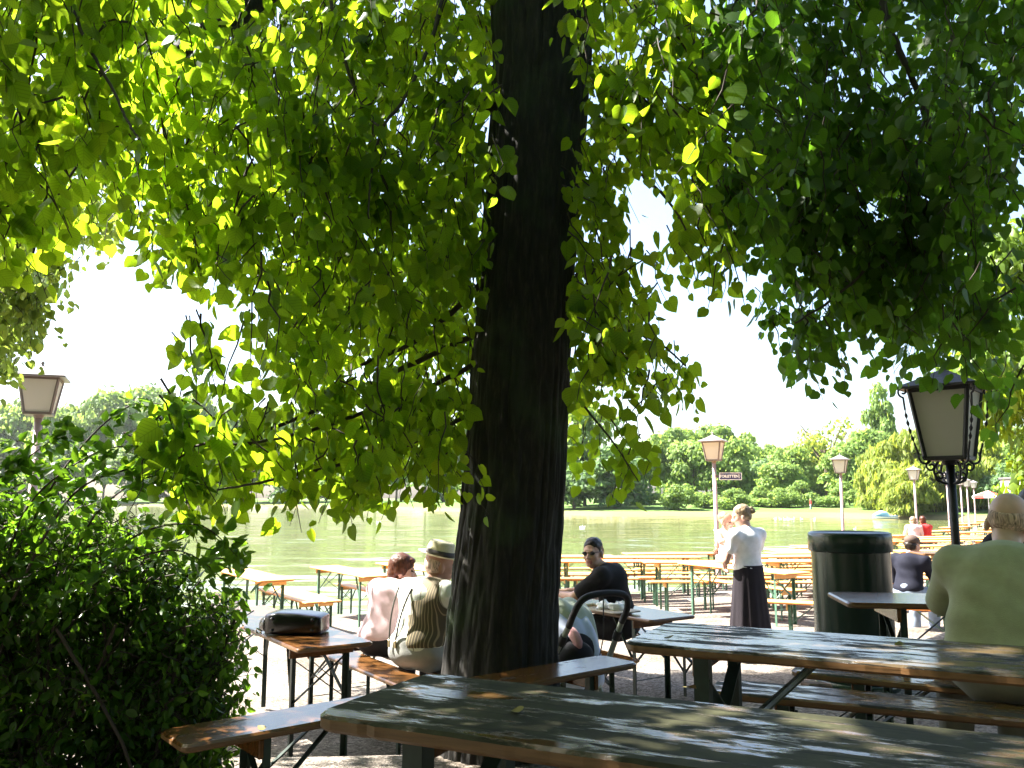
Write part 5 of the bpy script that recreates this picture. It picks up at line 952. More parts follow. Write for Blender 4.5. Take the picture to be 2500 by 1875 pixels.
def lantern_parts(t, z0, s, metal, roof, pane, tall=1.0):
    """four-sided lantern on a pole: z0 = underside of the body; s = scale (body 0.40 wide at the top for s = 1)"""
    hb, ht, H = .135 * s, .20 * s, .40 * s * tall
    b = MB()
    for sx in (-1, 1):
        for sy in (-1, 1): b.bar((sx * hb, sy * hb, z0), (sx * ht, sy * ht, z0 + H), .024 * s, .024 * s)
    for z, h in ((z0, hb), (z0 + H, ht)):
        for q in range(4):
            a = q * math.pi / 2; R = Matrix.Rotation(a, 3, 'Z')
            b.bar(R @ Vector((-h, h, z)), R @ Vector((h, h, z)), .024 * s, .028 * s)
    b.box((0, 0, z0 - .008 * s), (hb * 2.1, hb * 2.1, .016 * s)); b.lathe([(0, z0 - .05 * s), (.05 * s, z0 - .05 * s), (.06 * s, z0 - .016 * s)], 12)
    b.build("frame", metal, t)
    for q in range(4):
        R = Matrix.Rotation(q * math.pi / 2, 3, 'Z'); p = MB()
        o = .003
        quad = [(-hb + .01, hb - o, z0 + .012), (hb - .01, hb - o, z0 + .012), (ht - .01, ht - o, z0 + H - .012), (-ht + .01, ht - o, z0 + H - .012)]
        inn = [(x, y - .004, z) for x, y, z in quad]
        p.add([R @ Vector(v) for v in quad + inn], [(3, 2, 1, 0), (4, 5, 6, 7), (0, 1, 5, 4), (2, 3, 7, 6), (1, 2, 6, 5), (3, 0, 4, 7)])
        p.build("pane", pane, t)
    b = MB(); e = ht * 1.38
    zr = z0 + H + .01 * s
    for (r0, za, r1, zb_) in ((e, zr, e, zr + .018 * s), (e, zr + .018 * s, e * .52, zr + .085 * s), (e * .52, zr + .085 * s, .03 * s, zr + .15 * s)):
        v = [(sx * r0, sy * r0, za) for sx, sy in ((-1, -1), (1, -1), (1, 1), (-1, 1))] + [(sx * r1, sy * r1, zb_) for sx, sy in ((-1, -1), (1, -1), (1, 1), (-1, 1))]
        b.add(v, [(0, 1, 5, 4), (1, 2, 6, 5), (2, 3, 7, 6), (3, 0, 4, 7)] + ([(3, 2, 1, 0)] if za == zr else []))
    b.lathe([(.03 * s, zr + .15 * s), (.012 * s, zr + .17 * s), (.022 * s, zr + .185 * s), (.02 * s, zr + .2 * s), (0, zr + .22 * s)], 10)
    b.build("roof", roof, t)

def make_lamp():
    t = empty("garden_lamp")
    z0 = 2.78
    b = MB(); b.lathe([(.085, 0), (.085, .25), (.06, .29), (.055, .8), (.048, .84), (.042, z0 - .05), (0, z0 - .05)], 16); b.lathe([(.066, .9), (.066, .94)], 16)
    b.build("pole", M['lamp_pole'], t)
    lantern_parts(t, z0, 1.0, M['lamp_metal'], M['lamp_roof'], M['pane'])
    return t
lamp = make_lamp(); lamp_tree = tree_of(lamp)
LAMPS = [(-5.48, 9.55, 22, "nearest pale lamp at the left, rising out of the shrub under hanging leaves"), (4.52, 18.5, 62, "pale lamp carrying the blue toilet sign"),
         (10.55, 26.8, 58, "pale lamp rising behind the litter bin"), (17.6, 36.5, 50, "pale lamp behind the woman and man in red"),
         (23.2, 44.5, 48, "pale lamp close behind the black lantern's pole"), (27.4, 51.0, 48, "larger pale lamp right of the black lantern pole"),
         (31.6, 58.0, 47, "middle one of three pale lamps right of the black pole"), (36.2, 65.5, 47, "farthest pale lamp right of the black pole")]
for i, (x, y, a, lab) in enumerate(LAMPS):
    o = lamp if i == 0 else copy_tree(lamp, lamp_tree)
    o.location = (x, y, G(x, y) - .03); o.rotation_euler = (random.uniform(-.012, .012), random.uniform(-.015, .015), math.radians(a)); setp(o, lab, "lamp", "pale lamps along the shore")

# the dark wrought-iron lantern
iron = empty("iron_lantern", (3.32, 6.3, -.02), math.radians(-42), "black wrought iron lantern with scrolls and dusty panes, close at the right", "lantern")
s = 1.08; zi = 1.60 - .02 + .02
b = MB(); b.lathe([(.07, -.3), (.07, .1), (.040, .14), (.031, .9), (.031, zi - .05), (0, zi - .05)], 16); b.build("pole", M['black_iron'], iron)
lantern_parts(iron, zi, 1.0 * s * .93, M['black_iron'], M['black_iron'], M['pane_old'], 1.28)
def spiral(c, ex, ez, r, turns, start, n=26, grow=.25):
    out = []
    for i in range(n):
        t = i / (n - 1); a = start + turns * 2 * math.pi * t; rr = r * (1 - (1 - grow) * t)
        out.append(Vector(c) + Vector(ex) * rr * math.cos(a) + Vector(ez) * rr * math.sin(a))
    return out
ez = Vector((0, 0, 1))
for q in range(4):
    a = q * math.pi / 2 + math.pi / 4; ex = Vector((math.cos(a), math.sin(a), 0))
    b = MB(); h0, h1 = .135 * s * .93 * 1.414, .20 * s * .93 * 1.414; Hh = .40 * s * .93 * 1.28
    # twisted corner rod with a curl at the top and a scroll at the foot
    rod = [ex * (h0 + .045 + (h1 - h0) * t + .02 * math.sin(t * 3)) + ez * (zi + .02 + Hh * .86 * t) for t in [i / 30 for i in range(31)]]
    b.tube(rod, [.0085 + (.006 * math.sin(i * 1.6) if 6 < i < 24 else 0) for i in range(31)], 6)
    b.tube(spiral(rod[-1] + ex * -.0 + ez * .045, ex, ez, .045, 1.1, -math.pi / 2), .008, 6)
    b.tube(spiral(rod[0] - ex * .05 - ez * .015, ex, ez, .055, -1.15, .3), .009, 6)
    b.build("corner_scroll", M['black_iron'], iron)
for q in range(4):
    a = q * math.pi / 2 + math.pi / 4; ex = Vector((math.cos(a), math.sin(a), 0)); b = MB()
    b.tube(smooth_path([ex * .035 + ez * (zi - .19), ex * .09 + ez * (zi - .17), ex * .13 + ez * (zi - .10), ex * .10 + ez * (zi - .03)], 8), .009, 6)
    b.tube(spiral(ex * .085 + ez * (zi - .135), ex, ez, .042, 1.2, -math.pi / 2), .008, 6)
    b.tube(spiral(ex * .15 + ez * (zi - .06), ex, ez, .042, -1.2, math.pi / 2), .008, 6)
    b.build("bracket_scroll", M['black_iron'], iron)

# toilet sign on the second lamp
M['sign_blue'] = plain("violet_blue_enamel", (.05, .05, .13), .4); M['white_paint'] = plain("white_paint", (.8, .8, .8), .5)
def text_mesh(body, size, bold=0.0, ext=.002):
    cu = bpy.data.curves.new('t', 'FONT'); cu.body = body; cu.size = size; cu.align_x = 'CENTER'; cu.align_y = 'CENTER'; cu.extrude = ext; cu.offset = bold
    ob = bpy.data.objects.new('t', cu); COL.objects.link(ob)
    me = bpy.data.meshes.new_from_object(ob.evaluated_get(bpy.context.evaluated_depsgraph_get())); bpy.data.objects.remove(ob)
    me.materials.clear(); return me
sx, sy = 4.52, 18.5
sg = empty("toilet_sign", (sx + .31, sy - .08, EYE + (1216 - 1163) / 2022 * 18.4), math.radians(-4), "dark violet sign reading TOILETTEN with an arrow, fixed to a lamp pole", "sign")
MB().box((0, 0, 0), (.50, .014, .165), bevel=.004).build("sign_board", M['sign_blue'], sg)
b = MB()
for z in (-.074, .074): b.box((0, -.0095, z), (.488, .006, .012))
for x in (-.238, .238): b.box((x, -.0095, 0), (.012, .006, .135))
b.build("border", M['white_paint'], sg)
me = text_mesh("TOILETTEN", .082, .003); me.materials.append(M['white_paint']); o = link("lettering", me, sg); o.location = (-.035, -.0095, 0); o.rotation_euler = (math.pi / 2, 0, 0)
b = MB(); b.bar((.178, -.0095, .05), (.208, -.0095, 0), .006, .02, up=(0, 1, 0)); b.bar((.178, -.0095, -.05), (.208, -.0095, 0), .006, .02, up=(0, 1, 0)); b.build("arrow", M['white_paint'], sg)
b = MB(); b.box((-.28, .04, 0), (.09, .02, .05)); b.build("bracket", M['lamp_metal'], sg)

# litter bin
M['bin_green'] = plain("dark_green_bin_paint", (.008, .024, .015), .25, spec=.5, bump=.06, bscale=9)
bn = empty("litter_bin", (2.385, 5.95, -.01), 0, "tall round dark green litter bin with a flat rimmed lid", "bin")
b = MB(); R = .275
b.lathe([(0, .02), (R * .93, .02), (R * .95, .05), (R * .95, .9), (R * .95, .905)], 64)
b.build("body", M['bin_green'], bn)
b = MB(); b.lathe([(R * .90, .895), (R * 1.0, .9), (R * 1.015, .905), (R * 1.015, 1.0), (R * 1.0, 1.022), (R * .94, 1.03), (R * .90, 1.022), (R * .6, 1.016), (0, 1.016)], 64); b.build("lid", M['bin_green'], bn); bn.scale = (1, 1, 1.025)
b = MB(); b.lathe([(R * .98, .0), (R * 1.0, .005), (R * 1.0, .05), (R * .97, .055)], 64); b.build("base_ring", M['bin_green'], bn)
M['brick'] = plain("dirty_brick", (.11, .075, .055), .9, noise=.4, nscale=30, bump=.6, bscale=40)
o = MB().box((0, 0, 0), (.2, .1, .065), bevel=.012).build("loose_brick", M['brick'], None); o.location = (2.02, 5.72, .035); o.rotation_euler = (0, .1, .4); setp(o, "small dirty brick lying on the gravel at the litter bin's foot", "brick")

# handbag
M['patent'] = plain("black_patent_leather", (.008, .006, .010), .22, spec=.6, bump=.25, bscale=14)
M['chrome'] = plain("chrome", (.6, .6, .62), .15, metal=1.0)
zt = G(-1.9, 6.1) + .77
bag = empty("handbag", (-1.455, 5.78, zt), math.radians(-3), "black patent leather handbag lying on its side on the brown table", "handbag")
def loft(b, secs, m=0, n=28, e=3.2):
    """secs: (x, cy, cz, ry, rz) superellipse sections along x"""
    vs_ = []; fs_ = []
    for (x, cy, cz, ry, rz) in secs:
        for k in range(n):
            a = 2 * math.pi * k / n; c, s_ = math.cos(a), math.sin(a)
            vs_.append((x, cy + ry * math.copysign(abs(c) ** (2 / e), c), cz + rz * math.copysign(abs(s_) ** (2 / e), s_)))
    for i in range(len(secs) - 1):
        for k in range(n):
            k2 = (k + 1) % n; fs_.append((i * n + k, i * n + k2, (i + 1) * n + k2, (i + 1) * n + k))
    fs_.append(tuple(range(n))[::-1]); fs_.append(tuple((len(secs) - 1) * n + k for k in range(n)))
    b.add(vs_, fs_, m, True)
b = MB(); loft(b, [(-.19, 0, .066, .10, .05), (-.18, 0, .068, .125, .066), (-.1, 0, .073, .13, .073), (.03, 0, .07, .13, .07), (.15, 0, .064, .13, .063), (.188, 0, .06, .12, .058), (.195, 0, .06, .10, .045)], e=7); b.build("body", M['patent'], bag)
b = MB(); loft(b, [(-.245, .02, .045, .05, .025), (-.235, .02, .052, .10, .045), (-.2, .01, .064, .12, .058), (-.185, 0, .066, .125, .064)], e=2.3); b.build("gusset", M['patent'], bag)
b = MB()
for x in (-.135, .135):
    for z in (.03, .105): b.lathe([(.013, 0), (.012, .006), (.006, .009), (0, .01)], 14, (0, 0, 0))
stud = MB(); stud.lathe([(.011, 0), (.010, .006), (.005, .009), (0, .0095)], 14); ob = stud.build("stud", M['patent'], bag); ob.location = (-.13, -.131, .03); ob.rotation_euler = (math.pi / 2, 0, 0)
for x, z in ((-.13, .105), (.14, .03), (.14, .1)):
    c = ob.copy(); COL.objects.link(c); c.parent = bag; c.location = (x, -.131, z)
b = MB(); b.tube([(-.21, -.1, .02), (-.235, -.12, .045), (-.245, -.11, .02), (-.23, -.1, .005), (-.21, -.1, .012)], .009, 8); b.build("clasp", M['chrome'], bag)

# beer mugs
def glass_mat(name, col=(1, 1, 1), rough=.02):
    m, N, L, b = new_mat(name); b.inputs["Base Color"].default_value = (*col, 1); b.inputs["Transmission Weight"].default_value = 1; b.inputs["Roughness"].default_value = rough; b.inputs["IOR"].default_value = 1.45
    return m
M['glass'] = glass_mat("mug_glass"); M['beer'] = plain("golden_beer", (.75, .36, .02), .15); M['beer'].node_tree.nodes["Principled BSDF"].inputs["Transmission Weight"].default_value = .6
M['froth'] = plain("beer_froth", (.85, .8, .7), .8)
M['emblem'] = plain("printed_mug_emblem", (.16, .07, .09), .5)
def mug(name, loc, rz, level, label, group):
    t = empty(name, loc, rz, label, "beer mug", group)
    b = MB(); n = 48
    out = [(0, .0), (.05, .0), (.056, .006), (.056, .03), (.058, .12), (.055, .165), (.056, .19), (.0545, .194), (.052, .19), (.051, .165), (.0535, .12), (.052, .03), (.046, .018), (0, .014)]
    b.lathe(out, n)
    # dimpled rows
    for row in range(3):
        for k in range(10):
            a = 2 * math.pi * (k + .5 * (row % 2)) / 10
            b.box((.0575 * math.cos(a), .0575 * math.sin(a), .045 + row * .036), (.005, .022, .024), R=Matrix.Rotation(a, 3, 'Z'), bevel=.0022)
    b.build("glass_body", M['glass'], t)
    b = MB(); b.tube(smooth_path([(.054, 0, .165), (.085, 0, .165), (.1, 0, .14), (.1, 0, .07), (.085, 0, .045), (.054, 0, .045)], 5), .0085, 8); b.build("handle", M['glass'], t)
    if level > .03:
        MB().lathe([(0, .02), (.0455, .02), (.0505, .032), (.0505, level), (0, level)], 32).build("beer", M['beer'], t)
        if level > .1: MB().lathe([(0, level + .001), (.05, level + .001), (.05, level + .012), (0, level + .014)], 32).build("froth", M['froth'], t)
    return t
mg = "glass beer mugs"
t = mug("beer_mug", (-1.96, 6.02, zt), 2.2, .022, "empty dimpled glass mug standing behind the black handbag", mg)
MB().lathe([(.0001, 0), (.02, 0), (.02, .001), (.0001, .001)], 24).build("printed_emblem", M['emblem'], t)
k = t.children[-1]; k.location = (-.012, -.0592, .075); k.rotation_euler = (math.pi / 2, 0, -.2); k.scale = (.8, 1.25, 1)
mug("beer_mug", (-2.22, 6.3, zt), 2.6, .022, "second glass mug at the shrub's edge, almost lost in the glare", mg)
mug("beer_mug", (5.28, 9.72, G(5.5, 9.8) - .12 + .77), .4, .13, "mug with golden beer on the table beyond the old man's shoulder", mg)

# tray of napkins
M['tray'] = plain("grey brown tray", (.33, .28, .2), .5); M['paper'] = plain("white_paper", (.82, .83, .86), .8)
ztb = G(.9, 7.4) + .77
o = MB().prism(rrect(.42, .30, .04), 0, .012, bev=.004); 
tr = o.build("serving_tray", M['tray'], None); tr.location = (.83, 7.06, ztb + .001); tr.rotation_euler = (0, 0, math.radians(HL)); setp(tr, "flat serving tray on the table before the man in black", "tray")
for i, (dx, dy, sc) in enumerate([(-.06, .02, 1.0), (.03, -.05, .9), (.09, .06, .8)]):
    r9 = np.random.default_rng(200 + i); nu, nv = 22, 14
    U, Vv = np.meshgrid(np.arange(nu) / nu * 2 * np.pi, np.linspace(0, np.pi, nv), indexing='ij')
    nz_ = vnoise(U * 6 / (2 * np.pi) * 1.0, Vv * 3.2, 6, 40 + i); rr = .055 * sc * (.72 + .6 * np.abs(nz_ - .5) * 2)
    X = rr * np.sin(Vv) * np.cos(U) * 1.35; Y = rr * np.sin(Vv) * np.sin(U); Z = np.maximum(rr * np.cos(Vv) * .8, -.02) + .035
    ii, jj = np.meshgrid(np.arange(nu), np.arange(nv - 1), indexing='ij'); q = np.stack([ii * nv + jj, ii * nv + jj + 1, ((ii + 1) % nu) * nv + jj + 1, ((ii + 1) % nu) * nv + jj], -1).reshape(-1, 4)
    o = np_mesh("crumpled_napkin", np.stack([X, Y, Z], -1).reshape(-1, 3), [q], [M['paper']]); o.location = (.83 + dx, 7.06 + dy, ztb + .0); setp(o, "crumpled white paper napkin on the serving tray", "napkin", "crumpled napkins on the tray")

# fallen leaves on the near tables
M['dry_leaf'] = plain("yellowed_leaf", (.16, .13, .03), .6)
for i, (x, y, z, a, lab) in enumerate([(.46, 2.28, .782, .4, "curled yellow brown leaf lying at the back of the nearest table"), (.02, 2.03, .782, 2.0, "small dark leaf lying near the front edge of the nearest table"),
                                  (.56, 3.05, .782, 1.2, "dry leaf scrap lying at the left end of the glossy weathered table"), (-.86, 3.02, .482, 2.6, "withered twig with leaf scraps lying on the bench by the shrub"), (1.35, 2.95, .782, 3, "brown leaf scrap on the glossy weathered table's middle")]):
    o = leaves("fallen_leaf", np.array([[0, 0, .002]]), np.array([[1, .2, .12]]), np.array([[0, .3, 1.]]), np.array([.035]), M['dry_leaf'], None, np.array([.5]), bend=.5)
    o.location = (x, y, z); o.rotation_euler = (0, 0, a); setp(o, lab, "leaf")

# boat, birds, parasol, wall
M['boat_blue'] = plain("pale_blue_boat", (.28, .52, .66), .4); M['boat_white'] = plain("white_hull", (.78, .8, .82), .35); M['boat_dark'] = plain("dark_boat_rim", (.05, .12, .2), .5)
def boat(loc, rz, label, cover):
    t = empty("rowing_boat", loc, rz, label, "boat"); t.scale = (.68, .68, .55)
    b = MB(); vs_ = []; fs_ = []; n = 13; k = 9
    for i in range(n):
        x = -2 + 4 * i / (n - 1); w = .75 * (1 - abs(x / 2.05) ** 3.0); zt_ = .42 + .18 * (x / 2) ** 2
        for j in range(k):
            a = math.pi * j / (k - 1); vs_.append((x, -w * math.cos(a), zt_ - (zt_ + .1) * math.sin(a) ** .7))
    for i in range(n - 1):
        for j in range(k - 1): fs_.append((i * k + j, i * k + j + 1, (i + 1) * k + j + 1, (i + 1) * k + j))
    b.add(vs_, fs_, 0, True); b.build("hull", M['boat_white'], t)
    b = MB(); L_ = [vs_[i * k] for i in range(n)]; R_ = [vs_[i * k + k - 1] for i in range(n)]
    b.tube(L_, .045, 6); b.tube(R_, .045, 6); b.build("gunwale", M['boat_dark'], t)
    b = MB(); b.box((-.6, 0, .3), (.3, 1.2, .05)); b.box((.7, 0, .3), (.3, 1.2, .05)); b.build("bench", M['boat_blue'], t)
    if cover:
        b = MB(); loft(b, [(-1.9, 0, .6, .1, .06), (-1.5, 0, .72, .5, .3), (-.7, 0, .95, .6, .55), (.1, 0, .85, .55, .45), (.5, 0, .62, .4, .2)], e=2.2); b.build("tarpaulin", M['boat_blue'], t)
boat((37.6, 84.5, LAKE_Z + .1), .1, "pale blue covered boat lying in front of the willows", True)
M['swan'] = plain("white_feathers", (.8, .8, .78), .7); M['beak'] = plain("orange_beak", (.6, .2, .04), .5)
def bird():
    t = empty("water_bird"); b = MB()
    loft(b, [(-.46, 0, .26, .03, .03), (-.38, 0, .2, .14, .12), (-.1, 0, .13, .22, .2), (.18, 0, .12, .19, .17), (.36, 0, .12, .08, .1)], e=2.2)
    b.tube(smooth_path([(.3, 0, .14), (.4, 0, .3), (.34, 0, .48), (.36, 0, .58), (.44, 0, .6)], 5), [.075] * 6 + [.055] * 8 + [.05] * 7, 8); b.build("body", M['swan'], t)
    MB().tube([(.44, 0, .6), (.54, 0, .56)], [.03, .008], 6).build("beak", M['beak'], t)
    return t
bd = bird(); bt = tree_of(bd)
for i, (u, v) in enumerate([(1885, 1266), (1897, 1266), (1908, 1267), (1917, 1266), (1926, 1268), (1930, 1265), (1948, 1267), (1979, 1267), (1417, 1285), (1422, 1286), (926, 1274), (933, 1275), (2075, 1290), (1742 - 4, 1292)]):
    o = bd if i == 0 else copy_tree(bd, bt)
    Y = (EYE - LAKE_Z) * 2022 / (v - 1216); o.location = ((u - 1250) / 2022 * Y, Y, LAKE_Z - .02); o.rotation_euler = (0, 0, random.uniform(0, 6.28)); o.scale = (.4, .4, .4) if v < 1270 else (.3, .3, .3)
    far = v < 1270
    setp(o, "white bird swimming in the loose flock near the far bank" if far else "white bird swimming apart from the flock on the open lake", "bird", "birds of the flock by the far bank" if far else "single birds on the lake")
M['red_cloth'] = plain("red_parasol_cloth", (.55, .05, .04), .7); M['white_cloth'] = plain("white_parasol_cloth", (.8, .78, .76), .7)
pr = empty("parasol", (33.9, 59.5, -.66), 0, "red and white parasol beyond the lamps, left of the old man's head", "parasol")
b = MB(); n = 8
for k in range(n):
    a0, a1 = 2 * math.pi * k / n, 2 * math.pi * (k + 1) / n
    b.add([(0, 0, 2.5), (1.05 * math.cos(a0), 1.05 * math.sin(a0), 2.1), (1.05 * math.cos(a1), 1.05 * math.sin(a1), 2.1), (1.05 * math.cos(a1), 1.05 * math.sin(a1), 1.95), (1.05 * math.cos(a0), 1.05 * math.sin(a0), 1.95)], [(0, 1, 2), (1, 4, 3, 2)], k % 2)
b.build("canopy", [M['red_cloth'], M['white_cloth']], pr); MB().lathe([(.03, 0), (.03, 2.49)], 10).build("pole", M['white_paint'], pr)
M['plaster'] = plain("grey_plaster", (.36, .35, .36), .85, noise=.15, nscale=2)
ks = empty("kiosk", (15.5, 23.4, G(15, 23)), .2, "corner of a grey plastered kiosk behind the dark haired person", "kiosk")
MB().box((0, 0, 1.12), (2.2, 2.2, 2.24)).build("wall", M['plaster'], ks); MB().box((0, 0, 2.28), (2.28, 2.28, .07), bevel=.015).build("roof", plain("dark_roof_felt", (.08, .08, .085), .8), ks)

# ------------------------------------------------------------------ people: one smooth body each, grown from a distance field
def surface_nets(D, org, h):
    s = D < 0; nx, ny, nz = D.shape
    cs = np.zeros((nx - 1, ny - 1, nz - 1), np.int8)
    for a in (0, 1):
        for b in (0, 1):
            for c in (0, 1): cs += s[a:nx - 1 + a, b:ny - 1 + b, c:nz - 1 + c]
    act = (cs > 0) & (cs < 8); I = np.argwhere(act)
    vid = -np.ones(act.shape, np.int64); vid[tuple(I.T)] = np.arange(len(I))
    acc = np.zeros((len(I), 3)); cnt = np.zeros(len(I))
    cor = [(a, b, c) for a in (0, 1) for b in (0, 1) for c in (0, 1)]
    for p in cor:
        for ax in range(3):
            if p[ax]: continue
            q = list(p); q[ax] = 1
            d0 = D[I[:, 0] + p[0], I[:, 1] + p[1], I[:, 2] + p[2]]; d1 = D[I[:, 0] + q[0], I[:, 1] + q[1], I[:, 2] + q[2]]
            m = (d0 < 0) != (d1 < 0); t = np.where(m, d0 / np.where(m, d0 - d1, 1), 0)
            pt = np.tile(np.array(p, float), (len(I), 1)); pt[:, ax] += t
            acc[m] += pt[m]; cnt[m] += 1
    V = (I + acc / cnt[:, None]) * h + org
    F = []
    for ax in range(3):
        o1, o2 = [(1, 2), (2, 0), (0, 1)][ax]
        sl0 = [slice(1, n - 1) for n in D.shape]; sl1 = list(sl0); sl0[ax] = slice(0, D.shape[ax] - 1); sl1[ax] = slice(1, D.shape[ax])
        a, b = s[tuple(sl0)], s[tuple(sl1)]
        for fl in (False, True):
            E = np.argwhere((a & ~b) if not fl else (~a & b))
            if not len(E): continue
            E = E + np.array([0 if k == ax else 1 for k in range(3)])
            def g(d1, d2):
                x = E.copy(); x[:, o1] += d1; x[:, o2] += d2; return vid[x[:, 0], x[:, 1], x[:, 2]]
            q = np.stack([g(-1, -1), g(0, -1), g(0, 0), g(-1, 0)], 1)
            F.append(q if not fl else q[:, ::-1])
    return V, np.concatenate(F)

class SDF:
    """smooth union of round cones and ellipsoids; every primitive carries a material number"""
    def __init__(s): s.p = []; s.cuts = []
    def cone(s, a, b, ra, rb=None, m=0, k=.02): s.p.append(('c', Vector(a), Vector(b), ra, ra if rb is None else rb, m, k)); return s
    def ell(s, c, r, m=0, k=.02, R=None): s.p.append(('e', Vector(c), Vector(r), R or Matrix.Identity(3), 0, m, k)); return s
    def cut(s, pt, n): s.cuts.append((Vector(pt), Vector(n).normalized())); return s
    def grow(s, d):
        q = SDF(); q.cuts = list(s.cuts)
        for p in s.p:
            q.p.append(('c', p[1], p[2], p[3] + d, p[4] + d, p[5], p[6]) if p[0] == 'c' else ('e', p[1], p[2] + Vector((d, d, d)), p[3], 0, p[5], p[6]))
        return q
    def mesh(s, h, wr=0.0, wf=28.0, seed=0):
        lo = np.full(3, 1e9); hi = -lo
        bb = []
        for p in s.p:
            if p[0] == 'c':
                r = max(p[3], p[4]); a = np.minimum(p[1], p[2]) - r; b = np.maximum(p[1], p[2]) + r
            else:
                r = max(p[2]); a = np.array(p[1]) - r; b = np.array(p[1]) + r
            bb.append((a, b)); lo = np.minimum(lo, a); hi = np.maximum(hi, b)
        lo -= 4 * h; hi += 4 * h; n = np.ceil((hi - lo) / h).astype(int) + 1
        D = np.full(n, .2, np.float32); B = np.full(n, 9., np.float32); Lm = np.zeros(n, np.int8)
        ax = [lo[i] + np.arange(n[i]) * h for i in range(3)]
        for p, (a, b) in zip(s.p, bb):
            k = p[6]; i0 = np.maximum(((a - lo) / h - (.06 + k) / h).astype(int), 0); i1 = np.minimum(((b - lo) / h + (.06 + k) / h).astype(int) + 2, n)
            sl = tuple(slice(i0[i], i1[i]) for i in range(3))
            X, Y, Z = np.meshgrid(*[ax[i][sl[i]].astype(np.float32) for i in range(3)], indexing='ij')
            if p[0] == 'c':
                A, d = p[1], p[2] - p[1]; L2 = max(d.dot(d), 1e-9)
                t = np.clip(((X - A[0]) * d[0] + (Y - A[1]) * d[1] + (Z - A[2]) * d[2]) / L2, 0, 1)
                dd = np.sqrt((X - A[0] - t * d[0]) ** 2 + (Y - A[1] - t * d[1]) ** 2 + (Z - A[2] - t * d[2]) ** 2) - (p[3] + (p[4] - p[3]) * t)
            else:
                R = p[3].transposed(); x = X - p[1][0]; y = Y - p[1][1]; z = Z - p[1][2]
                q = [(R[i][0] * x + R[i][1] * y + R[i][2] * z) for i in range(3)]
                k0 = np.sqrt(sum((q[i] / p[2][i]) ** 2 for i in range(3))); k1 = np.sqrt(sum((q[i] / p[2][i] ** 2) ** 2 for i in range(3))) + 1e-6
                dd = np.where(k0 < 1e-3, -min(p[2]), k0 * (k0 - 1) / k1)
            o = D[sl]; hh = np.maximum(k - np.abs(o - dd), 0) / k
            D[sl] = np.minimum(o, dd) - hh * hh * k * .25
            bs = B[sl]; mk = dd < bs; bs[mk] = dd[mk]; Lm[sl][mk] = p[5]
        if wr:
            X, Y, Z = np.meshgrid(*[a.astype(np.float32) for a in ax], indexing='ij')
            r = np.random.default_rng(seed); ph = r.uniform(0, 6.28, 6)
            D = D + wr * (np.sin(wf * X + 9 * np.sin(5 * Z + ph[0]) * .35 + ph[1]) * np.sin(wf * .8 * Z + 4 * X + ph[2] + 1.3 * np.sin(wf * .5 * Y)) + .6 * np.sin(wf * 1.7 * Z + wf * .9 * Y + 3 * np.sin(7 * X + ph[3])) * np.sin(wf * .6 * X + ph[4]))
        for pt, nr in s.cuts:
            D = np.maximum(D, ((ax[0] - pt[0]) * nr[0])[:, None, None] + ((ax[1] - pt[1]) * nr[1])[None, :, None] + ((ax[2] - pt[2]) * nr[2])[None, None, :]).astype(np.float32)
        V, F = surface_nets(D, lo, h)
        ci = np.clip(np.round((V - lo) / h).astype(int), 0, n - 1); vl = Lm[ci[:, 0], ci[:, 1], ci[:, 2]]
        return V, F, vl[F[:, 0]]
    def build(s, name, mats, parent, h, **k):
        V, F, fm = s.mesh(h, **k); return np_mesh(name, V, [F], mats, fm=fm, smooth=True, parent=parent)

def skin_mat(name, col):
    m = plain(name, col, .5, noise=.08, nscale=25); b = m.node_tree.nodes["Principled BSDF"]
    b.inputs["Subsurface Weight"].default_value = .12; b.inputs["Subsurface Radius"].default_value = (.012, .005, .003); b.inputs["Subsurface Scale"].default_value = 1.0
    return m
M['skin'] = skin_mat("skin", (.50, .29, .21)); M['skin_red'] = skin_mat("ruddy_skin", (.46, .24, .17)); M['skin_pale'] = skin_mat("pale_skin", (.58, .37, .29))
M['eye'] = plain("dark_eye", (.03, .02, .018), .25); M['lip'] = plain("lips", (.36, .13, .11), .45)
def cloth(name, col, rough=.85, n=.1): return plain(name, col, rough, noise=n, nscale=18, bump=.25, bscale=260, sheen=.1 if max(col) > .1 else 0.0, spec=.25)

def head(S, c, R, k=1.0, ears=True):
    """head of the figure at centre c (between the ears), R turns it; k = size"""
    def w(x, y, z): return c + R @ Vector((x * k, y * k, z * k))
    S.ell(w(0, -.012, .035), Vector((.074, .094, .086)) * k, 0, .02, R); S.ell(w(0, .028, -.035), Vector((.060, .066, .080)) * k, 0, .03, R); S.ell(w(0, .042, -.088), Vector((.042, .045, .034)) * k, 0, .03, R)
    S.cone(w(-.034, .082, .018), w(.034, .082, .018), .012 * k, None, 0, .015); S.cone(w(0, .088, .006), w(0, .112, -.034), .008 * k, .0125 * k, 0, .012); S.cone(w(-.012, .098, -.04), w(.012, .098, -.04), .008 * k, None, 0, .01)
    S.ell(w(-.036, .062, -.03), Vector((.022, .03, .024)) * k, 0, .02, R); S.ell(w(.036, .062, -.03), Vector((.022, .03, .024)) * k, 0, .02, R)
    S.cone(w(-.018, .092, -.066), w(.018, .092, -.066), .0075 * k, None, 2, .006)
    for sx in (-1, 1):
        S.ell(w(sx * .031, .0835, .0), Vector((.012, .008, .007)) * k, 1, .004, R)
        if ears: S.ell(w(sx * .077, -.008, -.022), Vector((.011, .022, .033)) * k, 0, .012, R)

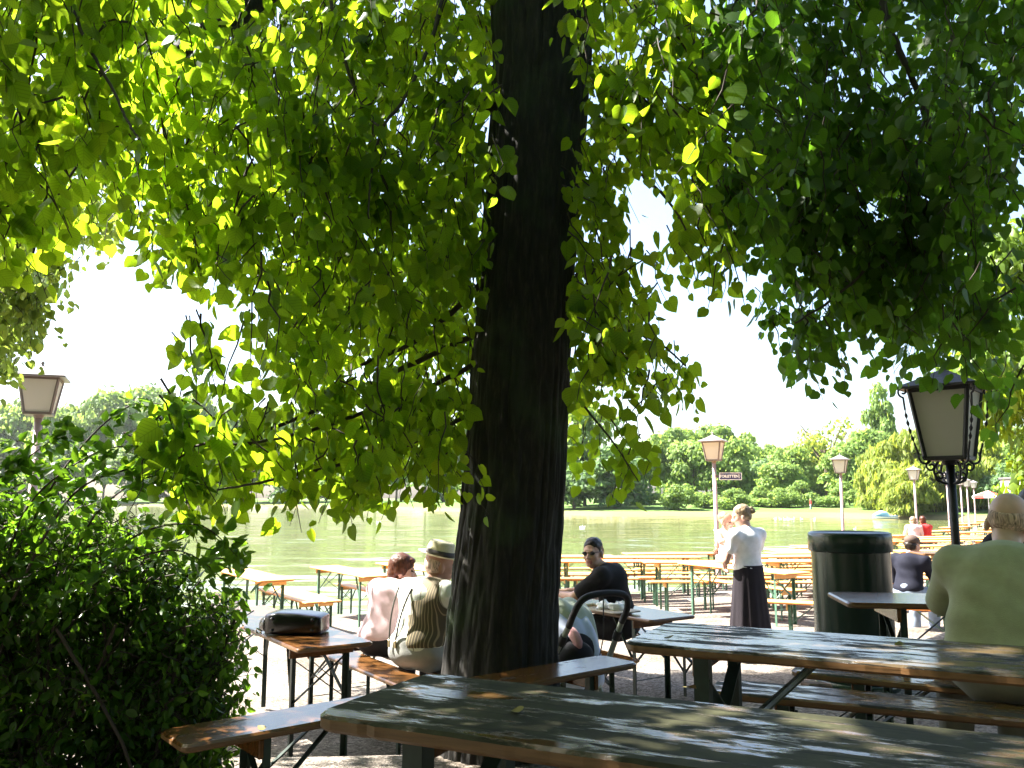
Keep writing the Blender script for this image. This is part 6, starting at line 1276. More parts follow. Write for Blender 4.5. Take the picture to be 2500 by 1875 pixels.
def hand(S, wr, d, n, side, k=1.0, curl=.5):
    """palm from the wrist wr along d; n = back-of-hand normal; side = towards the thumb"""
    d = Vector(d).normalized(); n = Vector(n).normalized(); n = (n - d * n.dot(d)).normalized(); t = d.cross(n) * side
    wr = Vector(wr)
    S.cone(wr + t * .018 * k, wr + d * .075 * k + t * .022 * k, .017 * k, .015 * k, 0, .015); S.cone(wr - t * .014 * k, wr + d * .07 * k - t * .022 * k, .017 * k, .014 * k, 0, .015)
    for i, (o, L) in enumerate([(.030, .070), (.010, .080), (-.010, .074), (-.029, .058)]):
        a = wr + d * (.082 - .004 * abs(i - 1)) * k + t * o * k; q = curl * (.8 + .12 * i)
        b_ = a + (d * math.cos(q * .6) - n * math.sin(q * .6)) * L * .5 * k; c_ = b_ + (d * math.cos(q * 1.6) - n * math.sin(q * 1.6)) * L * .5 * k
        S.cone(a, b_, .0088 * k, .008 * k, 0, .004); S.cone(b_, c_, .008 * k, .0065 * k, 0, .004)
    a = wr + d * .025 * k + t * .03 * k; b_ = a + (d * .6 + t * .7 - n * .3).normalized() * .04 * k; c_ = b_ + (d * .9 + t * .2 - n * .4).normalized() * .03 * k
    S.cone(a, b_, .011 * k, .0095 * k, 0, .01); S.cone(b_, c_, .0095 * k, .0075 * k, 0, .004)

def person(label, loc, yaw, J, hd, skin, h=.009, scale=1.0, girth=1.0, hk=1.0, group=None, hands=True, curl=.5):
    """J: joint positions in metres (seat or ground at z = 0, facing +y). Returns the root, joints and head frame."""
    t = empty("person", loc, yaw, label, "person", group, scale)
    V_ = {k: Vector(v) for k, v in J.items()}
    S = SDF(); g = girth
    S.ell(V_['pelvis'], (.155 * g, .115 * g, .11), 3, .05); S.ell((V_['pelvis'] + V_['chest']) / 2 + Vector((0, .01 * g, 0)), (.135 * g, .105 * g, .15), 3, .06)
    S.ell(V_['chest'], (.15 * g, .105 * g, .15), 3, .06)
    sh = (V_['shl'] + V_['shr']) / 2
    S.cone(V_['shl'], V_['shr'], .062, None, 3, .06); S.cone(V_['chest'] + Vector((0, 0, .06)), V_['neck'], .10 * g, .055, 3, .05)
    hc = V_['head']; R = hd.to_matrix() if isinstance(hd, Euler) else hd
    S.cone(V_['neck'], hc + R @ Vector((0, -.02, -.07)), .052, .050, 0, .03)
    for q in 'lr':
        s_ = 1 if q == 'r' else -1
        S.cone(V_['sh' + q], V_['el' + q], .047 * (g * .5 + .5), .038, 0, .03); S.cone(V_['el' + q], V_['wr' + q], .038, .026, 0, .02)
        if hands and ('hd' + q) in V_: hand(S, V_['wr' + q], V_['hd' + q], V_['hn' + q], s_ if q == 'l' else s_, curl=curl)
        elif hands: hand(S, V_['wr' + q], V_['wr' + q] - V_['el' + q], Vector((0, 0, 1)), s_, curl=curl)
        S.cone(V_['hip' + q], V_['kn' + q], .082 * (g * .6 + .4), .055, 4, .04); S.cone(V_['kn' + q], V_['an' + q], .055, .038, 4, .03)
        f = V_['an' + q] + Vector((0, .03, -.055)); fd = V_.get('toe' + q, V_['an' + q] + Vector((0, .17, -.06)))
        S.cone(V_['an' + q], f, .038, .034, 5, .02); S.cone(f, fd, .036, .026, 5, .02)
    head(S, hc, R, hk)
    o = S.build("body", [skin, M['eye'], M['lip'], skin, skin, skin], t, h)
    return t, V_, R

def top_garment(t, V_, name, mat, g=1.0, ease=.014, sleeve=.55, hem=None, h=.011, wr=.004, seed=0, collar=None, extra=()):
    S = SDF()
    for c_, r_e in extra: S.ell(c_, r_e, 0, .07)
    S.ell(V_['pelvis'] + Vector((0, 0, .05)), (.155 * g + ease, .115 * g + ease, .10), 0, .06); S.ell((V_['pelvis'] + V_['chest']) / 2 + Vector((0, .01 * g, 0)), (.138 * g + ease, .108 * g + ease, .15), 0, .07)
    S.ell(V_['chest'], (.15 * g + ease, .105 * g + ease, .15), 0, .07); S.cone(V_['shl'], V_['shr'], .062 + ease, None, 0, .07)
    S.cone(V_['chest'] + Vector((0, 0, .06)), V_['neck'] * .9 + V_['chest'] * .1, .10 * g + ease, .06, 0, .05)
    for q in 'lr':
        a, e, w = V_['sh' + q], V_['el' + q], V_['wr' + q]
        if sleeve <= 1: S.cone(a, a.lerp(e, sleeve), .050 * (g * .5 + .5) + ease, .050 + ease, 0, .03)
        else:
            S.cone(a, e, .050 * (g * .5 + .5) + ease, .042 + ease, 0, .03); S.cone(e, e.lerp(w, sleeve - 1), .042 + ease, .033 + ease * .6, 0, .02)
    if hem is not None: S.cut((0, 0, hem), (0, 0, -1))
    o = S.build(name, [mat], t, h, wr=wr, seed=seed)
    if collar:
        b = MB(); c = V_['neck']; d = (V_['head'] - V_['neck']).normalized()
        pts = []
        for k in range(25):
            a = math.radians(-150 + 300 * k / 24 + 90 + 180)
            pts.append(c + Vector((math.cos(a) * .062, math.sin(a) * .062, 0)) + d * .012)
        b.tube(pts, .016, 8); b.build("collar", mat, t)
    return o

def trousers(t, V_, mat, g=1.0, ease=.014, h=.012, wr=.004, seed=3, top=None, length=1.0, name="trousers"):
    S = SDF(); S.ell(V_['pelvis'] + Vector((0, 0, -.0)), (.158 * g + ease, .118 * g + ease, .115), 0, .06); S.ell(V_['pelvis'] + Vector((0, 0, .07)), (.145 * g + ease, .112 * g + ease, .09), 0, .05)
    for q in 'lr':
        S.cone(V_['hip' + q], V_['kn' + q], .085 * (g * .6 + .4) + ease, .06 + ease, 0, .04); S.cone(V_['kn' + q], V_['kn' + q].lerp(V_['an' + q], length), .06 + ease, .052 + ease, 0, .03)
    if top is not None: S.cut((0, 0, top), (0, 0, 1))
    return S.build(name, [mat], t, h, wr=wr, seed=seed)

def hair(t, c, R, mat, prims, cuts=(), h=.007, wr=.003, wf=90, name="hair", k=1.0):
    S = SDF()
    for p in prims:
        if len(p) == 2: S.ell(c + R @ (Vector(p[0]) * k), Vector(p[1]) * k, 0, .015, R)
        else: S.cone(c + R @ (Vector(p[0]) * k), c + R @ (Vector(p[1]) * k), p[2] * k, p[3] * k, 0, .015)
    for pt, n in cuts: S.cut(c + R @ (Vector(pt) * k), R @ Vector(n))
    return S.build(name, [mat], t, h, wr=wr, wf=wf)

def shoes(t, V_, mat, h=.011):
    for q in 'lr':
        S = SDF(); f = V_['an' + q] + Vector((0, .0, -.06)); fd = V_.get('toe' + q, V_['an' + q] + Vector((0, .17, -.065)))
        S.cone(f, fd, .045, .038, 0, .02); S.cone(V_['an' + q] + Vector((0, -.01, -.03)), f, .046, .045, 0, .02); S.build("shoe", [mat], t, h)

def seated(lean=0.0, side=0.0, slump=0.0, sw=.175, el=None, wr=None, er=None, wrr=None, head=None, kn=.46, spread=.12, **kw):
    ch = Vector((side * .6, .02 + lean * .55, .43 - slump * .5)); nk = Vector((side * .95, .04 + lean, .575 - slump))
    J = dict(pelvis=Vector((0, 0, .105)), chest=ch, neck=nk, head=nk + Vector((side * .3, .045 + lean * .25, .135)),
             shl=ch + Vector((-sw, .0 + lean * .25, .085)), shr=ch + Vector((sw, .0 + lean * .25, .085)),
             hipl=Vector((-.095, .03, .085)), hipr=Vector((.095, .03, .085)), knl=Vector((-spread, kn, .075)), knr=Vector((spread, kn, .075)),
             anl=Vector((-spread, kn - .02, -.36)), anr=Vector((spread, kn - .02, -.36)))
    J['ell'] = J['shl'] + Vector((-.06, .10, -.26)); J['elr'] = J['shr'] + Vector((.06, .10, -.26)); J['wrl'] = J['ell'] + Vector((.05, .24, .03)); J['wrr'] = J['elr'] + Vector((-.05, .24, .03))
    J.update({k: Vector(v) for k, v in kw.items()})
    if head is not None: J['head'] = Vector(head)
    return J

M['pink'] = cloth("pink_cardigan", (.62, .44, .47)); M['shirt_pale'] = None
def stripes(name, base, line, sc, wid, rot=0.0):
    m, N, L, b = new_mat(name); tc = N.new("ShaderNodeTexCoord"); sx = N.new("ShaderNodeSeparateXYZ"); L.new(tc.outputs["Object"], sx.inputs[0])
    mu = N.new("ShaderNodeMath"); mu.operation = 'MULTIPLY'; mu.inputs[1].default_value = sc; L.new(sx.outputs[0], mu.inputs[0])
    pp = N.new("ShaderNodeMath"); pp.operation = 'PINGPONG'; pp.inputs[1].default_value = .5; L.new(mu.outputs[0], pp.inputs[0])
    r = ramp(N, [(wid, line), (wid + .06, base)]); L.new(pp.outputs[0], r.inputs[0]); L.new(r.outputs[0], b.inputs["Base Color"]); b.inputs["Roughness"].default_value = .85
    return m
M['pinstripe'] = stripes("pale_pinstriped_shirt", (.66, .68, .60), (.30, .27, .22), 17, .035)
M['vest_shade'] = stripes("shaded_striped_waistcoat", (.085, .07, .04), (.30, .235, .14), 58, .1)  # dark striped cloth with the shade of his right side in its colour
M['grey_trouser'] = cloth("grey_trousers", (.30, .30, .28)); M['black_trouser'] = cloth("black_trousers", (.018, .016, .018)); M['black_polo'] = cloth("black_polo", (.010, .009, .010))
M['green_shirt'] = cloth("olive_green_shirt", (.35, .36, .22)); M['white_tee'] = cloth("white_tee", (.80, .78, .80)); M['black_skirt'] = cloth("black_skirt", (.016, .012, .016))
M['khaki'] = cloth("khaki_trousers", (.20, .19, .14)); M['navy'] = cloth("shade_dark_navy_shirt", (.007, .008, .018)); M['red_top'] = cloth("red_top", (.62, .03, .03)); M['blue_trouser'] = cloth("faded_jeans", (.22, .27, .36))  # navy darkened to stand in for the shade on the capped sitter
M['shoe_dark'] = plain("dark_shoe", (.03, .022, .018), .4); M['shoe_tan'] = plain("tan_shoe", (.2, .12, .07), .6)
def hair_mat(name, col, rough=.4):
    m, N, L, b = new_mat(name); tc = N.new("ShaderNodeTexCoord"); mp = N.new("ShaderNodeMapping"); mp.inputs["Scale"].default_value = (1, 1, .12); L.new(tc.outputs["Object"], mp.inputs[0])
    n = N.new("ShaderNodeTexNoise"); n.inputs["Scale"].default_value = 130; n.inputs["Detail"].default_value = 4; L.new(mp.outputs[0], n.inputs["Vector"])
    r = ramp(N, [(.3, [c * .25 for c in col]), (.55, col), (.8, [min(1, c * 1.8) for c in col])]); L.new(n.outputs["Fac"], r.inputs[0]); L.new(r.outputs[0], b.inputs["Base Color"])
    bp = N.new("ShaderNodeBump"); bp.inputs["Strength"].default_value = .9; bp.inputs["Distance"].default_value = .006; L.new(n.outputs["Fac"], bp.inputs["Height"]); L.new(bp.outputs[0], b.inputs["Normal"])
    b.inputs["Roughness"].default_value = rough; b.inputs["Specular IOR Level"].default_value = .3; return m
M['hair_red'] = hair_mat("red_brown_hair", (.085, .026, .011)); M['hair_dark'] = hair_mat("dark_brown_hair", (.02, .013, .009)); M['hair_blond'] = hair_mat("ash_blond_hair", (.28, .20, .12))
M['hair_grey'] = hair_mat("thin_grey_hair", (.54, .38, .30), .7); M['straw'] = plain("straw", (.62, .55, .36), .7, noise=.12, nscale=120, bump=.3, bscale=200); M['band'] = plain("dark_hat_band", (.04, .032, .026), .7)
M['clip'] = plain("brass_clip", (.5, .42, .25), .3, metal=1.0); M['brace'] = plain("dark_brace_cord", (.07, .06, .05), .7)

def seat_z(x, y): return G(x, y) + .48

# 1 the red haired woman
x, y = -1.045, 6.64
J = seated(lean=.12, slump=.07, sw=.155, side=.02)
J['wrr'] = J['neck'] + Vector((.06, .20, -.02)); J['elr'] = J['shr'] + Vector((.08, .20, -.2)); J['wrl'] = Vector((-.05, .42, .32)); J['ell'] = J['shl'] + Vector((-.02, .16, -.24)); J['head'] = J['neck'] + Vector((.02, .06, .125))
yw = math.radians(-38)
t, V_, R = person("woman with short red brown hair in a pink cardigan, seen from behind", (x, y, seat_z(x, y)), yw, J, Euler((-.12, 0, math.radians(-48))), M['skin'], scale=1.0, girth=.95)
top_garment(t, V_, "cardigan", M['pink'], .98, .022, 1.85, hem=.0, wr=.005, seed=2); trousers(t, V_, M['black_trouser'], .98, top=.14); shoes(t, V_, M['shoe_dark'])
hair(t, V_['head'], R, M['hair_red'], [((0, -.018, .045), (.087, .104, .095)), ((0, -.06, -.03), (.072, .06, .075)), ((-.07, -.01, -.02), (.022, .05, .06)), ((.07, -.01, -.0), (.02, .05, .045)), ((0, .06, .085), (.055, .035, .026))],
     cuts=[((0, .075, .02), (0, 1, -.75))], wr=.0015)
# 2 the man with the straw hat
x, y = -.685, 6.08
J = seated(lean=.06, slump=.04, sw=.185, side=.05)
J['elr'] = J['shr'] + Vector((.08, .2, -.2)); J['wrr'] = J['elr'] + Vector((-.03, .22, .0))
t, V_, R = person("old man in straw hat and pinstriped shirt with braces, leaning behind the trunk", (x, y, seat_z(x, y)), math.radians(-40), J, Euler((-.08, .12, math.radians(-30))), M['skin_red'], scale=1.06, girth=1.18)
top_garment(t, V_, "shirt", M['pinstripe'], 1.22, .016, 1.9, hem=.08, wr=.005, seed=5, collar=True); trousers(t, V_, M['grey_trouser'], 1.22, .016, top=.22); shoes(t, V_, M['shoe_tan'])
S = SDF(); gg, ee = 1.18, .027  # dark half laid over the shirt where the right of his back is shaded
S.ell(V_['pelvis'] + Vector((0, 0, .06)), (.155 * gg + ee, .115 * gg + ee, .10), 0, .06); S.ell((V_['pelvis'] + V_['chest']) / 2 + Vector((0, .01 * gg, 0)), (.138 * gg + ee, .108 * gg + ee, .16), 0, .07); S.ell(V_['chest'], (.15 * gg + ee, .105 * gg + ee, .16), 0, .07); S.cone(V_['shl'] * .3 + V_['shr'] * .7, V_['shr'], .062 + ee, None, 0, .07)
S.cut((.05, 0, .3), (-1, .1, -.22)); S.cut((0, 0, .15), (0, 0, -1)); S.cut((.235, 0, .4), (1, 0, .1)); S.build("shaded_waistcoat_side", [M['vest_shade']], t, .011, wr=.003)
b = MB()
for dx in (-.075, -.015):
    P = []
    for i in range(14):
        f = i / 13; z = .19 + f * (V_['shl'].z + .03 - .19); xx = dx * (1 - .1 * f) - .045 * f * (1 if dx < -.05 else -.6) + .05 * .6 * f
        yy = -(.118 * 1.22 + .024) + .055 * f + (.02 if f < .15 else 0) * 0 + .03 * f ** 3 - .012 * math.sin(math.pi * f)
        P.append((xx, yy, z))
    b.tube(P, .006, 6)
b.build("braces", M['brace'], t)
for dx in (-.075, -.015): MB().box((dx, -.17, .17), (.018, .012, .05), bevel=.003).build("brace_clip", M['clip'], t)
hc, hR = V_['head'], R
def hat(t, c, R, mat, band, bw=.135, cr=.088, ch=.1, tilt=.0):
    Rm = R @ Euler((tilt, 0, 0)).to_matrix(); o = c + R @ Vector((0, -.01, .055))
    def put(name, prof, m, n=40):
        b = MB(); b.lathe(prof, n); b.v = [tuple(o + Rm @ Vector((v[0], v[1] * 1.12, v[2]))) for v in b.v]; return b.build(name, m, t)
    hroot = put("hat", [(cr, .0), (bw * .8, .001), (bw, .012), (bw + .002, .015), (bw * .8, .007), (cr + .004, .008), (cr * .97, .05), (cr * .90, ch * .92), (cr * .80, ch), (cr * .5, ch * .93), (0, ch * .86)], mat)
    if band:
        b = MB(); b.lathe([(cr + .005, .009), (cr + .0065, .012), (cr + .002, .042), (cr - .001, .042)], 40); b.v = [tuple(o + Rm @ Vector((v[0], v[1] * 1.12, v[2]))) for v in b.v]; b.build("hat_band", band, hroot)
hat(t, hc, hR, M['straw'], M['band'], tilt=-.12)
hair(t, hc, hR, M['hair_grey'], [((0, -.04, -.0), (.078, .07, .075))], cuts=[((0, .0, 0), (0, 1, 0)), ((0, 0, .06), (0, 0, 1))])
# 3 the man in black
x, y = .98, 7.5
J = seated(lean=.12, side=-.04, slump=.03, sw=.19)
J['elr'] = J['shr'] + Vector((.06, .22, -.21)); J['wrr'] = J['elr'] + Vector((-.10, .2, -.02)); J['ell'] = J['shl'] + Vector((-.02, .22, -.24)); J['wrl'] = J['ell'] + Vector((.1, .2, .02))
J['elr'].z = max(J['elr'].z, .33); J['wrr'].z = .335; J['ell'].z = .335; J['wrl'].z = .335
yw = math.radians(66)
t, V_, R = person("man in black polo and sunglasses leaning on the table, face turned towards us", (x, y, seat_z(x, y)), yw, J, Euler((-.05, .05, math.radians(84))), M['skin'], scale=1.08, girth=1.08, h=.008)
top_garment(t, V_, "polo_shirt", M['black_polo'], 1.05, .016, .72, hem=.02, wr=.003, seed=8, collar=True); trousers(t, V_, M['black_trouser'], 1.05, top=.2); shoes(t, V_, M['shoe_dark'])
hair(t, V_['head'], R, M['hair_dark'], [((0, -.014, .040), (.0775, .097, .084)), ((0, -.05, -.01), (.073, .057, .06))], cuts=[((0, .07, .055), (0, 1, -.45)), ((0, -.03, -.045), (0, .25, -1))], wr=.003)
b = MB(); w = lambda p: tuple(V_['head'] + R @ Vector(p))
for sx in (-1, 1):
    ring = [w((sx * .033 + .023 * math.cos(a), .098 - .006 * abs(math.cos(a)), .0 + .016 * math.sin(a))) for a in [2 * math.pi * i / 14 for i in range(14)]]
    bk = [w((sx * .033 + .023 * math.cos(a), .092 - .006 * abs(math.cos(a)), .0 + .016 * math.sin(a))) for a in [2 * math.pi * i / 14 for i in range(14)]]
    b.add(ring + bk, [tuple(range(14)), tuple(range(27, 13, -1))] + [(i, (i + 1) % 14, 14 + (i + 1) % 14, 14 + i) for i in range(14)])
    b.tube([w((sx * .056, .09, .006)), w((sx * .078, .04, .006)), w((sx * .08, -.01, .0))], .003, 5)
b.tube([w((-.012, .1, .005)), w((.012, .1, .005))], .003, 5); b.build("sunglasses", plain("dark_lens", (.006, .006, .007), .12), t)
# 4, 5 the standing woman and the baby
x, y = 2.53, 9.05; z0 = G(x, y)
J = dict(pelvis=(0, 0, .90), chest=(0, .0, 1.20), neck=(0, .02, 1.37), head=(-.015, .06, 1.50), shl=(-.178, .0, 1.30), shr=(.178, .0, 1.30), ell=(-.245, .08, 1.03), elr=(.225, .1, 1.04), wrl=(-.16, .29, 1.06), wrr=(-.06, .30, 1.08),
         hdl=(.6, .7, .2), hnl=(-.4, .3, -.6), hdr=(-.9, .3, .3), hnr=(.2, 1, 0), hipl=(-.09, 0, .88), hipr=(.09, 0, .88), knl=(-.10, .02, .48), knr=(.10, .02, .48), anl=(-.10, -.02, .08), anr=(.10, -.02, .08))
yw = math.radians(30)
t, V_, R = person("standing woman in white tee and long black skirt holding a baby", (x, y, z0), yw, J, Euler((-.22, 0, math.radians(52))), M['skin'], girth=.9, hk=.98)
top_garment(t, V_, "tee_shirt", M['white_tee'], 1.02, .015, .52, hem=.905, wr=.003, seed=12)
# skirt: flared, folded
na, nz = 120, 40; A, Zt = np.meshgrid(np.arange(na) / na * 2 * np.pi, np.linspace(0, 1, nz), indexing='ij')
rad = .166 + .090 * Zt ** 1.1 + .010 * Zt * np.sin(A * 9 + 1.3 * np.sin(A * 2)) + .005 * Zt * np.sin(A * 17 + 2)
X = rad * np.cos(A) * 1.02; Y = rad * np.sin(A) * .82 - .0; Z = .985 - .90 * Zt
ii, jj = np.meshgrid(np.arange(na), np.arange(nz - 1), indexing='ij'); i2 = (ii + 1) % na
np_mesh("skirt", np.stack([X, Y, Z], -1).reshape(-1, 3), [np.stack([ii * nz + jj, ii * nz + jj + 1, i2 * nz + jj + 1, i2 * nz + jj], -1).reshape(-1, 4)], [M['black_skirt']], smooth=True, parent=t)
shoes(t, V_, M['shoe_dark'])
hair(t, V_['head'], R, M['hair_blond'], [((0, -.018, .042), (.079, .097, .087)), ((0, -.06, -.012), (.07, .05, .06))], cuts=[((0, .062, .055), (0, 1, -.55))], wr=.002)
hair(t, V_['head'], R, M['hair_blond'], [((0, -.115, .035), (.038, .034, .036)), ((.015, -.14, .045), (.02, .018, .02)), ((-.02, -.135, .02), (.018, .02, .018)), ((.0, -.13, .06), (.02, .02, .016))], wr=.005, name="hair_bun")
Jb = dict(pelvis=(0, 0, .1), chest=(0, .0, .26), neck=(0, .0, .345), head=(0, .01, .44), shl=(-.075, 0, .31), shr=(.075, 0, .31), ell=(-.10, .07, .22), elr=(.10, .07, .22), wrl=(-.06, .15, .26), wrr=(.06, .15, .26),
          hipl=(-.05, .02, .08), hipr=(.05, .02, .08), knl=(-.09, .12, .04), knr=(.09, .12, .04), anl=(-.07, .08, -.07), anr=(.07, .08, -.07), toel=(-.07, .14, -.09), toer=(.07, .14, -.09))
def baby():
    t = empty("person", (2.35, 9.24, z0 + 1.0), math.radians(-165), "baby with reddish bald head held at the standing woman's shoulder", "person")
    V_ = {k: Vector(v) for k, v in Jb.items()}; S = SDF()
    S.ell(V_['pelvis'], (.085, .075, .08), 0, .04); S.ell(V_['chest'], (.085, .07, .11), 0, .04); S.cone(V_['shl'], V_['shr'], .035, None, 0, .03)
    for q in 'lr':
        S.cone(V_['sh' + q], V_['el' + q], .03, .025, 0, .02); S.cone(V_['el' + q], V_['wr' + q], .025, .018, 0, .01); hand(S, V_['wr' + q], V_['wr' + q] - V_['el' + q], (0, 0, 1), 1, k=.5)
        S.cone(V_['hip' + q], V_['kn' + q], .045, .035, 0, .02); S.cone(V_['kn' + q], V_['an' + q], .034, .024, 0, .02); S.cone(V_['an' + q], V_['toe' + q], .022, .017, 0, .01)
    S.cone(V_['neck'], V_['head'], .035, None, 0, .03); R = Euler((-.1, 0, math.radians(30))).to_matrix(); head(S, V_['head'], R, .80)
    S.ell(V_['head'] + R @ Vector((0, -.015, .03)), (.066, .08, .07), 0, .02, R)
    S.build("body", [M['skin'], M['eye'], M['lip']], t, .007)
    s = SDF(); s.ell(V_['pelvis'], (.095, .085, .085), 0, .04); s.ell(V_['chest'], (.095, .08, .115), 0, .04); s.cone(V_['shl'], V_['shr'], .042, None, 0, .03); s.build("romper", [cloth("beige_romper", (.5, .44, .42))], t, .009, wr=.002)
    hair(t, V_['head'], R, M['hair_blond'], [((0, -.018, .034), (.068, .083, .073))], cuts=[((0, .02, .05), (0, 1, -.5))], wr=.001)
baby()
# 6 the old man in green
x, y = 2.02, 3.46
J = seated(lean=.15, side=.07, slump=.0, sw=.2)
J['elr'] = J['shr'] + Vector((.0, .24, -.2)); J['wrr'] = J['elr'] + Vector((-.06, .2, .0)); J['ell'] = J['shl'] + Vector((.0, .24, -.22)); J['wrl'] = J['ell'] + Vector((.06, .22, 0)); J['ell'].z = .33; J['wrl'].z = .335
J['head'] = J['neck'] + Vector((.035, .07, .12))
yw = math.radians(-14)
t, V_, R = person("bald old man in olive green shirt seen from behind, dappled with sunlight", (x, y, .48), yw, J, Euler((-.35, .12, math.radians(-28))), M['skin_pale'], h=.0075, girth=1.22, hk=1.04)
top_garment(t, V_, "shirt", M['green_shirt'], 1.22, .02, .95, hem=.09, wr=.004, seed=15, h=.009, collar=True, extra=[((.0, .02, .26), (.235, .15, .24)), ((.03, .06, .44), (.225, .13, .17)), ((0, .0, .10), (.265, .16, .2))]); trousers(t, V_, M['khaki'], 1.22, .018, top=.17); shoes(t, V_, M['shoe_tan'])
hair(t, V_['head'], R, M['hair_grey'], [((0, -.026, .008), (.0745, .0825, .066))], cuts=[((0, .02, 0), (0, 1, .1)), ((0, -.03, .05), (0, -.6, 1))], wr=.002, wf=160, k=1.04)
# 7 the dark haired head behind him
x, y = 2.92, 4.72
J = seated(lean=.08)
t, V_, R = person("dark haired person in black facing the old man in green", (x, y, seat_z(x, y)), math.radians(160), J, Euler((-.1, 0, 0)), M['skin'], h=.011, scale=1.03)
top_garment(t, V_, "jacket", M['black_polo'], 1.0, .02, 1.9, hem=.02); trousers(t, V_, M['black_trouser'])
hair(t, V_['head'], R, M['hair_dark'], [((0, -.015, .047), (.088, .104, .094)), ((0, -.05, -.02), (.08, .06, .08))], cuts=[((0, .07, .05), (0, 1, -.4))])
# 8 the person in the cap
x, y = 5.02, 10.75
J = seated(lean=.1, slump=.03, sw=.18); J['elr'] = J['shr'] + Vector((.05, .16, -.24)); J['wrr'] = J['elr'] + Vector((-.02, .22, .02))
t, V_, R = person("person in brown cap and navy shirt sitting beyond the litter bin", (x, y, seat_z(x, y) - .1), math.radians(-48), J, Euler((-.15, 0, math.radians(-20))), M['skin_red'], h=.011)
top_garment(t, V_, "shirt", M['navy'], 1.05, .018, 1.6, hem=.02, wr=.004); trousers(t, V_, M['blue_trouser']); shoes(t, V_, M['shoe_dark'])
hair(t, V_['head'], R, M['hair_dark'], [((0, -.03, .0), (.078, .085, .075))], cuts=[((0, .03, 0), (0, 1, -.2)), ((0, 0, .05), (0, 0, 1))])
S = SDF(); c = V_['head']; S.ell(c + R @ Vector((0, -.012, .06)), (.09, .105, .075), 0, .02, R); S.cone(c + R @ Vector((-.04, .1, .045)), c + R @ Vector((.04, .1, .045)), .012, None, 0, .02); S.ell(c + R @ Vector((0, .12, .04)), (.065, .06, .010), 0, .02, R)
S.cut(c + R @ Vector((0, 0, .028)), R @ Vector((0, 0, -1))); S.build("cap", [plain("brown_cap", (.085, .052, .038), .8)], t, .008)
# 9, 10 the couple far off
for (x, y, a, lab, tm, hm, bl) in [(12.35, 25.8, 75, "far off woman with fair hair and pale top beside the man in red", M['pink'], M['hair_blond'], 1), (12.85, 26.0, 110, "far off person in a red top seated at the sunlit tables", M['red_top'], M['hair_red'], 0)]:
    J = seated(lean=.06)
    t, V_, R = person(lab, (x, y, seat_z(x, y)), math.radians(a - 90), J, Euler((0, 0, .5 if bl else -.5)), M['skin'], h=.014, hands=True)
    top_garment(t, V_, "top", tm, 1.0, .02, .8 if bl else 1.3, hem=.02, h=.014); trousers(t, V_, M['blue_trouser'], h=.014)
    hair(t, V_['head'], R, hm, [((0, -.02, .045), (.095, .11, .1)), ((0, -.06, -.04), (.085, .06, .09))], cuts=[((0, .07, .05), (0, 1, -.4))], h=.012, wr=.006)
# people strolling on the far bank
for i, (u, Y, col, lab) in enumerate([(1972, 105, M['red_top'], "tiny far stroller in reddish clothes on the bay's bank"), (1712, 113, M['white_tee'], "tiny far stroller in white left of the lamp with the sign"), (1722, 113, M['navy'], "tiny far stroller in dark clothes left of the lamp with the sign")]):
    x = (u - 1250) / 2022 * Y; z = -.45
    J = dict(pelvis=(0, 0, .92), chest=(0, 0, 1.22), neck=(0, .01, 1.40), head=(0, .03, 1.55), shl=(-.17, 0, 1.32), shr=(.17, 0, 1.32), ell=(-.22, -.03, 1.06), elr=(.22, .05, 1.06), wrl=(-.21, .02, .84), wrr=(.22, .15, .86), hipl=(-.09, 0, .9), hipr=(.09, 0, .9), knl=(-.1, .06, .48), knr=(.1, -.03, .48), anl=(-.1, .05, .08), anr=(.1, -.15, .1))
    t, V_, R = person(lab, (x, Y, z), 1.3 + i, J, Euler((0, 0, 0)), M['skin'], h=.02); top_garment(t, V_, "top", col, 1, .02, .8, hem=.9, h=.02, wr=0); trousers(t, V_, M['blue_trouser'], h=.02, wr=0)

# ------------------------------------------------------------------ the pushchair behind the trunk
px_, py_ = 1.0, 5.55; pz = G(.36, 5.7)
pc = empty("pushchair", (.36, 5.7, pz), math.radians(-60), "pushchair with black curved handle and grey tubes, draped with cloths", "pushchair")
M['grey_tube'] = plain("grey_green_tube", (.22, .24, .20), .4); M['foam'] = plain("black_foam_grip", (.008, .008, .009), .7); M['black_fab'] = cloth("black_fabric", (.012, .012, .015)); M['tyre'] = plain("rubber_tyre", (.015, .015, .015), .8)
M['pale_green_cloth'] = cloth("pale_grey_green_cloth", (.42, .46, .38)); M['pale_blue_cloth'] = cloth("pale_blue_cloth", (.50, .56, .72))
# local frame: +x towards the handle
hx = .46
b = MB(); b.tube(smooth_path([(.34, -.205, .86), (.40, -.205, .95), (.44, -.17, 1.03), (.455, -.08, 1.06), (.455, .08, 1.06), (.44, .17, 1.03), (.40, .205, .95), (.34, .205, .86)], 6), .021, 10); b.build("handle", M['foam'], pc)
for sy in (-1, 1):
    b = MB(); b.tube([(.34, sy * .205, .86), (.05, sy * .25, .45), (-.2, sy * .25, .14)], .019, 10); b.build("frame_tube", M['grey_tube'], pc)
    b = MB(); b.tube([(.30, sy * .211, .80), (.26, sy * .217, .745)], .026, 10); b.build("joint", M['foam'], pc)
b = MB(); b.tube([(.18, -.25, .12), (0, -.25, .44)], .015, 8); b.tube([(.18, .25, .12), (0, .25, .44)], .015, 8); b.tube([(.18, -.27, .12), (.18, .27, .12)], .012, 8); b.tube([(-.36, -.25, .12), (-.36, .25, .12)], .012, 8); b.tube([(-.36, -.25, .12), (.0, -.25, .42)], .012, 8); b.tube([(-.36, .25, .12), (.0, .25, .42)], .012, 8); b.build("chassis", M['grey_tube'], pc)
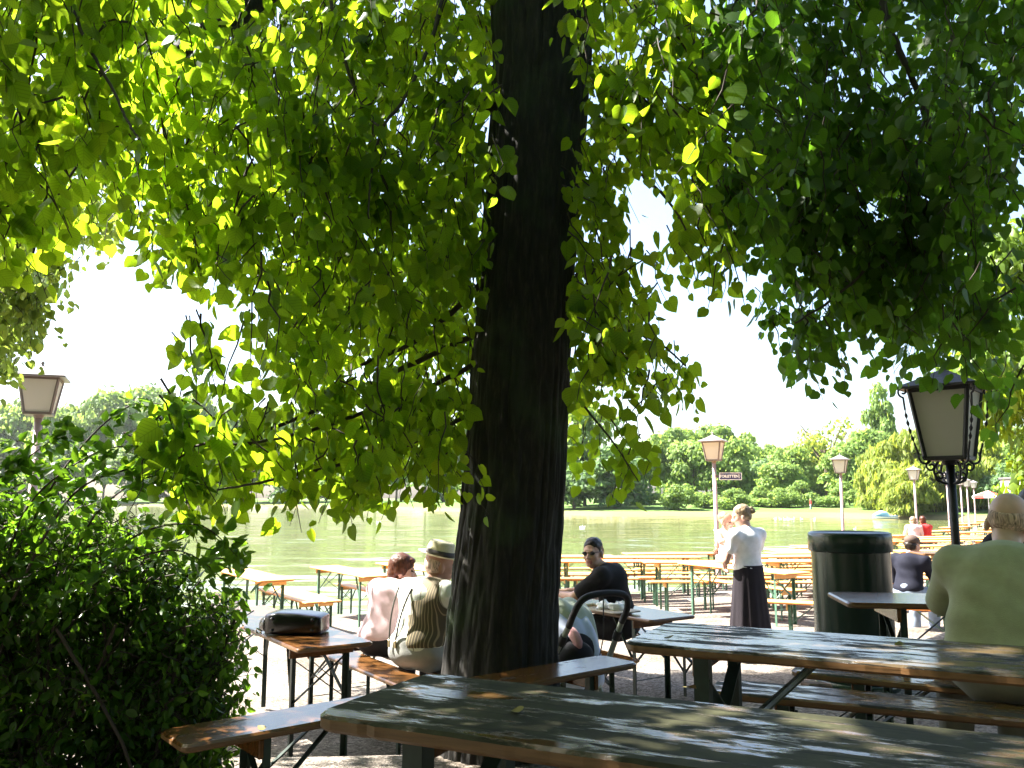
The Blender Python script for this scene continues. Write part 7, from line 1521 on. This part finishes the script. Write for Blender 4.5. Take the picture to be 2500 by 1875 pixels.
for wx, sy in ((.18, -1), (.18, 1), (-.36, -1), (-.36, 1)):
    w_ = MB(); r = .12; ring = [Vector((wx + r * math.cos(a), sy * .285, .12 + r * math.sin(a))) for a in [2 * math.pi * i / 24 for i in range(25)]]
    w_.tube(ring, .022, 8, cap=False)
    for i in range(5): a = 2 * math.pi * i / 5; w_.bar((wx, sy * .285, .12), (wx + r * math.cos(a), sy * .285, .12 + r * math.sin(a)), .012, .02)
    w_.build("wheel", M['tyre'], pc)
S = SDF(); S.ell((.0, 0, .42), (.17, .19, .09), 0, .05); S.ell((.12, 0, .58), (.07, .18, .2), 0, .05); S.ell((-.26, 0, .36), (.09, .17, .06), 0, .05); S.build("seat", [M['black_fab']], pc, .014, wr=.003)
S = SDF(); S.ell((.2, -.05, .62), (.09, .13, .13), 0, .03); S.build("hanging_bag", [M['black_fab']], pc, .012, wr=.006)
b = MB(); b.tube([(.455, -.02, 1.05), (.45, -.02, .8), (.4, -.02, .66)], .004, 5); b.build("cord", M['foam'], pc)
def drape(name, mat, label, ctrl, w0, w1, thick=.006, seed=0):
    P = smooth_path(ctrl, 10); n = len(P); k = 26; V1 = []
    for i, p in enumerate(P):
        f = i / (n - 1); w = w0 + (w1 - w0) * f
        for j in range(k):
            s_ = j / (k - 1) - .5
            V1.append((p.x + .018 * math.sin(s_ * 14 + seed) * f - .25 * s_ * s_ * .6, p.y + s_ * w, p.z - .5 * s_ * s_ * (1 - f) * .5 + .01 * math.sin(s_ * 21 + seed * 2)))
    V1 = np.array(V1); V2 = V1 + np.array([-thick, 0, -thick * .5]); a = np.arange(n * k).reshape(n, k)
    q = np.stack([a[:-1, :-1], a[:-1, 1:], a[1:, 1:], a[1:, :-1]], -1).reshape(-1, 4)
    rim = np.concatenate([a[0], a[1:, -1], a[-1, -2::-1], a[-2:0:-1, 0]]); nn = n * k; r2 = np.roll(rim, -1)
    o = np_mesh(name, np.concatenate([V1, V2]), [q, q[:, ::-1] + nn, np.stack([rim, rim + nn, r2 + nn, r2], 1)], [mat], smooth=True)
    o.location = pc.location; o.rotation_euler = pc.rotation_euler
    setp(o, label, "cloth"); return o
drape("draped_jacket", M['pale_green_cloth'], "pale grey green jacket draped over the pushchair beside the trunk", [(-.3, 0, .92), (-.12, 0, .98), (.02, 0, .92), (.10, 0, .74), (.13, 0, .52), (.14, 0, .42)], .46, .40, seed=1)
drape("blanket", M['pale_blue_cloth'], "pale blue blanket hanging out under the grey green jacket", [(-.2, 0, .86), (-.02, 0, .91), (.10, 0, .82), (.18, 0, .66), (.22, 0, .5), (.20, 0, .44)], .40, .36, seed=3)
b = MB(); loft(b, [(-.09, 0, 0, .012, .012), (-.06, 0, 0, .03, .026), (0, 0, .004, .036, .03), (.06, 0, 0, .032, .026), (.1, 0, -.004, .014, .012)], e=2.1)
o = b.build("pink_pouch", cloth("dusty_pink_cloth", (.42, .22, .22)), None); setp(o, "dusty pink soft pouch lying on the pushchair's black bag", "pouch")
m4 = Matrix.Translation(pc.location) @ Matrix.Rotation(pc.rotation_euler.z, 4, 'Z'); o.location = m4 @ Vector((.22, -.08, .775)); o.rotation_euler = (0, .5, pc.rotation_euler.z - .2)


# ------------------------------------------------------------------ summer haze over the lake
def haze():
    m = bpy.data.materials.new("haze_air"); m.use_nodes = True; N = m.node_tree.nodes; N.clear()
    o = N.new("ShaderNodeOutputMaterial"); v = N.new("ShaderNodeVolumePrincipled")
    v.inputs["Color"].default_value = (.93, .96, 1.0, 1); v.inputs["Density"].default_value = .0001; v.inputs["Anisotropy"].default_value = .25
    m.node_tree.links.new(v.outputs[0], o.inputs["Volume"])
    b = MB(); b.box((-60, 180, 22), (900, 760, 54)); h = b.build("haze", m); setp(h, "thin pale summer haze over the lake and its far shore", "haze", kind="stuff")
haze()
